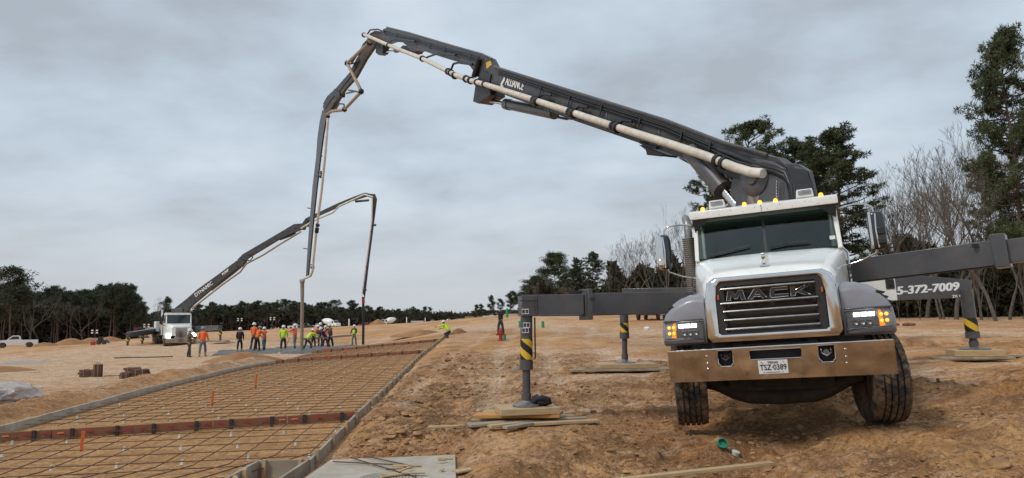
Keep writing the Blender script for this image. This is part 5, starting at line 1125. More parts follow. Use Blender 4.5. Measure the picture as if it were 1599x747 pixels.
    outr(atY(344, 512, 60), atY(344, 532, 60), wl(1.0, 4.2, 1.5)); outr(atY(200, 523, 60), atY(199, 541, 60), wl(-1.0, 8.0, 1.4)); outr(atY(222, 521, 64), atY(222, 541, 64), wl(-1.0, 10.0, 1.4))
    b2 = wl(0, 4.4, 0); t2 = atY(567, 537, 60); base = Vector((b2.x, b2.y, O.z)); h = t2-base; h.z = 0; h.normalize(); n = Vector((h.y, -h.x, 0)); n = n if n.dot(CAM-base) > 0 else -n
    bp, W, section, pl = boomtools(base, h, n, t)
    mb = MB(); mb.lathe([(.8, 1.1), (.8, 1.7), (.6, 1.8), (.55, 2.6)], (0, 4.4, 0), (0, 0, 1), 18); mb.prism([bp(px, py) for px, py in [(272, 495), (273, 482), (290, 482), (290, 495)]], lambda u_, v, t_: MT.inverted() @ W(u_, v, t_), -.45, .45); mb.build('turret', M['grey'], t, bevel=.02)
    A = section([(271, 490), (273, 481), (291, 467), (308, 452), (340, 429), (369.5, 407), (376, 406), (381, 410), (378, 417), (373, 417), (347, 437), (321, 459), (298, 478), (288, 492)], .7, 'boom_section', M['boom'], .02)
    A2 = section([(370, 411), (371, 405), (379, 397), (420, 373), (459, 350), (472, 349), (477, 354), (475, 359), (469, 359), (437, 373), (386, 404), (380, 416)], .55, 'boom_section', M['boom'], .02)
    A3 = section([(471, 350), (477, 341), (490, 335), (526, 318), (550, 308), (569, 301), (580, 303), (579, 309), (572, 307), (548, 314.5), (527, 324), (500, 336), (482, 345), (476, 356)], .45, 'boom_section', M['boom'], .02)
    A4 = section([(580, 303), (585, 303), (588, 311), (583, 351), (576, 405), (569, 466), (565.5, 466), (572, 405), (577, 362), (581, 315)], .35, 'boom_section', M['boom'], .02)
    def ln(pix, off, r, nm='delivery_pipe', m_=M['pipe'], par=t): mb = MB(); mb.tube(pl(pix, off), r, 8); return mb.build(nm, m_, par, world=True, smooth=60)
    ln([(300, 482), (347, 445), (375, 425), (385, 412)], .5, .08, m_=M['pipebrown']); ln([(385, 412), (410, 399), (440, 380), (470, 362)], .45, .08, m_=M['pipebrown']); ln([(470, 357), (490, 345), (520, 332), (530, 322), (569, 304), (582, 308)], .4, .08); ln([(581, 310), (580, 345), (573, 400), (565, 458), (568, 464)], .35, .08, m_=M['letter'])
    ln([(330, 452), (365, 425), (378, 414)], 0, .16, 'hydraulic_cylinder', M['grey']); ln([(437, 374), (462, 365)], .0, .11, 'hydraulic_cylinder', M['grey']); ln([(555, 315), (576, 313)], 0, .1, 'hydraulic_cylinder', M['grey']); ln([(477, 352), (482, 345), (481, 354), (486, 352)], .3, .1, 'link', M['black'])
    for p_ in ([(578, 361), (581, 361)], [(571, 416), (575, 417)], [(566, 452), (572, 453)], [(582, 351), (587, 352)]): ln(p_, .3, .09, 'pipe_clamp', M['black'])
    ln([(378, 403), (390, 408), (395, 402), (388, 398)], .4, .06, 'hose_loop', M['blacktube'])
    eh = ln([(567, 464), (567.5, 500), (567, 538)], .2, .11, 'end_hose', M['blacktube']); ln([(567, 467), (567.5, 474)], .2, .13, 'tape', M['red'], eh)
    mb = MB(); c, c2, c3 = pl([(318, 452)], .36)[0], pl([(306, 461)], .36)[0], pl([(330, 443)], .36)[0]; ex = (c3-c2).normalized(); put_text(mb, 'DYNAMIC', .46, c, ex, n.cross(ex), extrude=.01, bold=.006, sx=1.0); mb.build('lettering', M['letter'], A, world=True, smooth=0); mb = MB()
    c, c2, c3 = pl([(352, 425.5)], .36)[0], pl([(340, 435)], .36)[0], pl([(360, 419)], .36)[0]; ex = (c3-c2).normalized(); put_text(mb, 'PUMP', .3, c, ex, n.cross(ex), extrude=.01, bold=.01); mb.build('lettering', M['letter'], A, world=True, smooth=0)
far_truck()

# ------------------------------------------------------------------ people
def skinmesh(verts, edges, radii, root=0, sub=1):
    me = bpy.data.meshes.new('tmp'); me.from_pydata([tuple(v) for v in verts], edges, []); o = bpy.data.objects.new('tmp', me); sc.collection.objects.link(o)
    m = o.modifiers.new('s', 'SKIN'); m.use_smooth_shade = True; m.branch_smoothing = .3
    for i, r in enumerate(radii): sv = me.skin_vertices[0].data[i]; sv.radius = (r, r) if not isinstance(r, tuple) else r; sv.use_root = (i == root)
    o.modifiers.new('u', 'SUBSURF').levels = sub; o.modifiers['u'].render_levels = sub
    dg = bpy.context.evaluated_depsgraph_get(); r = bpy.data.meshes.new_from_object(o.evaluated_get(dg)); bpy.data.objects.remove(o); bpy.data.meshes.remove(me); return r
def person(loc, rz, label, top='vest_lime', legs='denim', boots='boots', hat='hat_white', lean=0.0, crouch=0.0, armL=(.25, .3), armR=(.25, .3), stride=.12, scale=1.0, vest=None):
    """arm = (raise angle of the upper arm forward, extra elbow bend); lean = torso pitch; local +y is where the person faces"""
    p = thing('person', label, 'person', loc, rz); p.scale = (scale*1.05,)*3
    hipz = .93-crouch*.45; pel = Vector((0, -crouch*.12, hipz)); up = Vector((0, math.sin(lean), math.cos(lean))); sidev = Vector((1, 0, 0)); fw = Vector((0, math.cos(lean), -math.sin(lean)))
    chest = pel+up*.36; neck = pel+up*.56; hl = lean*.6; hup = Vector((0, math.sin(hl), math.cos(hl))); head = neck+hup*.16; crown = neck+hup*.25
    Vt = [pel, pel+up*.17, chest, neck, neck+hup*.06, head-hup*.02, crown-hup*.03]; E_ = [(0, 1), (1, 2), (2, 3), (3, 4), (4, 5), (5, 6)]; R_ = [(.15, .11), (.135, .10), (.16, .115), (.07, .07), .055, (.082, .095), (.06, .07)]
    arms = []
    for s, (ra, eb) in ((-1, armL), (1, armR)):
        sh = neck+sidev*(s*.185)-up*.06; a1 = ra+lean*.2; el = sh+Vector((s*.05, math.sin(a1)*.28, -math.cos(a1)*.28)); a2 = a1+eb; wr = el+Vector((-s*.03, math.sin(a2)*.25, -math.cos(a2)*.25)); hd = wr+(wr-el).normalized()*.07
        arms.append((s, sh, el, wr, hd)); i = len(Vt); Vt += [neck+sidev*(s*.09)-up*.04, sh, el, wr, hd]; E_ += [(3, i), (i, i+1), (i+1, i+2), (i+2, i+3), (i+3, i+4)]; R_ += [.065, .055, .042, .028, (.035, .02)]
    legs_ = []
    for s in (-1, 1):
        st = stride*s; hip = pel+Vector((s*.09, 0, -.04)); an = Vector((s*.12, st-.02, .09)); kn = (hip+an)/2+Vector((s*.02, .03+crouch*.3, .02)); toe = an+Vector((s*.03, .16, -.05))
        legs_.append((hip, kn, an, toe)); i = len(Vt); Vt += [hip, kn, an, toe]; E_ += [(0, i), (i, i+1), (i+1, i+2), (i+2, i+3)]; R_ += [.085, .058, .042, .035]
    me = skinmesh(Vt, E_, R_); me.materials.clear(); me.materials.append(M['skin'])
    # face, ears and fingers joined into the body mesh
    mb = MB(); fwd = Vector((0, math.cos(hl), -math.sin(hl)))
    mb.tube([head+fwd*.085+hup*.02, head+fwd*.115-hup*.01, head+fwd*.09-hup*.02], [.008, .014, .01], 6)
    for s in (-1, 1): mb.ico(head+sidev*(s*.088), .022, random.Random(1), .05, (.4, 1, 1.3)); mb.ico(head+sidev*(s*.03)+fwd*.083+hup*.02, .011, random.Random(1), 0)
    for (s, sh, el, wr, hd) in arms:
        d = (hd-wr).normalized(); sv = Vector((0, 1, 0)).cross(d); sv = sv.normalized() if sv.length > .1 else sidev
        fwv = sv.cross(d)
        for k in range(4):
            b = hd+fwv*(.026*(k-1.5)/1.5); ln_ = (.055, .065, .06, .045)[k]; mb.tube([b-d*.01, b+d*ln_*.6+sv*(-s*.008), b+d*ln_+sv*(-s*.028)], [.010, .009, .006], 6)
        mb.tube([wr+d*.02+fwv*.02, wr+d*.06+fwv*.05, wr+d*.09+fwv*.05], [.011, .010, .007], 6)
    m2 = mb.mesh('x', M['skin'], 60); import bmesh
    bm = bmesh.new(); bm.from_mesh(me); bm.from_mesh(m2); bm.to_mesh(me); bm.free(); bpy.data.meshes.remove(m2); me.name = 'body'
    for pf in me.polygons: pf.use_smooth = True
    b = bpy.data.objects.new('body', me); sc.collection.objects.link(b); b.parent = p
    def cloth(nm, vs, es, rs, mm, root=0):
        m = skinmesh(vs, es, rs, root); m.materials.clear(); m.materials.append(M[mm]); m.name = nm; o = bpy.data.objects.new(nm, m); sc.collection.objects.link(o); o.parent = p; return o
    vs = [pel-up*.06, pel+up*.17, chest, neck-up*.05]; es = [(0, 1), (1, 2), (2, 3)]; rs = [(.185, .15), (.175, .145), (.20, .15), (.10, .09)]
    for (s, sh, el, wr, hd) in arms:
        i = len(vs); vs += [neck+sidev*(s*.10)-up*.06, sh, el, wr-(wr-el)*.1]; es += [(3, i), (i, i+1), (i+1, i+2), (i+2, i+3)]; rs += [.085, .08, .064, .05]
    cloth('jacket' if 'cloth' in top else 'shirt', vs, es, rs, top)
    if vest: cloth('vest', [pel-up*.02, pel+up*.17, chest, neck-up*.04], [(0, 1), (1, 2), (2, 3)], [(.195, .16), (.185, .155), (.205, .16), (.13, .11)], vest)
    vs = [pel+up*.04, pel-Vector((0, 0, .02))]; es = [(0, 1)]; rs = [(.165, .13), (.16, .13)]
    for (hip, kn, an, toe) in legs_: i = len(vs); vs += [hip-Vector((0, 0, .06)), kn, an+Vector((0, 0, .09))]; es += [(1, i), (i, i+1), (i+1, i+2)]; rs += [.10, .078, .066]
    cloth('trousers', vs, es, rs, legs)
    for (hip, kn, an, toe) in legs_: cloth('boot', [an+(kn-an).normalized()*.22, an+Vector((0, 0, -.02)), an+Vector((0, .06, -.045)), toe], [(0, 1), (1, 2), (2, 3)], [.075, .062, .05, .045], boots)
    mb = MB(); mb.lathe([(.150, -.005), (.145, .01), (.122, .02), (.118, .06), (.095, .105), (.05, .13), (0, .137)], crown-hup*.075, hup, 16); mb.tube([crown-hup*.07+fwd*.1, crown-hup*.08+fwd*.17], [.09, .05], 8)
    mb.build('hard_hat' if hat != 'hat_grey' else 'cap', M[hat], p, smooth=60)
    return p, arms
def gp(px, py, Y): q = atY(px, py, Y); return Vector((q.x, q.y, gz(q.x, q.y)-.01))
def tool(name, label, cat, pts, r, m_, head=None):
    mb = MB(); mb.tube(pts, r, 8)
    o = mb.build(name, M[m_] if isinstance(m_, str) else m_, smooth=60, at=pts[0]); tag(o, label, cat)
    if head: mb = MB(); mb.obox(V(pts[0])-V(pts[0]), *head); mb.build('head', M['steel'], o)
    return o
away, left_, right_, toward = 0.0, math.pi/2, -math.pi/2, math.pi
person(gp(295, 558, 47), -1.9+.4, 'person in a brown jacket and white hard hat standing left of the orange shirt', 'cloth_brown', 'denimdark', 'boots', armR=(.9, .7), armL=(.7, .8))
person(gp(316, 557, 47), .1, 'person in a bright orange shirt and dark cap, hands at the waist', 'vest_orange', 'denim', 'boots_tan', 'hat_grey', armL=(.2, .9), armR=(.2, .9), stride=.16, scale=1.06)
person(gp(374, 551, 50), .2, 'person all in black clothes and white hard hat standing apart with back turned', 'cloth_black', 'cloth_black', 'boots_tan', scale=.93)
person(gp(396, 547, 53), -.2, 'person in an orange shirt with white hard hat at the back of the trio', 'vest_orange', 'denimdark', 'boots', scale=1.08)
person(gp(401, 549, 51), -.5, 'person in an orange shirt with grey cap leaning forward in the trio', 'vest_orange', 'cloth_black', 'boots', 'hat_grey', lean=.35, armL=(.6, .2), armR=(.6, .2), scale=.98)
person(gp(412, 547.5, 52), .9, 'smaller person in coral orange and white hard hat at the right of the trio', 'vest_coral', 'denim', 'boots', armL=(.9, .8), armR=(.9, .6), scale=.92)
person(gp(442, 551, 50.5), .1, 'person in a lime yellow shirt and black shorts left of the hose', 'vest_lime', 'cloth_black', 'boots_tan', armR=(.5, .5), scale=1.0)
P1 = gp(460, 547, 53); person(P1, 1.2, 'person in a coral shirt and grey trousers holding a rake left of the hose', 'vest_coral', 'grey_trousers', 'boots', armL=(1.0, .3), armR=(.8, .5), scale=1.02)
person(gp(480, 547, 52), -.6, 'bending person in lime green and dark trousers just right of the hose', 'vest_lime', 'denimdark', 'boots', lean=.75, crouch=.25, armL=(1.0, .1), armR=(1.1, .1), stride=.25, scale=.98)
person(gp(489, 544, 56), -1.0, 'person in orange leaning over behind the bending green worker', 'vest_orange', 'cloth_black', 'boots', 'hat_white', lean=.5, armL=(1.1, .1), armR=(1.0, .1), scale=1.02)
person(gp(500, 538, 60), .4, 'tall person in a black jacket and white hard hat standing behind the screed', 'cloth_black', 'cloth_black', 'boots', scale=1.12)
person(gp(508, 539, 60), 2.8, 'person in a coral shirt partly hidden behind the screed crew', 'vest_coral', 'denimdark', 'boots', scale=1.0)
person(gp(508, 542, 56), 2.2, 'person in a navy jacket bent over the long screed board', 'cloth_navy', 'cloth_navy', 'boots', lean=.6, armL=(1.0, .1), armR=(1.1, .1), stride=.3, crouch=.15)
person(gp(516, 541, 57), 2.6, 'person in dark clothes and white hard hat right of the screed crew', 'cloth_brown', 'cloth_black', 'boots', lean=.15, armL=(.8, .5), armR=(.8, .5), scale=1.08)
person(gp(553, 537, 64), 2.9, 'person in a black shirt with lime vest standing alone by the screed end', 'cloth_black', 'denim', 'boots', vest='vest_lime', armL=(.3, .4), armR=(.3, .6), scale=1.0)
pp = gp(699, 531, 47); person(pp, 1.1, 'crouching person in a lime shirt at the far end of the right form boards', 'vest_lime', 'denimdark', 'boots', lean=.7, crouch=1.0, armL=(1.2, .1), armR=(.9, .2), scale=.95)
person(gp(782, 521, 46), 2.3, 'person in black jacket with reflective stripes standing behind the red hydrant', 'cloth_black', 'denimdark', 'boots', 'hat_grey', armL=(.8, 1.1), armR=(.8, 1.0), vest=None, scale=1.0)
# screed board, rakes
a_ = atY(472, 530, 54.5); b_ = atY(549, 524, 62.5); mb = MB(); mb.beam(a_, b_, .12, .16); o = mb.build('screed_board', M['woodold'], at=a_, bevel=.01); tag(o, 'long grey screed board spanning between the workers above the wet concrete', 'screed')
for (x0, y0, x1, y1, Y, lb) in [(452, 527, 446, 546, 52, 'thin rake handle held by the worker in the coral shirt'), (492, 533, 513, 546, 56, 'pale tool pole slanting down from the screed crew'), (483, 527, 492, 547, 54, 'pale handled rake beside the bending green worker'), (392, 536, 388, 550, 51, 'shovel held in front of the worker trio')]:
    p0 = atY(x1, y1, Y); p1 = atY(x0, y0, Y); mb = MB(); mb.tube([p0, p1], .025, 6); o = mb.build('rake', M['woodold'], at=p0); tag(o, lb, 'rake'); m2 = MB(); m2.box((-.25, -.03, -.04), (.25, .03, .05)); m2.build('rake_head', M['steel'], o)

# ------------------------------------------------------------------ wet concrete and its puddle
def sheet(name, pts, m_, lift=.02, n=26, label=None, kind='structure', noise=0.0, rim=0.0):
    # polygon in (x, y), draped a little above the ground and subdivided as a fan of rings
    c = Vector((sum(p[0] for p in pts)/len(pts), sum(p[1] for p in pts)/len(pts))); dense = []
    for a, b in zip(pts, pts[1:]+pts[:1]):
        k = max(1, int(math.hypot(b[0]-a[0], b[1]-a[1])/.8))
        for i in range(k): dense.append((a[0]+(b[0]-a[0])*i/k+random.uniform(-.08, .08), a[1]+(b[1]-a[1])*i/k+random.uniform(-.08, .08)))
    K = 10; P_ = np.array([[c.x+(x-c.x)*f, c.y+(y-c.y)*f] for f in [i/K for i in range(K+1)] for x, y in dense]); z = H(P_[:, 0], P_[:, 1])+lift; z[-len(dense):] -= lift+.05
    mb = MB(); n_ = len(dense); fs = []
    for i in range(K):
        for j in range(n_): fs.append((i*n_+j, i*n_+(j+1) % n_, (i+1)*n_+(j+1) % n_, (i+1)*n_+j))
    if noise: z[:-n_] += noise*np.array([vnoise(np.array([x*1.3]), np.array([y*1.3]))[0] for x, y in P_[:-n_]])
    mb.add([(x, y, zz) for (x, y), zz in zip(P_, z)], fs); o = mb.build(name, m_, smooth=60); tag(o, label, kind=kind); return o
W2 = lambda px, py, Y: tuple(atY(px, py, Y)[:2])
random.seed(4)
sheet('fresh_concrete', [W2(438, 552, 48), W2(471, 551, 47), W2(520, 545, 50), W2(562, 540, 56), W2(575, 533, 60), W2(545, 537, 64), W2(500, 540, 61), W2(450, 547, 57), W2(425, 549, 54)], M['wetconcrete'], .14, noise=.16)
sheet('concrete_slab_strip', [W2(325, 557, 47), W2(372, 554, 48.5), W2(436, 552, 48.5), W2(440, 547, 55), W2(400, 550, 54), W2(340, 553, 52)], M['wetconcrete'], .05)
sheet('puddle', [W2(0, 571, 38), W2(60, 567, 40), W2(95, 565, 42), W2(40, 565, 43), W2(0, 567, 41)], mat('wet_mud', (.22, .19, .16), (.3, .27, .23), 2, rough=.4), .012)
mb = MB(); pts = []
for px, py, Y in [(178, 564, 45), (200, 562, 45.5), (240, 559, 46), (270, 558, 46.5), (330, 556, 48)]: q = atY(px, py, Y); pts.append((q.x, q.y, gz(q.x, q.y)+.05))
mb.tube(pts[:4], .03, 8); o = mb.build('grout_hose', M['blacktube'], smooth=60, at=pts[0]); tag(o, 'dark hose lying on the ground left of the wet concrete', 'hose')

# ------------------------------------------------------------------ timber pads under the jack legs
def board(c, L_, w, h, rz, label, m_='wood', tilt=0, group=None, nm='wooden_board', roll=0):
    mb = MB(); k = 5; rnd = random.Random(int(L_*1000+w*100+rz*10))
    rings = [[(-L_/2+L_*i/k, -w/2+rnd.uniform(-.002, .002), 0), (-L_/2+L_*i/k, w/2+rnd.uniform(-.002, .002), 0), (-L_/2+L_*i/k, w/2, h), (-L_/2+L_*i/k, -w/2, h)] for i in range(k+1)]
    mb.loft(rings); o = mb.build(nm, M[m_], bevel=min(.006, h*.2)); o.location = c; o.rotation_euler = (roll, tilt, rz); tag(o, label, 'board' if nm == 'wooden_board' else 'mat', group); return o
c = V(FLf); t0 = c.z-.005
gA = 'timber under the front jack leg'
board((c.x, c.y+.02, t0-.085), .80, .62, .085, .16, 'thick square timber mat directly under the front jack foot', 'wood', nm='timber_mat')
board((c.x-.12, c.y-.03, t0-.135), 1.15, .32, .046, -.10, 'orange varnished plank under the thick square mat', 'woodorange'); board((c.x-.05, c.y+.25, t0-.135), 1.1, .26, .045, -.22, 'rear plank in the orange plank layer under the front jack foot', 'wood')
for i, (dx_, dy_, L_, w, rz, lb) in enumerate([(-.30, -.62, .42, .11, .5, 'pale short board slanting toward the camera left of the front pad'), (-.12, -.66, .46, .10, .75, 'pale board angled toward the camera at the front of the front pad'), (.42, -.40, 1.05, .12, .22, 'long pale plank running out right before the front pad'), (-.36, -.30, .85, .2, .35, 'splayed lower plank at the left front of the front pad'), (-.12, -.24, .6, .17, .62, 'short lower plank pointing at the camera under the front pad'), (.33, -.02, 1.0, .15, .28, 'lower plank jutting right from the front pad'), (.28, .22, .95, .2, .5, 'lower plank sticking out behind right of the front pad'), (-.3, .2, .9, .22, -.1, 'lower plank at the back left of the front pad'), (0, 0, 1.0, .3, -.3, 'middle lower plank hidden under the front pad')]):
    board((c.x+dx_, c.y+dy_, t0-.178-.006*i), L_, w, .038, rz, lb, 'woodold' if i % 2 else 'wood', group=gA)
mb = MB(); mb.box((-.55, -.45, -.25), (.55, .45, 0))
# ground support beneath the pad is the terrain itself; leftover boards beside it
p = gp(712, 667, 9.7); board((p.x, p.y, p.z+.02), .75, .09, .03, .05, 'thin board lying left of the front timber pad', 'wood')
q = V(RLf)
board((q.x, q.y, q.z-.10), 1.3, .9, .10, .0, 'timber mat under the rear left jack foot', 'wood', nm='timber_mat')
for dx_, dy_, L_, rz, lb in [(-.5, -.3, 1.6, .02, 'lower plank left under the rear left timber mat'), (.6, -.1, 1.5, .12, 'lower plank right under the rear left timber mat'), (0, -.42, 2.0, -.03, 'front plank below the rear left timber mat')]: board((q.x+dx_, q.y+dy_, q.z-.15), L_, .25, .045, rz, lb, 'woodold')
q = V(RRf)
board((q.x, q.y, q.z-.12), .85, .8, .12, -.35, 'timber mat under the rear right jack foot below the phone number', 'wood', nm='timber_mat'); 
for dx_, dy_, L_, rz, lb in [(-.45, -.2, 1.0, -.15, 'plank left below the rear right timber mat'), (.1, -.35, .7, -.3, 'plank in front below the rear right timber mat'), (.7, .2, .9, .1, 'plank right of the rear right timber mat')]: board((q.x+dx_, q.y+dy_, q.z-.17), L_, .22, .045, rz, lb, 'woodold')
board(V(FRf)-Vector((0, 0, .1)), .8, .7, .1, .2, 'timber mat under the front right jack foot beyond the picture edge', 'wood', nm='timber_mat')
# strap / black bag against the jack foot
mb = MB(); rnd = random.Random(4)
def lumpy(mb, c, r, sq, seed, sub=2, amp=.25, fr=2.0):
    import bmesh
    bm = bmesh.new(); bmesh.ops.create_icosphere(bm, subdivisions=sub, radius=1.0)
    vs = [(c[0]+v.co.x*r*sq[0]*(1+amp*mnoise.noise(v.co*fr+Vector((seed, 0, 0)))), c[1]+v.co.y*r*sq[1]*(1+amp*mnoise.noise(v.co*fr+Vector((0, seed, 0)))), c[2]+v.co.z*r*sq[2]*(1+amp*mnoise.noise(v.co*fr+Vector((0, 0, seed))))) for v in bm.verts]
    fs = [tuple(v.index for v in f.verts) for f in bm.faces]; bm.free(); mb.add(vs, fs)
bl = atY(845, 623, 9.75)
mb.tube([(-.1, 0, .03), (-.06, -.03, .08), (.02, -.04, .09), (.1, -.02, .06), (.12, .03, .02), (.04, .05, .0), (-.06, .04, .01)], .035, 8, closed=True); lumpy(mb, (.02, 0, .03), .075, (1.3, .7, .6), 2); mb.tube([(-.13, 0, .02), (-.1, 0, .1), (-.04, .0, .12)], .02, 6)
o = mb.build('tool_bag', mat('dark_canvas', (.012, .014, .03), (.02, .02, .025), 20, rough=.7), smooth=60); o.location = (bl.x, bl.y, t0+.03); tag(o, 'small black bag lying against the front jack foot', 'bag')
# plank at the bottom right of the picture
p = atZ(1070, 738, .22); zz = gz(p.x, p.y); a_ = atY(935, 752, 7.4); b_ = atY(1206, 722, 7.75); a_.z = gz(a_.x, a_.y)+.03; b_.z = gz(b_.x, b_.y)+.05
mb = MB(); mb.beam(a_, b_, .09, .035); o = mb.build('wooden_board', M['wood'], at=a_, bevel=.004); tag(o, 'long pale plank lying in the dirt at the bottom edge before the truck', 'board')
# cups and lid under the bumper
p = gp(1127, 690, 8.3); mb = MB(); mb.lathe([(.055, 0), (.062, .01), (.062, .05), (.05, .052), (.048, .01), (0, .008)], (0, 0, 0), (0, -.8, .6), 22); o = mb.build('lid', mat('lid_green', (.01, .16, .09), (.02, .2, .11), 9, rough=.4), smooth=50); o.location = (p.x, p.y, p.z+.06); tag(o, 'green plastic lid on the dirt in front of the left wheel', 'lid')
p = gp(1145, 691, 8.3); mb = MB(); mb.lathe([(.04, 0), (.043, .06), (.047, .065), (.047, .075), (0, .075)], (0, 0, 0), (.3, -.2, 1), 22); o = mb.build('cup', M['whitepl'], smooth=40); o.location = (p.x, p.y, p.z-.005); tag(o, 'short white cup beside the green lid in front of the left wheel', 'cup')
# rounded boulder-like cap and stones
p = gp(806, 590, 18.5); mb = MB(); lumpy(mb, (0, 0, .08), .13, (1, .9, 1), 3, 3, .15); o = mb.build('stone', mat('stone_grey', (.22, .18, .13), (.33, .28, .2), 5, rough=.9), smooth=60); o.location = p; tag(o, 'round grey stone lying left of the front jack leg', 'stone')
ston = [(1150, 652, 9.9, .10, 'dark clod beside the left tyre'), (1300, 744, 7.0, .05, 'brown stone by the end of the bottom plank'), (1345, 742, 7, .045, 'second brown stone right of the bottom plank'), (1155, 746, 6.9, .05, 'rounded orange brown stone below the bottom plank'), (860, 646, 10.6, .05, 'pale stone right of the front timber pad'), (590, 703, 8.9, .06, 'rounded stone on the rubble bank above the slab'), (572, 697, 9.1, .05, 'smaller stone on the rubble bank above the slab'), (1560, 742, 6.8, .10, 'large half buried stone at the lower right corner'), (905, 652, 10.2, .07, 'dark clod midway between jack leg and truck'), (735, 630, 13, .07, 'dark lump on the rubble left of the jack leg')]
for (px, py, Y, r, lb) in ston:
    p = gp(px, py, Y); mb = MB(); lumpy(mb, (0, 0, r*.3), r, (1.3, 1, .7), px*.01, 3, .5, 1.6); o = mb.build('stone', M['clod'], smooth=50); o.location = p; tag(o, lb, 'stone')

# ------------------------------------------------------------------ inlet slab in the foreground
SZ = .03
def spt(px, py, z): p = atZ(px, py, z); return (p.x, p.y)
sl = _sq
mb = MB(); mb.prism(sl, lambda u, v, t: (u, v, t), SLZ-.16, SLZ); islab = mb.build('inlet_slab', M['concrete'], bevel=.008, at=(sl[1][0], sl[1][1], 0)); tag(islab, 'pale concrete slab with a ribbed round cover at the bottom edge', 'slab')
cc = spt(606, 748, SLZ); mb = MB()
for k in range(9): r = .045+k*.033; mb.tube([(cc[0]+r*math.cos(a), cc[1]+r*math.sin(a)  , SLZ+.004) for a in [i*2*math.pi/40 for i in range(40)]], .008, 5, closed=True)
mb.lathe([(.35, 0), (.35, .012), (0, .012)], (cc[0], cc[1], SLZ-.008), (0, 0, 1), 40)
mb.build('round_cover', M['concrete'], islab, world=True, smooth=60)
for i, (x0, y0, x1, y1) in enumerate([(520, 721, 640, 727), (548, 715, 650, 745), (568, 712, 645, 728)]):
    a_ = atZ(x0, y0, SLZ+.03); b_ = atZ(x1, y1, SLZ+.015); mb = MB(); mb.tube([a_, b_], .008, 6); o = mb.build('loose_rebar', M['rebar'], at=a_); tag(o, ['loose rebar lying flattest across the slab, farthest left', 'loose rebar reaching furthest toward the wood scraps on the slab', 'shorter loose rebar on the slab nearest the rubble'][i], 'rebar', 'loose bars on the inlet slab')
rnd = random.Random(12)
for i, (px, py, L_, rz, lb) in enumerate([(617, 730, .2, .2, 'flat wood scrap left in the pile on the slab'), (627, 728, .26, -.6, 'tilted wood scrap in the pile on the slab'), (633, 735, .22, 1.1, 'upright looking wood scrap in the middle of the pile on the slab'), (612, 741, .24, -.3, 'lowest wood scrap in the pile on the slab'), (622, 742, .2, .5, 'wood scrap at the front of the pile on the slab'), (645, 741, .25, .05, 'long wood scrap right of the pile on the slab'), (637, 727, .3, .02, 'thin lath at the back of the pile on the slab'), (602, 745, .14, .9, 'small wood scrap at the bottom edge on the slab'), (690, 721, .11, .6, 'lone wood chip at the right of the slab'), (695, 715, .18, -.2, 'splinter at the upper right of the slab'), (690, 734, .07, 1.5, 'tiny square wood chip right on the slab')]):
    p = atZ(px, py, SLZ+.02); board((p.x, p.y, SLZ+.005+.012*(i % 3)), L_, rnd.uniform(.035, .06), .016, rz, lb, 'wood', tilt=rnd.uniform(-.12, .12), nm='wooden_board')
p = atZ(722, 735, SLZ); board((p.x+.05, p.y, gz(p.x+.05, p.y)+.01), .3, .14, .02, .6, 'broken plywood piece right of the slab', 'wood')
p = gp(575, 705, 8.9); mb = MB(); r5 = random.Random(3)
for k in range(5):
    x0 = -.3+k*.14; mb.tube([(x0, r5.uniform(-.04, .04), .02), (x0+.08, r5.uniform(-.05, .05), .035), (x0+.16, r5.uniform(-.04, .04), .015)], .009, 5)
o = mb.build('marking_ribbon', mat('pink_ribbon', (.75, .12, .15), rough=.6)); o.location = p; tag(o, 'crumpled pink marking ribbon on the rubble above the slab', 'ribbon')

# ------------------------------------------------------------------ bundles and pallet on the left
M['bundlewood'] = mat('stacked_timber', (0.14, 0.065, 0.035), (0.08, 0.04, 0.025), 4, rough=.8)
def bundle(px, py, Y, dims, rz, label, n=(5, 3), mm='bundlewood', nm='timber_bundle'):
    p = gp(px, py, Y); L_, w, h = [q*.84 for q in dims]; t = thing(nm, label, 'bundle', p, rz, 'bundled red brown timber left of the forms'); rnd = random.Random(int(px)); k = 0
    for i in range(n[0]):
        for j in range(n[1]):
            dl = rnd.uniform(-.06, .06); mb = MB(); a = w/n[0]; b = h/n[1]; mb.box((-L_/2+dl, -w/2+i*a, .02+j*b), (L_/2+dl, -w/2+i*a+a*.9, .02+j*b+b*.88)); mb.build('timber', M[mm], t, bevel=.004)
    for f in (-.25, .25): mb = MB(); mb.tube([(L_*f, -w/2-.01, .02), (L_*f, w/2+.01, .02), (L_*f, w/2+.01, h+.03), (L_*f, -w/2-.01, h+.03)], .012, 4, closed=True); mb.build('strap', M['woodold'], t)
bundle(141, 590, 27.5, (.75, .5, .32), .1, 'low timber bundle lying left of the upright bundle', (4, 3)); bundle(151, 591, 27.3, (.3, .36, .62), .3, 'upright red brown timber bundle beside the low one', (4, 1))
bundle(196, 592, 26.8, (.4, .4, .27), .1, 'short dark timber bundle at the left of the right group', (4, 3)); bundle(208, 586, 28.2, (.6, .4, .38), 0, 'timber bundle at the back of the right group'); bundle(220, 589, 27.4, (.62, .4, .33), .05, 'timber bundle at the right of the right group')
for i, (px, py) in enumerate([(178, 586), (238, 586)]): p = gp(px, py, 28); board((p.x, p.y, p.z), .7, .08, .04, .05, ['loose batten sticking out left of the right timber group', 'loose batten sticking out right of the right timber group'][i], 'redwood')
p = gp(14, 629, 18.3); t = thing('wrapped_pallet', 'pallet of bags wrapped in shiny clear plastic at the left edge', 'pallet', p, .15)
mb = MB(); [mb.box((-.6, -.5+k*.2, .0), (.6, -.38+k*.2, .1)) for k in range(5)]; mb.build('pallet_base', M['woodold'], t)
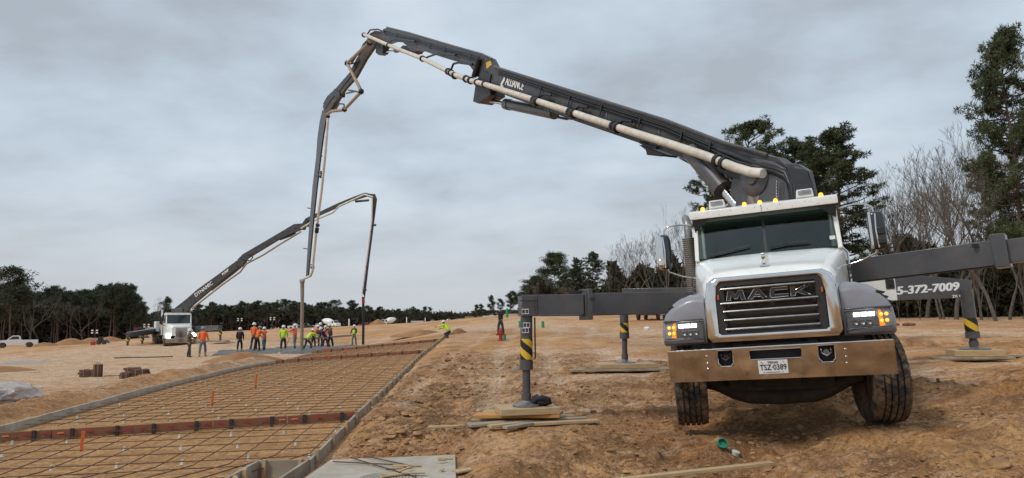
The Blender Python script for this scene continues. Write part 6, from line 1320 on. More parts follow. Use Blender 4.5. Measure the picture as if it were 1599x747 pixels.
for k, (x, z) in enumerate([(-.3, .17), (.28, .17), (-.28, .33), (.12, .30)]): mb = MB(); lumpy(mb, (x, 0, z), .3, (1.05, 1.3, .38), k, 3, .15); mb.build('cement_bag', mat('paper_bag', (.5, .45, .42), (.45, .25, .2), 2, rough=.7), t, smooth=60)
mb = MB(); lumpy(mb, (0, 0, .24), .60, (1.15, .95, .50), 7, 4, .45, 3.4); pw = mat('plastic_film', (.62, .60, .60), (.45, .42, .42), 5, rough=.25, bump=.8, bscale=9); pw.node_tree.nodes['Principled BSDF'].inputs['Alpha'].default_value = .5; mb.build('plastic_wrap', pw, t, smooth=60)

# ------------------------------------------------------------------ hydrant, markers, cans
p = gp(782, 533, 40); t = thing('fire_hydrant', 'red fire hydrant standing on the dirt rise left of the jack leg', 'fire hydrant', p); z = .75
mb = MB(); mb.lathe([(.17, 0), (.17, .05), (.11, .06), (.11, .42), (.14, .43), (.14, .48), (.11, .49), (.12, .55), (.10, .64), (.05, .70), (.03, .71), (.03, .75), (0, .75)], (0, 0, 0), (0, 0, 1), 20); mb.build('barrel', M['red'], t, smooth=40)
for d in ((1, 0), (-1, 0), (0, -1)): mb = MB(); mb.lathe([(.06, .1), (.06, .17), (.07, .17), (.07, .21), (.02, .22), (.02, .25), (0, .25)], (0, 0, .38), (d[0], d[1], 0), 12); mb.build('outlet', M['red'], t)
def marker(px, py, Y, h, r, label, m_='green'):
    p = gp(px, py, Y); mb = MB(); mb.lathe([(r, 0), (r, h*.9), (r*.8, h*.93), (r*.8, h), (0, h)], (0, 0, 0), (0, 0, 1), 14); o = mb.build('marker_post', M[m_], smooth=40); o.location = p; tag(o, label, 'marker post')
marker(788, 532, 40.5, .36, .09, 'green plastic post right beside the red hydrant'); marker(848, 519, 52, .5, .11, 'green post beyond the front outrigger beam', 'green'); marker(812, 517, 55, .55, .1, 'pale green post left of the front jack leg', 'green')
marker(635, 508, 200, 2.0, .14, 'slim white post on the far rise right of the mixer', 'whitepl'); marker(664, 507, 200, 1.6, .12, 'thin white post among the parked vehicles', 'whitepl'); marker(545, 514, 150, 1.6, .15, 'short pale post in front of the far woods right of the crew', 'whitepl'); marker(792, 501, 85, 1.1, .15, 'greenish white post on the crest by the vehicles', 'green')
p = gp(1412, 504, 42); mb = MB(); rnd = random.Random(5); [lumpy(mb, (rnd.uniform(-.5, .5), rnd.uniform(-.2, .2), .08), .14, (1.2, 1, .8), k, 2, .5) for k in range(7)]; o = mb.build('brick_rubble', M['redwood']); o.location = p; tag(o, 'small heap of reddish rubble on the dirt field right of the truck', 'rubble')
p = gp(1009, 504, 45); mb = MB(); lumpy(mb, (0, 0, .1), .16, (1.3, .7, .8), 3, 2, .8); o = mb.build('crumpled_bag', M['whitepl']); o.location = p; tag(o, 'crumpled white bag on the dirt beyond the rear jack leg', 'bag')

# ------------------------------------------------------------------ dirt piles
def pile(px, py, Y, r, h, label, sq=1.0, m_='pileearth'):
    p = gp(px, py, Y); mb = MB(); n = 44; K = 16; vs = []; fs = []; sd_ = px*.1
    for i in range(K+1):
        for j in range(n):
            a = 2*math.pi*j/n; f = i/K; rr = r*f*(1+.22*mnoise.noise(Vector((math.cos(a), math.sin(a), sd_)))); prof = (1-f)**1.05*(1+.6*f*(1-f)); zz = h*prof+h*.14*mnoise.fractal(Vector((rr*math.cos(a)*2.2, rr*math.sin(a)*2.2, sd_)), .8, 2, 4)*(1-f*.6)
            X_, Y_ = p.x+rr*math.cos(a), p.y+rr*math.sin(a)*sq; vs.append((rr*math.cos(a), rr*math.sin(a)*sq, (zz if f < 1 else -.15)+0))
    for i in range(K):
        for j in range(n): fs.append((i*n+j, i*n+(j+1) % n, (i+1)*n+(j+1) % n, (i+1)*n+j))
    mb.add(vs, fs); o = mb.build('dirt_pile', M[m_], smooth=60); o.location = p; tag(o, label, 'dirt pile', 'piles of loose earth')
pile(378, 567, 39, 2.2, .48, 'low brown dirt pile left of the form corner below the workers', .8); pile(110, 538, 125, 3.6, 1.2, 'far earth pile right of the parked pickup at the woods'); pile(145, 536, 130, 3.4, 1.05, 'second far earth pile at the foot of the left woods'); pile(172, 535, 130, 3.2, 1.0, 'third far earth pile at the foot of the left woods'); pile(70, 541, 122, 3.4, .7, 'flat far earth pile just right of the pickup'); pile(590, 510.5, 220, 3.6, 2.1, 'orange earth pile left of the cement mixer on the far rise')
pile(8, 575, 33, 1.4, .25, 'small dark earth pile at the left picture edge')
pile(660, 520, 65, 3.0, .5, 'orange earth heap on the rise behind the right form end', .6)
pile(1450, 548, 22, 2.6, .25, 'long dark ridge of earth left of the rear right jack leg', .22, 'clod')
pile(716, 524, 52, .7, .4, 'small brown earth heap beside the crouching worker')

# ------------------------------------------------------------------ far vehicles
def car_wheel(t, x, y, R_, w=.24, rimm='steel'):
    mb = MB(); mb.lathe([(R_*.6, -w/2), (R_*.95, -w/2), (R_, -w*.4), (R_, w*.4), (R_*.95, w/2), (R_*.6, w/2)], (x, y, R_), (0, 1, 0), 20); q = mb.build('wheel', M['rubber'], t, smooth=40); s = 1 if y > 0 else -1
    mb = MB(); mb.lathe([(R_*.6, s*w*.4), (R_*.5, s*w*.2), (R_*.15, s*w*.3), (0, s*w*.35)], (x, y, R_), (0, 1, 0), 14); mb.build('rim', M[rimm], q)
def pickup(loc, rz, label, paint, sc_=1.0):
    t = thing('pickup_truck', label, 'pickup truck', loc, rz); t.scale = (sc_,)*3; w = .95
    def body(o, ww, nm, m_, bevel=.03, par=None): mb = MB(); mb.prism(o, lambda u, v, t_: (u, t_, v), -ww, ww); return mb.build(nm, m_, par or t, bevel=bevel)
    # x forward
    b = body([(-2.75, .55), (-2.75, 1.18), (-.62, 1.20), (-.62, 1.24), (1.05, 1.22), (2.5, 1.12), (2.72, .95), (2.75, .45), (2.2, .42), (2.15, .6), (1.95, .82), (1.5, .85), (1.2, .65), (1.15, .42), (-1.15, .42), (-1.2, .65), (-1.5, .85), (-1.95, .82), (-2.15, .6), (-2.2, .5)], w, 'body', paint, .05)
    c = body([(-.6, 1.2), (-.45, 1.75), (-.2, 1.85), (.45, 1.84), (1.15, 1.24)], w*.86, 'cab', paint, .05)
    for s in (-1, 1): mb = MB(); mb.add([(-.42, s*w*.865, 1.28), (.95, s*w*.865, 1.28), (.42, s*w*.865, 1.74), (-.28, s*w*.865, 1.74)], [(0, 1, 2, 3)]); mb.build('window', M['darkglass'], c)
    mb = MB(); mb.add([(1.13, -.74, 1.28), (1.13, .74, 1.28), (.52, .7, 1.81), (.52, -.7, 1.81)], [(0, 1, 2, 3)]); mb.build('windshield', M['darkglass'], c)
    mb = MB(); mb.box((2.70, -.55, .72), (2.775, .55, 1.0)); mb.build('grille', M['black'], b); mb = MB(); mb.box((2.6, -.93, .42), (2.85, .93, .62)); mb.build('bumper', M['grey'], b)
    for s in (-1, 1): mb = MB(); mb.box((2.66, s*.76-.15, .86), (2.765, s*.76+.15, 1.02)); mb.build('headlight', M['whitepl'], b)
    mb = MB(); mb.box((-2.5, -.75, 1.19), (-.7, .75, 1.215)); mb.build('bed', M['black'], b)
    for x in (-1.68, 1.68):
        for y in (-.84, .84): car_wheel(t, x, y, .40)
    return t
wp = mat('car_white', (.78, .78, .78), rough=.3, coat=.5); dk = mat('car_dark', (.03, .035, .045), rough=.3, coat=.5); rd_ = mat('car_red', (.22, .02, .03), rough=.3, coat=.5); sv_ = mat('car_silver', (.4, .41, .43), rough=.3, metal=.4)
q = gp(25, 543, 108); pickup(q, math.pi+.55, 'white pickup truck parked before the woods at the left edge', wp, 1.0)
for (px, py, Y, rz, pm, lb) in [(462, 514, 250, .2, wp, 'white pickup parked behind the lime worker left of the hose'), (478, 514, 250, 0, dk, 'dark pickup parked directly behind the hose'), (495, 514, 260, .3, wp, 'white pickup parked behind the screed crew'), (1018, 500, 62, 1.2, sv_, 'silver pickup half hidden under the left outrigger beam near the truck'), (571, 510.5, 270, .1, rd_, 'dark red pickup left of the orange earth pile'), (580, 510.5, 275, -.4, dk, 'dark pickup beside the orange earth pile'),
                            (675, 507, 290, .1, wp, 'first white pickup in the far row right of the mixer'), (687, 506.5, 300, 2.9, dk, 'dark pickup second in the far row'), (700, 506, 280, .3, wp, 'white pickup in the middle of the far row'), (712, 505, 290, 0, sv_, 'silver pickup in the far row')]:
    pickup(gp(px, py, Y), rz, lb, pm, 1.0)['group'] = 'vehicles parked across the far rise'
def mixer(loc, rz, label, s=1.0):
    t = thing('mixer_truck', label, 'mixer truck', loc, rz); t.scale = (s,)*3
    B = lambda nm, m_, fn, par=None, bv=.03: (lambda mb: (fn(mb), mb.build(nm, m_, par or t, bevel=bv))[1])(MB())
    c = B('cab', M['white'], lambda mb: (mb.prism([(2.2, .8), (2.2, 2.7), (3.2, 2.75), (3.6, 1.9), (4.7, 1.7), (4.8, .8)], lambda u, v, w: (u, w, v), -1.05, 1.05)))
    B('windshield', M['darkglass'], lambda mb: mb.hexa([(3.25, -.9, 2.62), (3.25, .9, 2.62), (3.63, .9, 1.9), (3.63, -.9, 1.9), (3.3, -.9, 2.66), (3.3, .9, 2.66), (3.68, .9, 1.93), (3.68, -.9, 1.93)]), c, 0)
    for y in (-1.06, 1.06): B('side_window', M['darkglass'], lambda mb: mb.add([(2.4, y, 1.8), (3.3, y, 1.8), (3.1, y, 2.5), (2.4, y, 2.5)], [(0, 1, 2, 3)]), c, 0)
    B('drum', M['white'], lambda mb: mb.lathe([(.5, -3.0), (.85, -2.2), (1.22, -.6), (1.25, .3), (.95, 1.6), (.55, 2.0), (0, 2.1)], (-.2, 0, 2.25), (1, 0, -.2), 24), None, 0)
    B('chassis', M['under'], lambda mb: (mb.box((-4.2, -.5, .7), (3, .5, 1.0)), mb.box((-3.8, -1.1, 1.0), (-1, 1.1, 1.1))), None)
    B('chute', M['grey'], lambda mb: (mb.beam((-3.2, 0, 2.9), (-4.6, 0, 1.6), .5, .15), mb.box((-3.8, -.4, 2.5), (-3.0, .4, 3.3))), None)
    for x in (-3.2, -1.9, 3.6):
        for y in (-1.0, 1.0): car_wheel(t, x, y, .53, .4, 'whitepl')
mixer(gp(608, 510, 285), -2.2, 'white cement mixer truck on the far rise right of the earth pile', 1.0)
mixer(gp(514, 514, 250), -.6, 'white cement mixer truck whose round drum shows behind the screed crew', 1.0)
# dark trailer left of the far pump truck
p = gp(226, 529, 175); t = thing('flatbed_trailer', 'dark red trailer behind the left outriggers of the distant pump truck', 'trailer', p, .1)
mb = MB(); mb.box((-4.5, -1.2, 1.0), (4.5, 1.2, 1.25)); mb.build('bed', rd_, t); 
for x in (2.6, 3.8): car_wheel(t, x, -1.0, .5, .4); car_wheel(t, x, 1.0, .5, .4)
for k in range(4): mb = MB(); mb.box((-3.8+k*1.4, -1, 1.25), (-2.7+k*1.4, 1, 2.4+.2*(k % 2))); mb.build('crate', [M['cloth_black'], rd_, dk, M['whitepl']][k], t, bevel=.03)
p = gp(203, 531, 180); t = thing('work_van', 'white and dark work van at the woods left of the distant pump truck', 'van', p, .2)
mb = MB(); mb.prism([(-2.3, .4), (-2.3, 2.1), (1.2, 2.15), (1.8, 1.35), (2.5, 1.2), (2.55, .4)], lambda u, v, w: (u, w, v), -.95, .95); b = mb.build('body', wp, t, bevel=.05); mb = MB(); mb.box((-.2, -.97, 1.4), (1.2, -.955, 1.95)); mb.build('window', M['darkglass'], b)
for x in (-1.5, 1.6): car_wheel(t, x, -.9, .36); car_wheel(t, x, .9, .36)
# compact loader and red box in the left field
p = gp(158, 544, 70); t = thing('compact_loader', 'small dark wheeled machine standing in the left field', 'machine', p, .3); t.scale = (.5, .5, .55)
mb = MB(); mb.box((-.8, -.5, .3), (.7, .5, .75)); mb.prism([(-.6, .75), (-.5, 1.35), (.2, 1.35), (.3, .75)], lambda u, v, w: (u, w, v), -.42, .42); mb.build('body', M['black'], t, bevel=.03)
mb = MB(); mb.hexa([(.9, -.6, .3), (1.5, -.6, .2), (1.5, .6, .2), (.9, .6, .3), (.9, -.6, .9), (1.3, -.6, .8), (1.3, .6, .8), (.9, .6, .9)]); mb.build('bucket', M['grey'], t)
for x in (-.5, .45): car_wheel(t, x, -.55, .3, .22); car_wheel(t, x, .55, .3, .22)
p = gp(145, 545, 68); t = thing('gas_can', 'red portable box beside the small dark machine in the left field', 'box', p); t.scale = (.45, .45, .5); mb = MB(); mb.box((-.4, -.3, 0), (.4, .3, .75)); mb.build('case', M['red'], t, bevel=.05); mb = MB(); mb.tube([(-.2, 0, .75), (-.2, 0, .9), (.2, 0, .9), (.2, 0, .75)], .03, 6); mb.build('handle', M['black'], t)
# rows of containers and machines on the far crest (640-800)
far = [(520+0, 0)]
for i, (px, py, Y, L_, h, col, lb) in enumerate([(652, 506.5, 290, 5.0, 1.5, (.5, .5, .5), 'pale container at the left end of the far row'), (722, 505, 285, 4.2, 1.7, (.30, .31, .33), 'grey container in the far row on the crest'), (733, 504.5, 280, 3.6, 2.2, (.42, .26, .10), 'tan container in the far row on the crest'), (743, 504, 275, 4.2, 1.8, (.33, .17, .08), 'brown container in the far row on the crest'), (752, 503, 270, 3.6, 2.1, (.16, .14, .12), 'dark container in the far row on the crest'), (762, 502.5, 262, 3.8, 2.0, (.62, .62, .6), 'first white container near the crest end'), (773, 502, 255, 3.6, 2.1, (.55, .57, .56), 'second white container near the crest end'), (798, 501, 240, 4.6, 2.0, (.45, .5, .47), 'pale green white container left of the jack leg'), (808, 501, 240, 2.2, 1.6, (.1, .1, .11), 'dark container just left of the jack leg')]):
    p = gp(px, py, Y); t = thing('site_container', lb, 'container', p, .1*((i % 3)-1), 'containers lined up on the far crest'); m_ = mat('container_paint', col, tuple(c_*.8 for c_ in col), 2, rough=.6)
    mb = MB(); mb.box((-L_/2, -1, .15), (L_/2, 1, h*1.15)); b = mb.build('shell', m_, t, bevel=.03)
    for k in range(3): mb = MB(); mb.box((-L_/2+.2+k*L_/3, -1.02, .5), (-L_/2+.2+k*L_/3+L_*.18, -1.0, h-.35)); mb.build('door', M['black'], b)
# flood light towers in front of the woods
for (px, py, Y, h, lb) in [(374, 520, 190, 3.4, 'light tower between the distant pump truck and the black clad worker'), (425, 517, 190, 3.2, 'light tower left of the hose before the woods'), (147, 533, 150, 2.4, 'light tower before the left woods'), (228, 529, 165, 3.0, 'light tower behind the left outriggers of the distant truck'), (678, 507, 240, 4.0, 'light tower on the far crest right of the mixer')]:
    p = gp(px, py, Y); t = thing('light_tower', lb, 'light tower', p, 0, 'light towers along the woods'); mb = MB(); mb.tube([(0, 0, 0), (0, 0, h)], .03, 6); mb.box((-.6, -.4, 0), (.6, .4, .5)); mb.build('mast', M['grey'], t)
    for x in (-.5, .5):
        for z_ in (0, -.5): mb = MB(); mb.box((x-.2, -.1, h+z_), (x+.2, .05, h+.28+z_)); mb.build('lamp', M['whitepl'], t)
    mb = MB(); mb.tube([(-.6, 0, h), (.6, 0, h)], .03, 6); mb.build('crossbar', M['grey'], t)

# ------------------------------------------------------------------ trees
def leaf_cloud(rs, centers, radii, n, size, flat=.6):
    """many small needle blades spread through ellipsoidal clumps; returns (verts, faces) arrays"""
    k = len(centers); idx = rs.randint(0, k, n); c = np.array(centers)[idx]; r = np.array(radii)[idx]
    d = rs.normal(size=(n, 3)); d /= np.linalg.norm(d, axis=1)[:, None]; rr = rs.rand(n)**.45
    p = c+d*(r*rr)[:, None]*np.array([1, 1, flat]); o = rs.normal(size=(n, 3))*.7+d; o /= np.linalg.norm(o, axis=1)[:, None]
    s = size*(.6+.8*rs.rand(n)); t = np.cross(o, rs.normal(size=(n, 3))); t /= np.linalg.norm(t, axis=1)[:, None]+1e-9
    a = p-t*(s*.13)[:, None]; b = p+t*(s*.13)[:, None]; e_ = p+o*s[:, None]
    v = np.stack([a, b, e_], 1).reshape(-1, 3); f = np.arange(3*n).reshape(-1, 3); return v, f
def mesh_np(name, v, f, m_):
    me = bpy.data.meshes.new(name); me.vertices.add(len(v)); me.vertices.foreach_set('co', v.astype(np.float32).ravel()); me.loops.add(f.size); me.loops.foreach_set('vertex_index', f.astype(np.int32).ravel())
    me.polygons.add(len(f)); me.polygons.foreach_set('loop_start', np.arange(0, f.size, f.shape[1], dtype=np.int32)); me.update(calc_edges=True); me.materials.append(m_); return me
def proto(name, label, parts, group):
    t = thing(name, label, 'tree', (0, 0, -500), group=group)
    for nm, me in parts: o = bpy.data.objects.new(nm, me); sc.collection.objects.link(o); o.parent = t
    return t
def pine(seed, h=16, crown=.45, spread=3.0, n=9000, size=.3, limbs=34, lean=.3, clump=.75, shape=1.0, bark='bark', leaves='needles'):
    rs = np.random.RandomState(seed); rnd = random.Random(seed); mb = MB(); k = 9; lx, ly = rnd.uniform(-lean, lean), rnd.uniform(-lean, lean)
    tp = [Vector((lx*(i/k)**2+.12*math.sin(i*1.3+seed), ly*(i/k)**2, h*.97*i/k-.4*(i == 0))) for i in range(k+1)]
    r0_ = h*.0125; mb.tube(tp, [r0_*(1-.85*(i/k)) for i in range(k+1)], 8)
    def tat(f): f = min(f, .999)*k; i = int(f); return tp[i].lerp(tp[i+1], f-i)
    cs, rs_ = [], []; 
    for i in range(limbs):
        f = 1-crown+crown*(i+rnd.random())/limbs; rel = (f-(1-crown))/crown; b = tat(f); a = rnd.random()*6.283
        w = spread*((math.sin(math.pi*min(1, (.18+.80*rel)))**.7)*(.55+.6*rnd.random()))*(1 if shape == 1 else (1-rel*.75))
        up = rnd.uniform(.0, .5)+.25*rel; e_ = b+Vector((math.cos(a)*w, math.sin(a)*w, w*up)); mid = b.lerp(e_, .5)+Vector((0, 0, -w*.06))
        mb.tube([b, mid, e_], [.02+.009*w*1.5, .02+.006*w, .012], 5)
        for t_ in (.55, .8, 1.0):
            if w*t_ < .5 and rel < .9: continue
            c = b.lerp(e_, t_)+Vector((rnd.uniform(-.35, .35), rnd.uniform(-.35, .35), rnd.uniform(-.1, .4))); cs.append(tuple(c)); rs_.append(clump*rnd.uniform(.5, 1.1)*(1 if t_ > .7 else .7))
            if rnd.random() < .6: sd = b.lerp(e_, t_*.8); q = sd+Vector((rnd.uniform(-.9, .9), rnd.uniform(-.9, .9), rnd.uniform(0, .6))); mb.tube([sd, q], [.02, .008], 4); cs.append(tuple(q)); rs_.append(clump*rnd.uniform(.4, .9))
    for _ in range(4): c = tat(.97)+Vector((rnd.uniform(-.5, .5), rnd.uniform(-.5, .5), rnd.uniform(0, .5))); cs.append(tuple(c)); rs_.append(clump*.8)
    for _ in range(4):   # dead lower stubs
        b = tat(rnd.uniform(.3, 1-crown)); a = rnd.random()*6.28; mb.tube([b, b+Vector((math.cos(a), math.sin(a), .2))*rnd.uniform(.4, 1.2)], [.025, .008], 4)
    v, f = leaf_cloud(rs, cs, rs_, n, size); return [('trunk', mb.mesh('trunk', M[bark], 60)), ('crown', mesh_np('crown', v, f, M[leaves]))]
def bare(seed, h=12, depth=6, r0=.16, spread=.55, trunk=.3, bark='barkgrey', multi=1, twig_r=.012):
    rnd = random.Random(seed); tm = MB(); cm_ = MB()
    def grow(p, d, L_, r, lv):
        pts = [p]; rs_ = [r]; 
        for i in range(3):
            d = (d+Vector((rnd.uniform(-.16, .16), rnd.uniform(-.16, .16), rnd.uniform(-.02, .14)))).normalized(); pts.append(pts[-1]+d*L_/3); rs_.append(max(r*(1-.13*(i+1)), twig_r*.6))
        (tm if lv == 0 else cm_).tube(pts, rs_, 8 if lv == 0 else (5 if lv < 3 else 3), cap=lv < 2)
        if lv >= depth: return
        nb = 2 if lv < 2 else rnd.choice((2, 2, 2, 3))
        for i in range(nb+(1 if lv == 0 else 0)):
            ax = Vector((rnd.uniform(-1, 1), rnd.uniform(-1, 1), rnd.uniform(-.3, .3))).normalized(); nd = (d+ax*spread*rnd.uniform(.5, 1.35)+Vector((0, 0, .10))).normalized(); nd.z = max(nd.z, .05)
            st = pts[-1] if i < 2 else pts[rnd.choice((1, 2))]
            grow(st, nd, L_*rnd.uniform(.62, .86), max(r*rnd.uniform(.52, .72), twig_r), lv+1)
    for m_ in range(multi): grow(Vector((m_*.25, 0, -.3)), Vector((rnd.uniform(-.15, .15)*(m_+1), rnd.uniform(-.1, .1), 1)).normalized(), h*trunk, r0*(1-.2*m_), 0)
    return [('trunk', tm.mesh('trunk', M[bark], 60)), ('branches', cm_.mesh('branches', M['twig' if bark == 'barkgrey' else bark], 60))]
def place_tree(pr, px, py_base, Y, h_px=None, top=None, proto_h=16., rz=None, label=None, group=None, wide=1.0, first=set()):
    p = atY(px, py_base, Y); g = gz(p.x, p.y) if Y < 140 else p.z; s_ = ((py_base-top)*Y/F_PX+(p.z-g))/proto_h
    rz = rz if rz is not None else (px*1.7) % 6.28
    loc = (p.x, p.y, g-.05); c = dup(pr, loc, rz, (s_*wide, s_*wide, s_))
    if label: c['label'] = label
    if group: c['group'] = group
    return c
GP = 'tall pines behind the pump truck'
pinesA = [proto('pine_tree', 'tall dark pine', pine(11, 16, .56, 3.1, 27000, .24, 64, clump=.42), GP), proto('pine_tree', 'tall dark pine', pine(12, 16, .74, 2.9, 34000, .24, 84, clump=.42), GP), proto('pine_tree', 'tall dark pine', pine(13, 16, .42, 3.3, 16000, .24, 40, clump=.40), GP), proto('pine_tree', 'tall dark pine', pine(14, 16, .78, 3.1, 52000, .22, 120, clump=.44), GP)]
protos = list(pinesA)
for i, (k, px, py, Y, top, w, lb) in enumerate([(2, 1185, 495, 62, 183, 1.1, 'flat topped open pine just right above the boom base'), (0, 1222, 495, 60, 235, 1.0, 'dense dark pine directly behind the turret'), (1, 1257, 495, 63, 212, 1.0, 'dark pine rising over the right half of the cab roof'), (1, 1322, 495, 58, 196, 1.25, 'broad dark pine right of the cab, widest of the middle group'), (0, 1290, 495, 66, 240, 1.0, 'pine between the two tallest ones behind the cab'), (2, 1120, 495, 64, 262, .9, 'low spreading pine left of the lift cylinder'), (0, 1150, 495, 68, 262, .9, 'dark pine partly hidden behind the lift cylinder'),
                      (3, 1610, 496, 44, 30, .68, 'towering pine cut by the right picture edge'), (3, 1700, 496, 46, 60, .8, 'pine just outside the right picture edge'), (1, 1562, 496, 60, 235, .7, 'slim pine left of the towering pine at the right edge')]):
    place_tree(pinesA[k], px, py, Y, top=top, label=lb, group=GP, wide=w)
# evergreen group left of the truck
GQ = 'trees left of the truck beyond the outrigger beam'
bush = proto('evergreen_tree', 'bushy evergreen', pine(21, 16, .85, 4.6, 28000, .42, 60, clump=1.3), GQ); protos.append(bush)
for (pr, px, py, Y, top, w, ph, lb) in [(bush, 826, 494, 98, 446, 1.3, 16, 'small rounded evergreen at the far left foot of the group'), (bush, 868, 494, 104, 396, .95, 16, 'tallest round headed pine in the group left of the truck'), (bush, 838, 494, 100, 432, 1.5, 16, 'low rounded evergreen at the left end of the group'), (bush, 900, 494, 108, 420, .95, 16, 'bushy evergreen in the middle of the left group'), (pinesA[1], 903, 494, 100, 403, .9, 16, 'thin pine in the middle of the left group'), (pinesA[1], 928, 494, 98, 394, 1.15, 16, 'pointed pine at the right end of the left group'), (pinesA[0], 885, 494, 96, 430, 1.0, 16, 'short pine in front of the left group'), (bush, 852, 494, 96, 445, 1.1, 16, 'lowest bushy evergreen in front of the left group')]:
    place_tree(pr, px, py, Y, top=top, label=lb, group=GQ, wide=w, proto_h=ph)
GB = 'bare winter trees around the truck'
bareP = [proto('bare_tree', 'bare tree', bare(31, 12, 8, .15, .50, .27, twig_r=.0085), GB), proto('bare_tree', 'bare tree', bare(32, 12, 7, .13, .46, .31, multi=2, twig_r=.0085), GB), proto('bare_tree', 'bare tree', bare(35, 12, 8, .14, .56, .26, twig_r=.0085), GB)]
protos += bareP
def mh(pr): return max(max(v.co.z for v in c.data.vertices) for c in pr.children)
bH = [mh(b) for b in bareP]
for i, (k, px, Y, top, w) in enumerate([(0, 966, 90, 378, .8), (1, 985, 95, 388, .7), (2, 1003, 85, 372, .8), (1, 1040, 78, 312, .7), (0, 1058, 82, 325, .7), (2, 1024, 88, 352, .7), (1, 1078, 72, 335, .7), (0, 1092, 80, 350, .7), (2, 950, 100, 425, .8), (0, 850, 92, 440, .8), (2, 878, 90, 442, .9),
                                     (0, 1372, 62, 300, .9), (1, 1398, 60, 248, .8), (2, 1420, 58, 225, .8), (0, 1446, 56, 196, .85), (1, 1470, 54, 212, .9), (2, 1492, 52, 188, .8), (0, 1512, 50, 225, .9), (1, 1532, 49, 200, .8), (2, 1556, 46, 240, .9), (0, 1575, 48, 262, .9), (1, 1602, 47, 240, .9), (2, 1625, 50, 210, .9), (0, 1436, 70, 262, .9), (1, 1482, 68, 268, .9), (2, 1520, 66, 280, .9), (0, 1350, 74, 330, .9), (1, 1565, 60, 280, .8), (2, 1406, 70, 300, .9)]):
    where = 'left of the truck, beyond the outrigger beam' if px < 1000 else 'just left of the cab exhaust stack' if px < 1100 else 'right of the cab, beyond the right outrigger beam'
    place_tree(bareP[k], px, 495, Y, top=top, label='grey leafless tree standing '+where, group=GB+(' (left)' if px < 1000 else ' (exhaust)' if px < 1100 else ' (right)'), wide=w*1.05, proto_h=bH[k])
# slim bare trunks at the edge of the right woods
sap = proto('slim_tree', 'slim', bare(41, 12, 6, .065, .35, .5, multi=1, bark='barkgrey'), 'slim grey trunks along the right woods'); protos.append(sap); sH = mh(sap)
rnd = random.Random(77)
for i in range(46):
    px = rnd.uniform(1385, 1660); place_tree(sap, px, 495.5, rnd.uniform(50, 66), top=rnd.uniform(330, 420), label='slim grey trunk at the edge of the woods behind the phone number arm', group='slim grey trunks along the right woods', wide=.8, proto_h=sH)
for i in range(16):
    px = rnd.uniform(950, 1095); place_tree(sap, px, 495.5, rnd.uniform(80, 95), top=rnd.uniform(400, 450), label='slim bare tree in the thicket behind the left outrigger beam', group='slim bare trees behind the left outrigger beam', wide=.8, proto_h=sH)

# far woods
GF = 'pines of the far left woods'; GM = 'pines of the far tree line'
farP = [proto('pine_tree', 'far pine', pine(51, 12, .5, 2.3, 4200, .45, 20, clump=.8, leaves='needlesfar'), GF), proto('pine_tree', 'far pine', pine(52, 12, .4, 2.6, 3800, .45, 18, clump=.85, leaves='needlesfar'), GF), proto('pine_tree', 'far pine', pine(53, 12, .65, 2.2, 5000, .45, 24, clump=.8, leaves='needlesfar'), GF), proto('pine_tree', 'far pine', pine(54, 12, .55, 3.0, 5400, .45, 22, clump=1.0, leaves='needlesfar'), GF)]
protos += farP
rnd = random.Random(5)
place_tree(farP[3], 14, 537, 150, top=419, label='tallest pine of the left woods, at the left picture edge', group=GF, wide=1.15, proto_h=12.2)
prof = [(-30, 440), (0, 450), (50, 462), (70, 459), (100, 458), (140, 457), (160, 452), (185, 444), (205, 452), (220, 478)]
for i in range(84):
    px = -35+255*(i+rnd.random())/84; top = np.interp(px, [a for a, b in prof], [b for a, b in prof])+rnd.gauss(2, 6.5); Y = rnd.uniform(165, 200)
    place_tree(farP[i % 4], px, 536-4*(px > 120), Y, top=top, rz=rnd.random()*6, label='dark pine in the dense woods behind the pickup', group=GF, wide=rnd.uniform(.6, 1.0), proto_h=12.2)
for px, Y, top in ((47, 160, 458), (128, 155, 468), (228, 190, 463), (60, 162, 490)): place_tree(bareP[px % 3], px, 537-3*(px > 200), Y, top=top, label={47: 'pale leafless tree before the left woods near the pickup', 128: 'round crowned leafless tree before the left woods', 228: 'thin leafless tree at the right end of the left woods', 60: 'small leafless tree low before the left woods'}[px], group=None, wide=1.0, proto_h=bH[px % 3])
place_tree(farP[2], 260, 525, 220, top=465, label='lone pointed pine just left of the distant pump boom', wide=.9, proto_h=12.2)
for i in range(130):
    px = 205+445*(i+rnd.random())/130; Y = rnd.uniform(325, 380); b_ = np.interp(px, [205, 330, 640], [524, 518, 508]); top = np.interp(px, [205, 300, 330, 480, 560, 600, 650], [492, 486, 479, 477, 480, 486, 486])+rnd.gauss(0, 4.5)
    place_tree(farP[i % 4], px, b_, Y, top=top, rz=rnd.random()*6, label='dark pine in the low far tree line behind the workers', group=GM, wide=rnd.uniform(.9, 1.3), proto_h=12.2)
for i in range(46):
    px = 640+185*(i+rnd.random())/46; place_tree(farP[i % 4], px, 507, rnd.uniform(400, 440), top=rnd.gauss(489-3*(px > 740), 1.5), rz=rnd.random()*6, label='small dark pine in the even tree line over the parked vehicles', group='small pines above the parked vehicles', wide=1.5, proto_h=12.2)
for px, top, k in ((646, 479, 0), (653, 483, 1), (664, 479, 1), (671, 480, 2), (616, 484, 1), (745, 476, 1), (752, 475, 0), (768, 462, 2), (782, 467, 1), (797, 458, 0), (803, 455, 1), (812, 462, 3)):
    place_tree(farP[k], px, 506, 330, top=top, rz=px*.3, label='taller open pine sticking out of the tree line above the far vehicles', group='taller pines sticking out of the far tree line', wide=.8, proto_h=12.2)
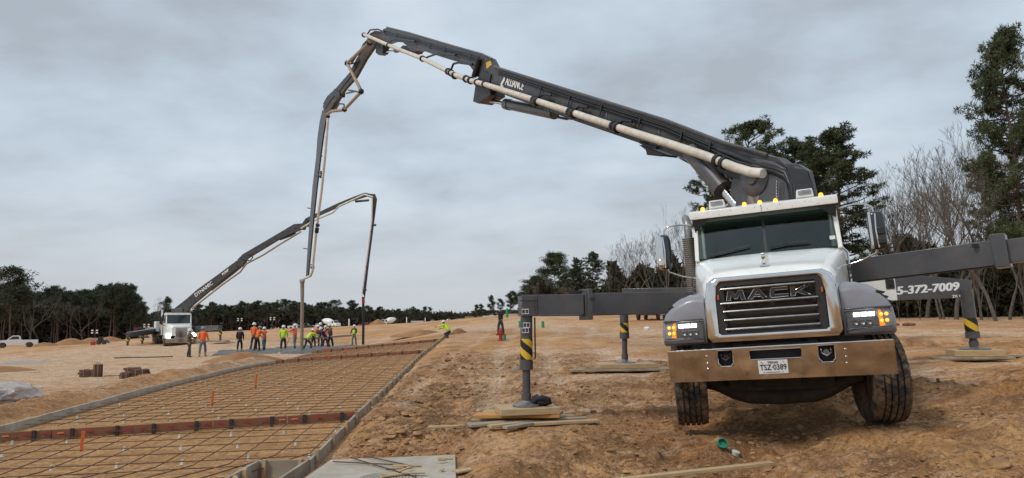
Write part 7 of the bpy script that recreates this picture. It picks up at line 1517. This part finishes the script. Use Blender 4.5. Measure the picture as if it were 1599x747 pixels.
# thickets nobody could count
def thicket(name, label, segs, n, size, m_, seed, zf=1.0):
    rs = np.random.RandomState(seed); pts = []; 
    tot = []
    for (pa, pb, Y0, Y1, base, h) in segs:
        k = int(n/len(segs)); px = pa+(pb-pa)*rs.rand(k); Y = Y0+(Y1-Y0)*rs.rand(k); X = (px-799.5)/F_PX*Y; 
        z0 = 1.8+(506+(799-px)*.0175-base)*Y/F_PX; hh = h*(.75+.5*(np.array(vnoise(px*.045+seed, Y*.02))+.5)); zz = z0-.3+hh*(rs.rand(k)**.85)
        tot.append(np.stack([X, Y, zz], 1))
    p = np.concatenate(tot); k = len(p); o = rs.normal(size=(k, 3)); o[:, 2] = np.abs(o[:, 2])+.3; o /= np.linalg.norm(o, axis=1)[:, None]; t = np.cross(o, rs.normal(size=(k, 3))); t /= np.linalg.norm(t, axis=1)[:, None]; s = size*(.5+rs.rand(k))
    v = np.stack([p-t*(s*.3)[:, None], p+t*(s*.3)[:, None], p+o*s[:, None]], 1).reshape(-1, 3); me = mesh_np(name, v, np.arange(3*k).reshape(-1, 3), m_); ob = bpy.data.objects.new(name, me); sc.collection.objects.link(ob); tag(ob, label, 'thicket', kind='stuff')
M['brushfar'] = foliage('far_brush', (0.042, 0.042, 0.034), (0.085, 0.075, 0.06))
M['brushdry'] = foliage('dry_brush', (0.055, 0.045, 0.03), (0.035, 0.045, 0.018))
thicket('thicket', 'dark undergrowth filling the woods on the left', [(-60, 218, 175, 195, 536, 8.5)], 16000, 1.3, M['brushfar'], 1)
thicket('thicket', 'dark mass of undergrowth along the far middle tree line', [(205, 420, 345, 385, 520, 9.0), (420, 640, 345, 385, 512, 8.5), (640, 840, 420, 450, 507, 6.8)], 26000, 1.9, M['brushfar'], 2)
thicket('thicket', 'brown and green undergrowth right of the truck', [(1340, 1700, 56, 64, 495, 4.4), (1380, 1700, 64, 72, 495, 6.6)], 52000, .40, M['brushdry'], 3)
thicket('thicket', 'evergreen brush behind the rear right outrigger arm', [(1400, 1500, 60, 66, 495, 6.8), (1500, 1560, 62, 66, 495, 4.8), (1560, 1700, 60, 68, 495, 6.8)], 26000, .4, M['brush'], 4)
thicket('thicket', 'brush behind the left outrigger beam', [(825, 950, 92, 104, 495, 4.6), (950, 1010, 92, 104, 495, 6.2), (1010, 1110, 92, 104, 495, 7.6)], 26000, .6, M['brushdry'], 5)
for t in protos:
    for c in list(t.children): bpy.data.objects.remove(c)
    bpy.data.objects.remove(t)
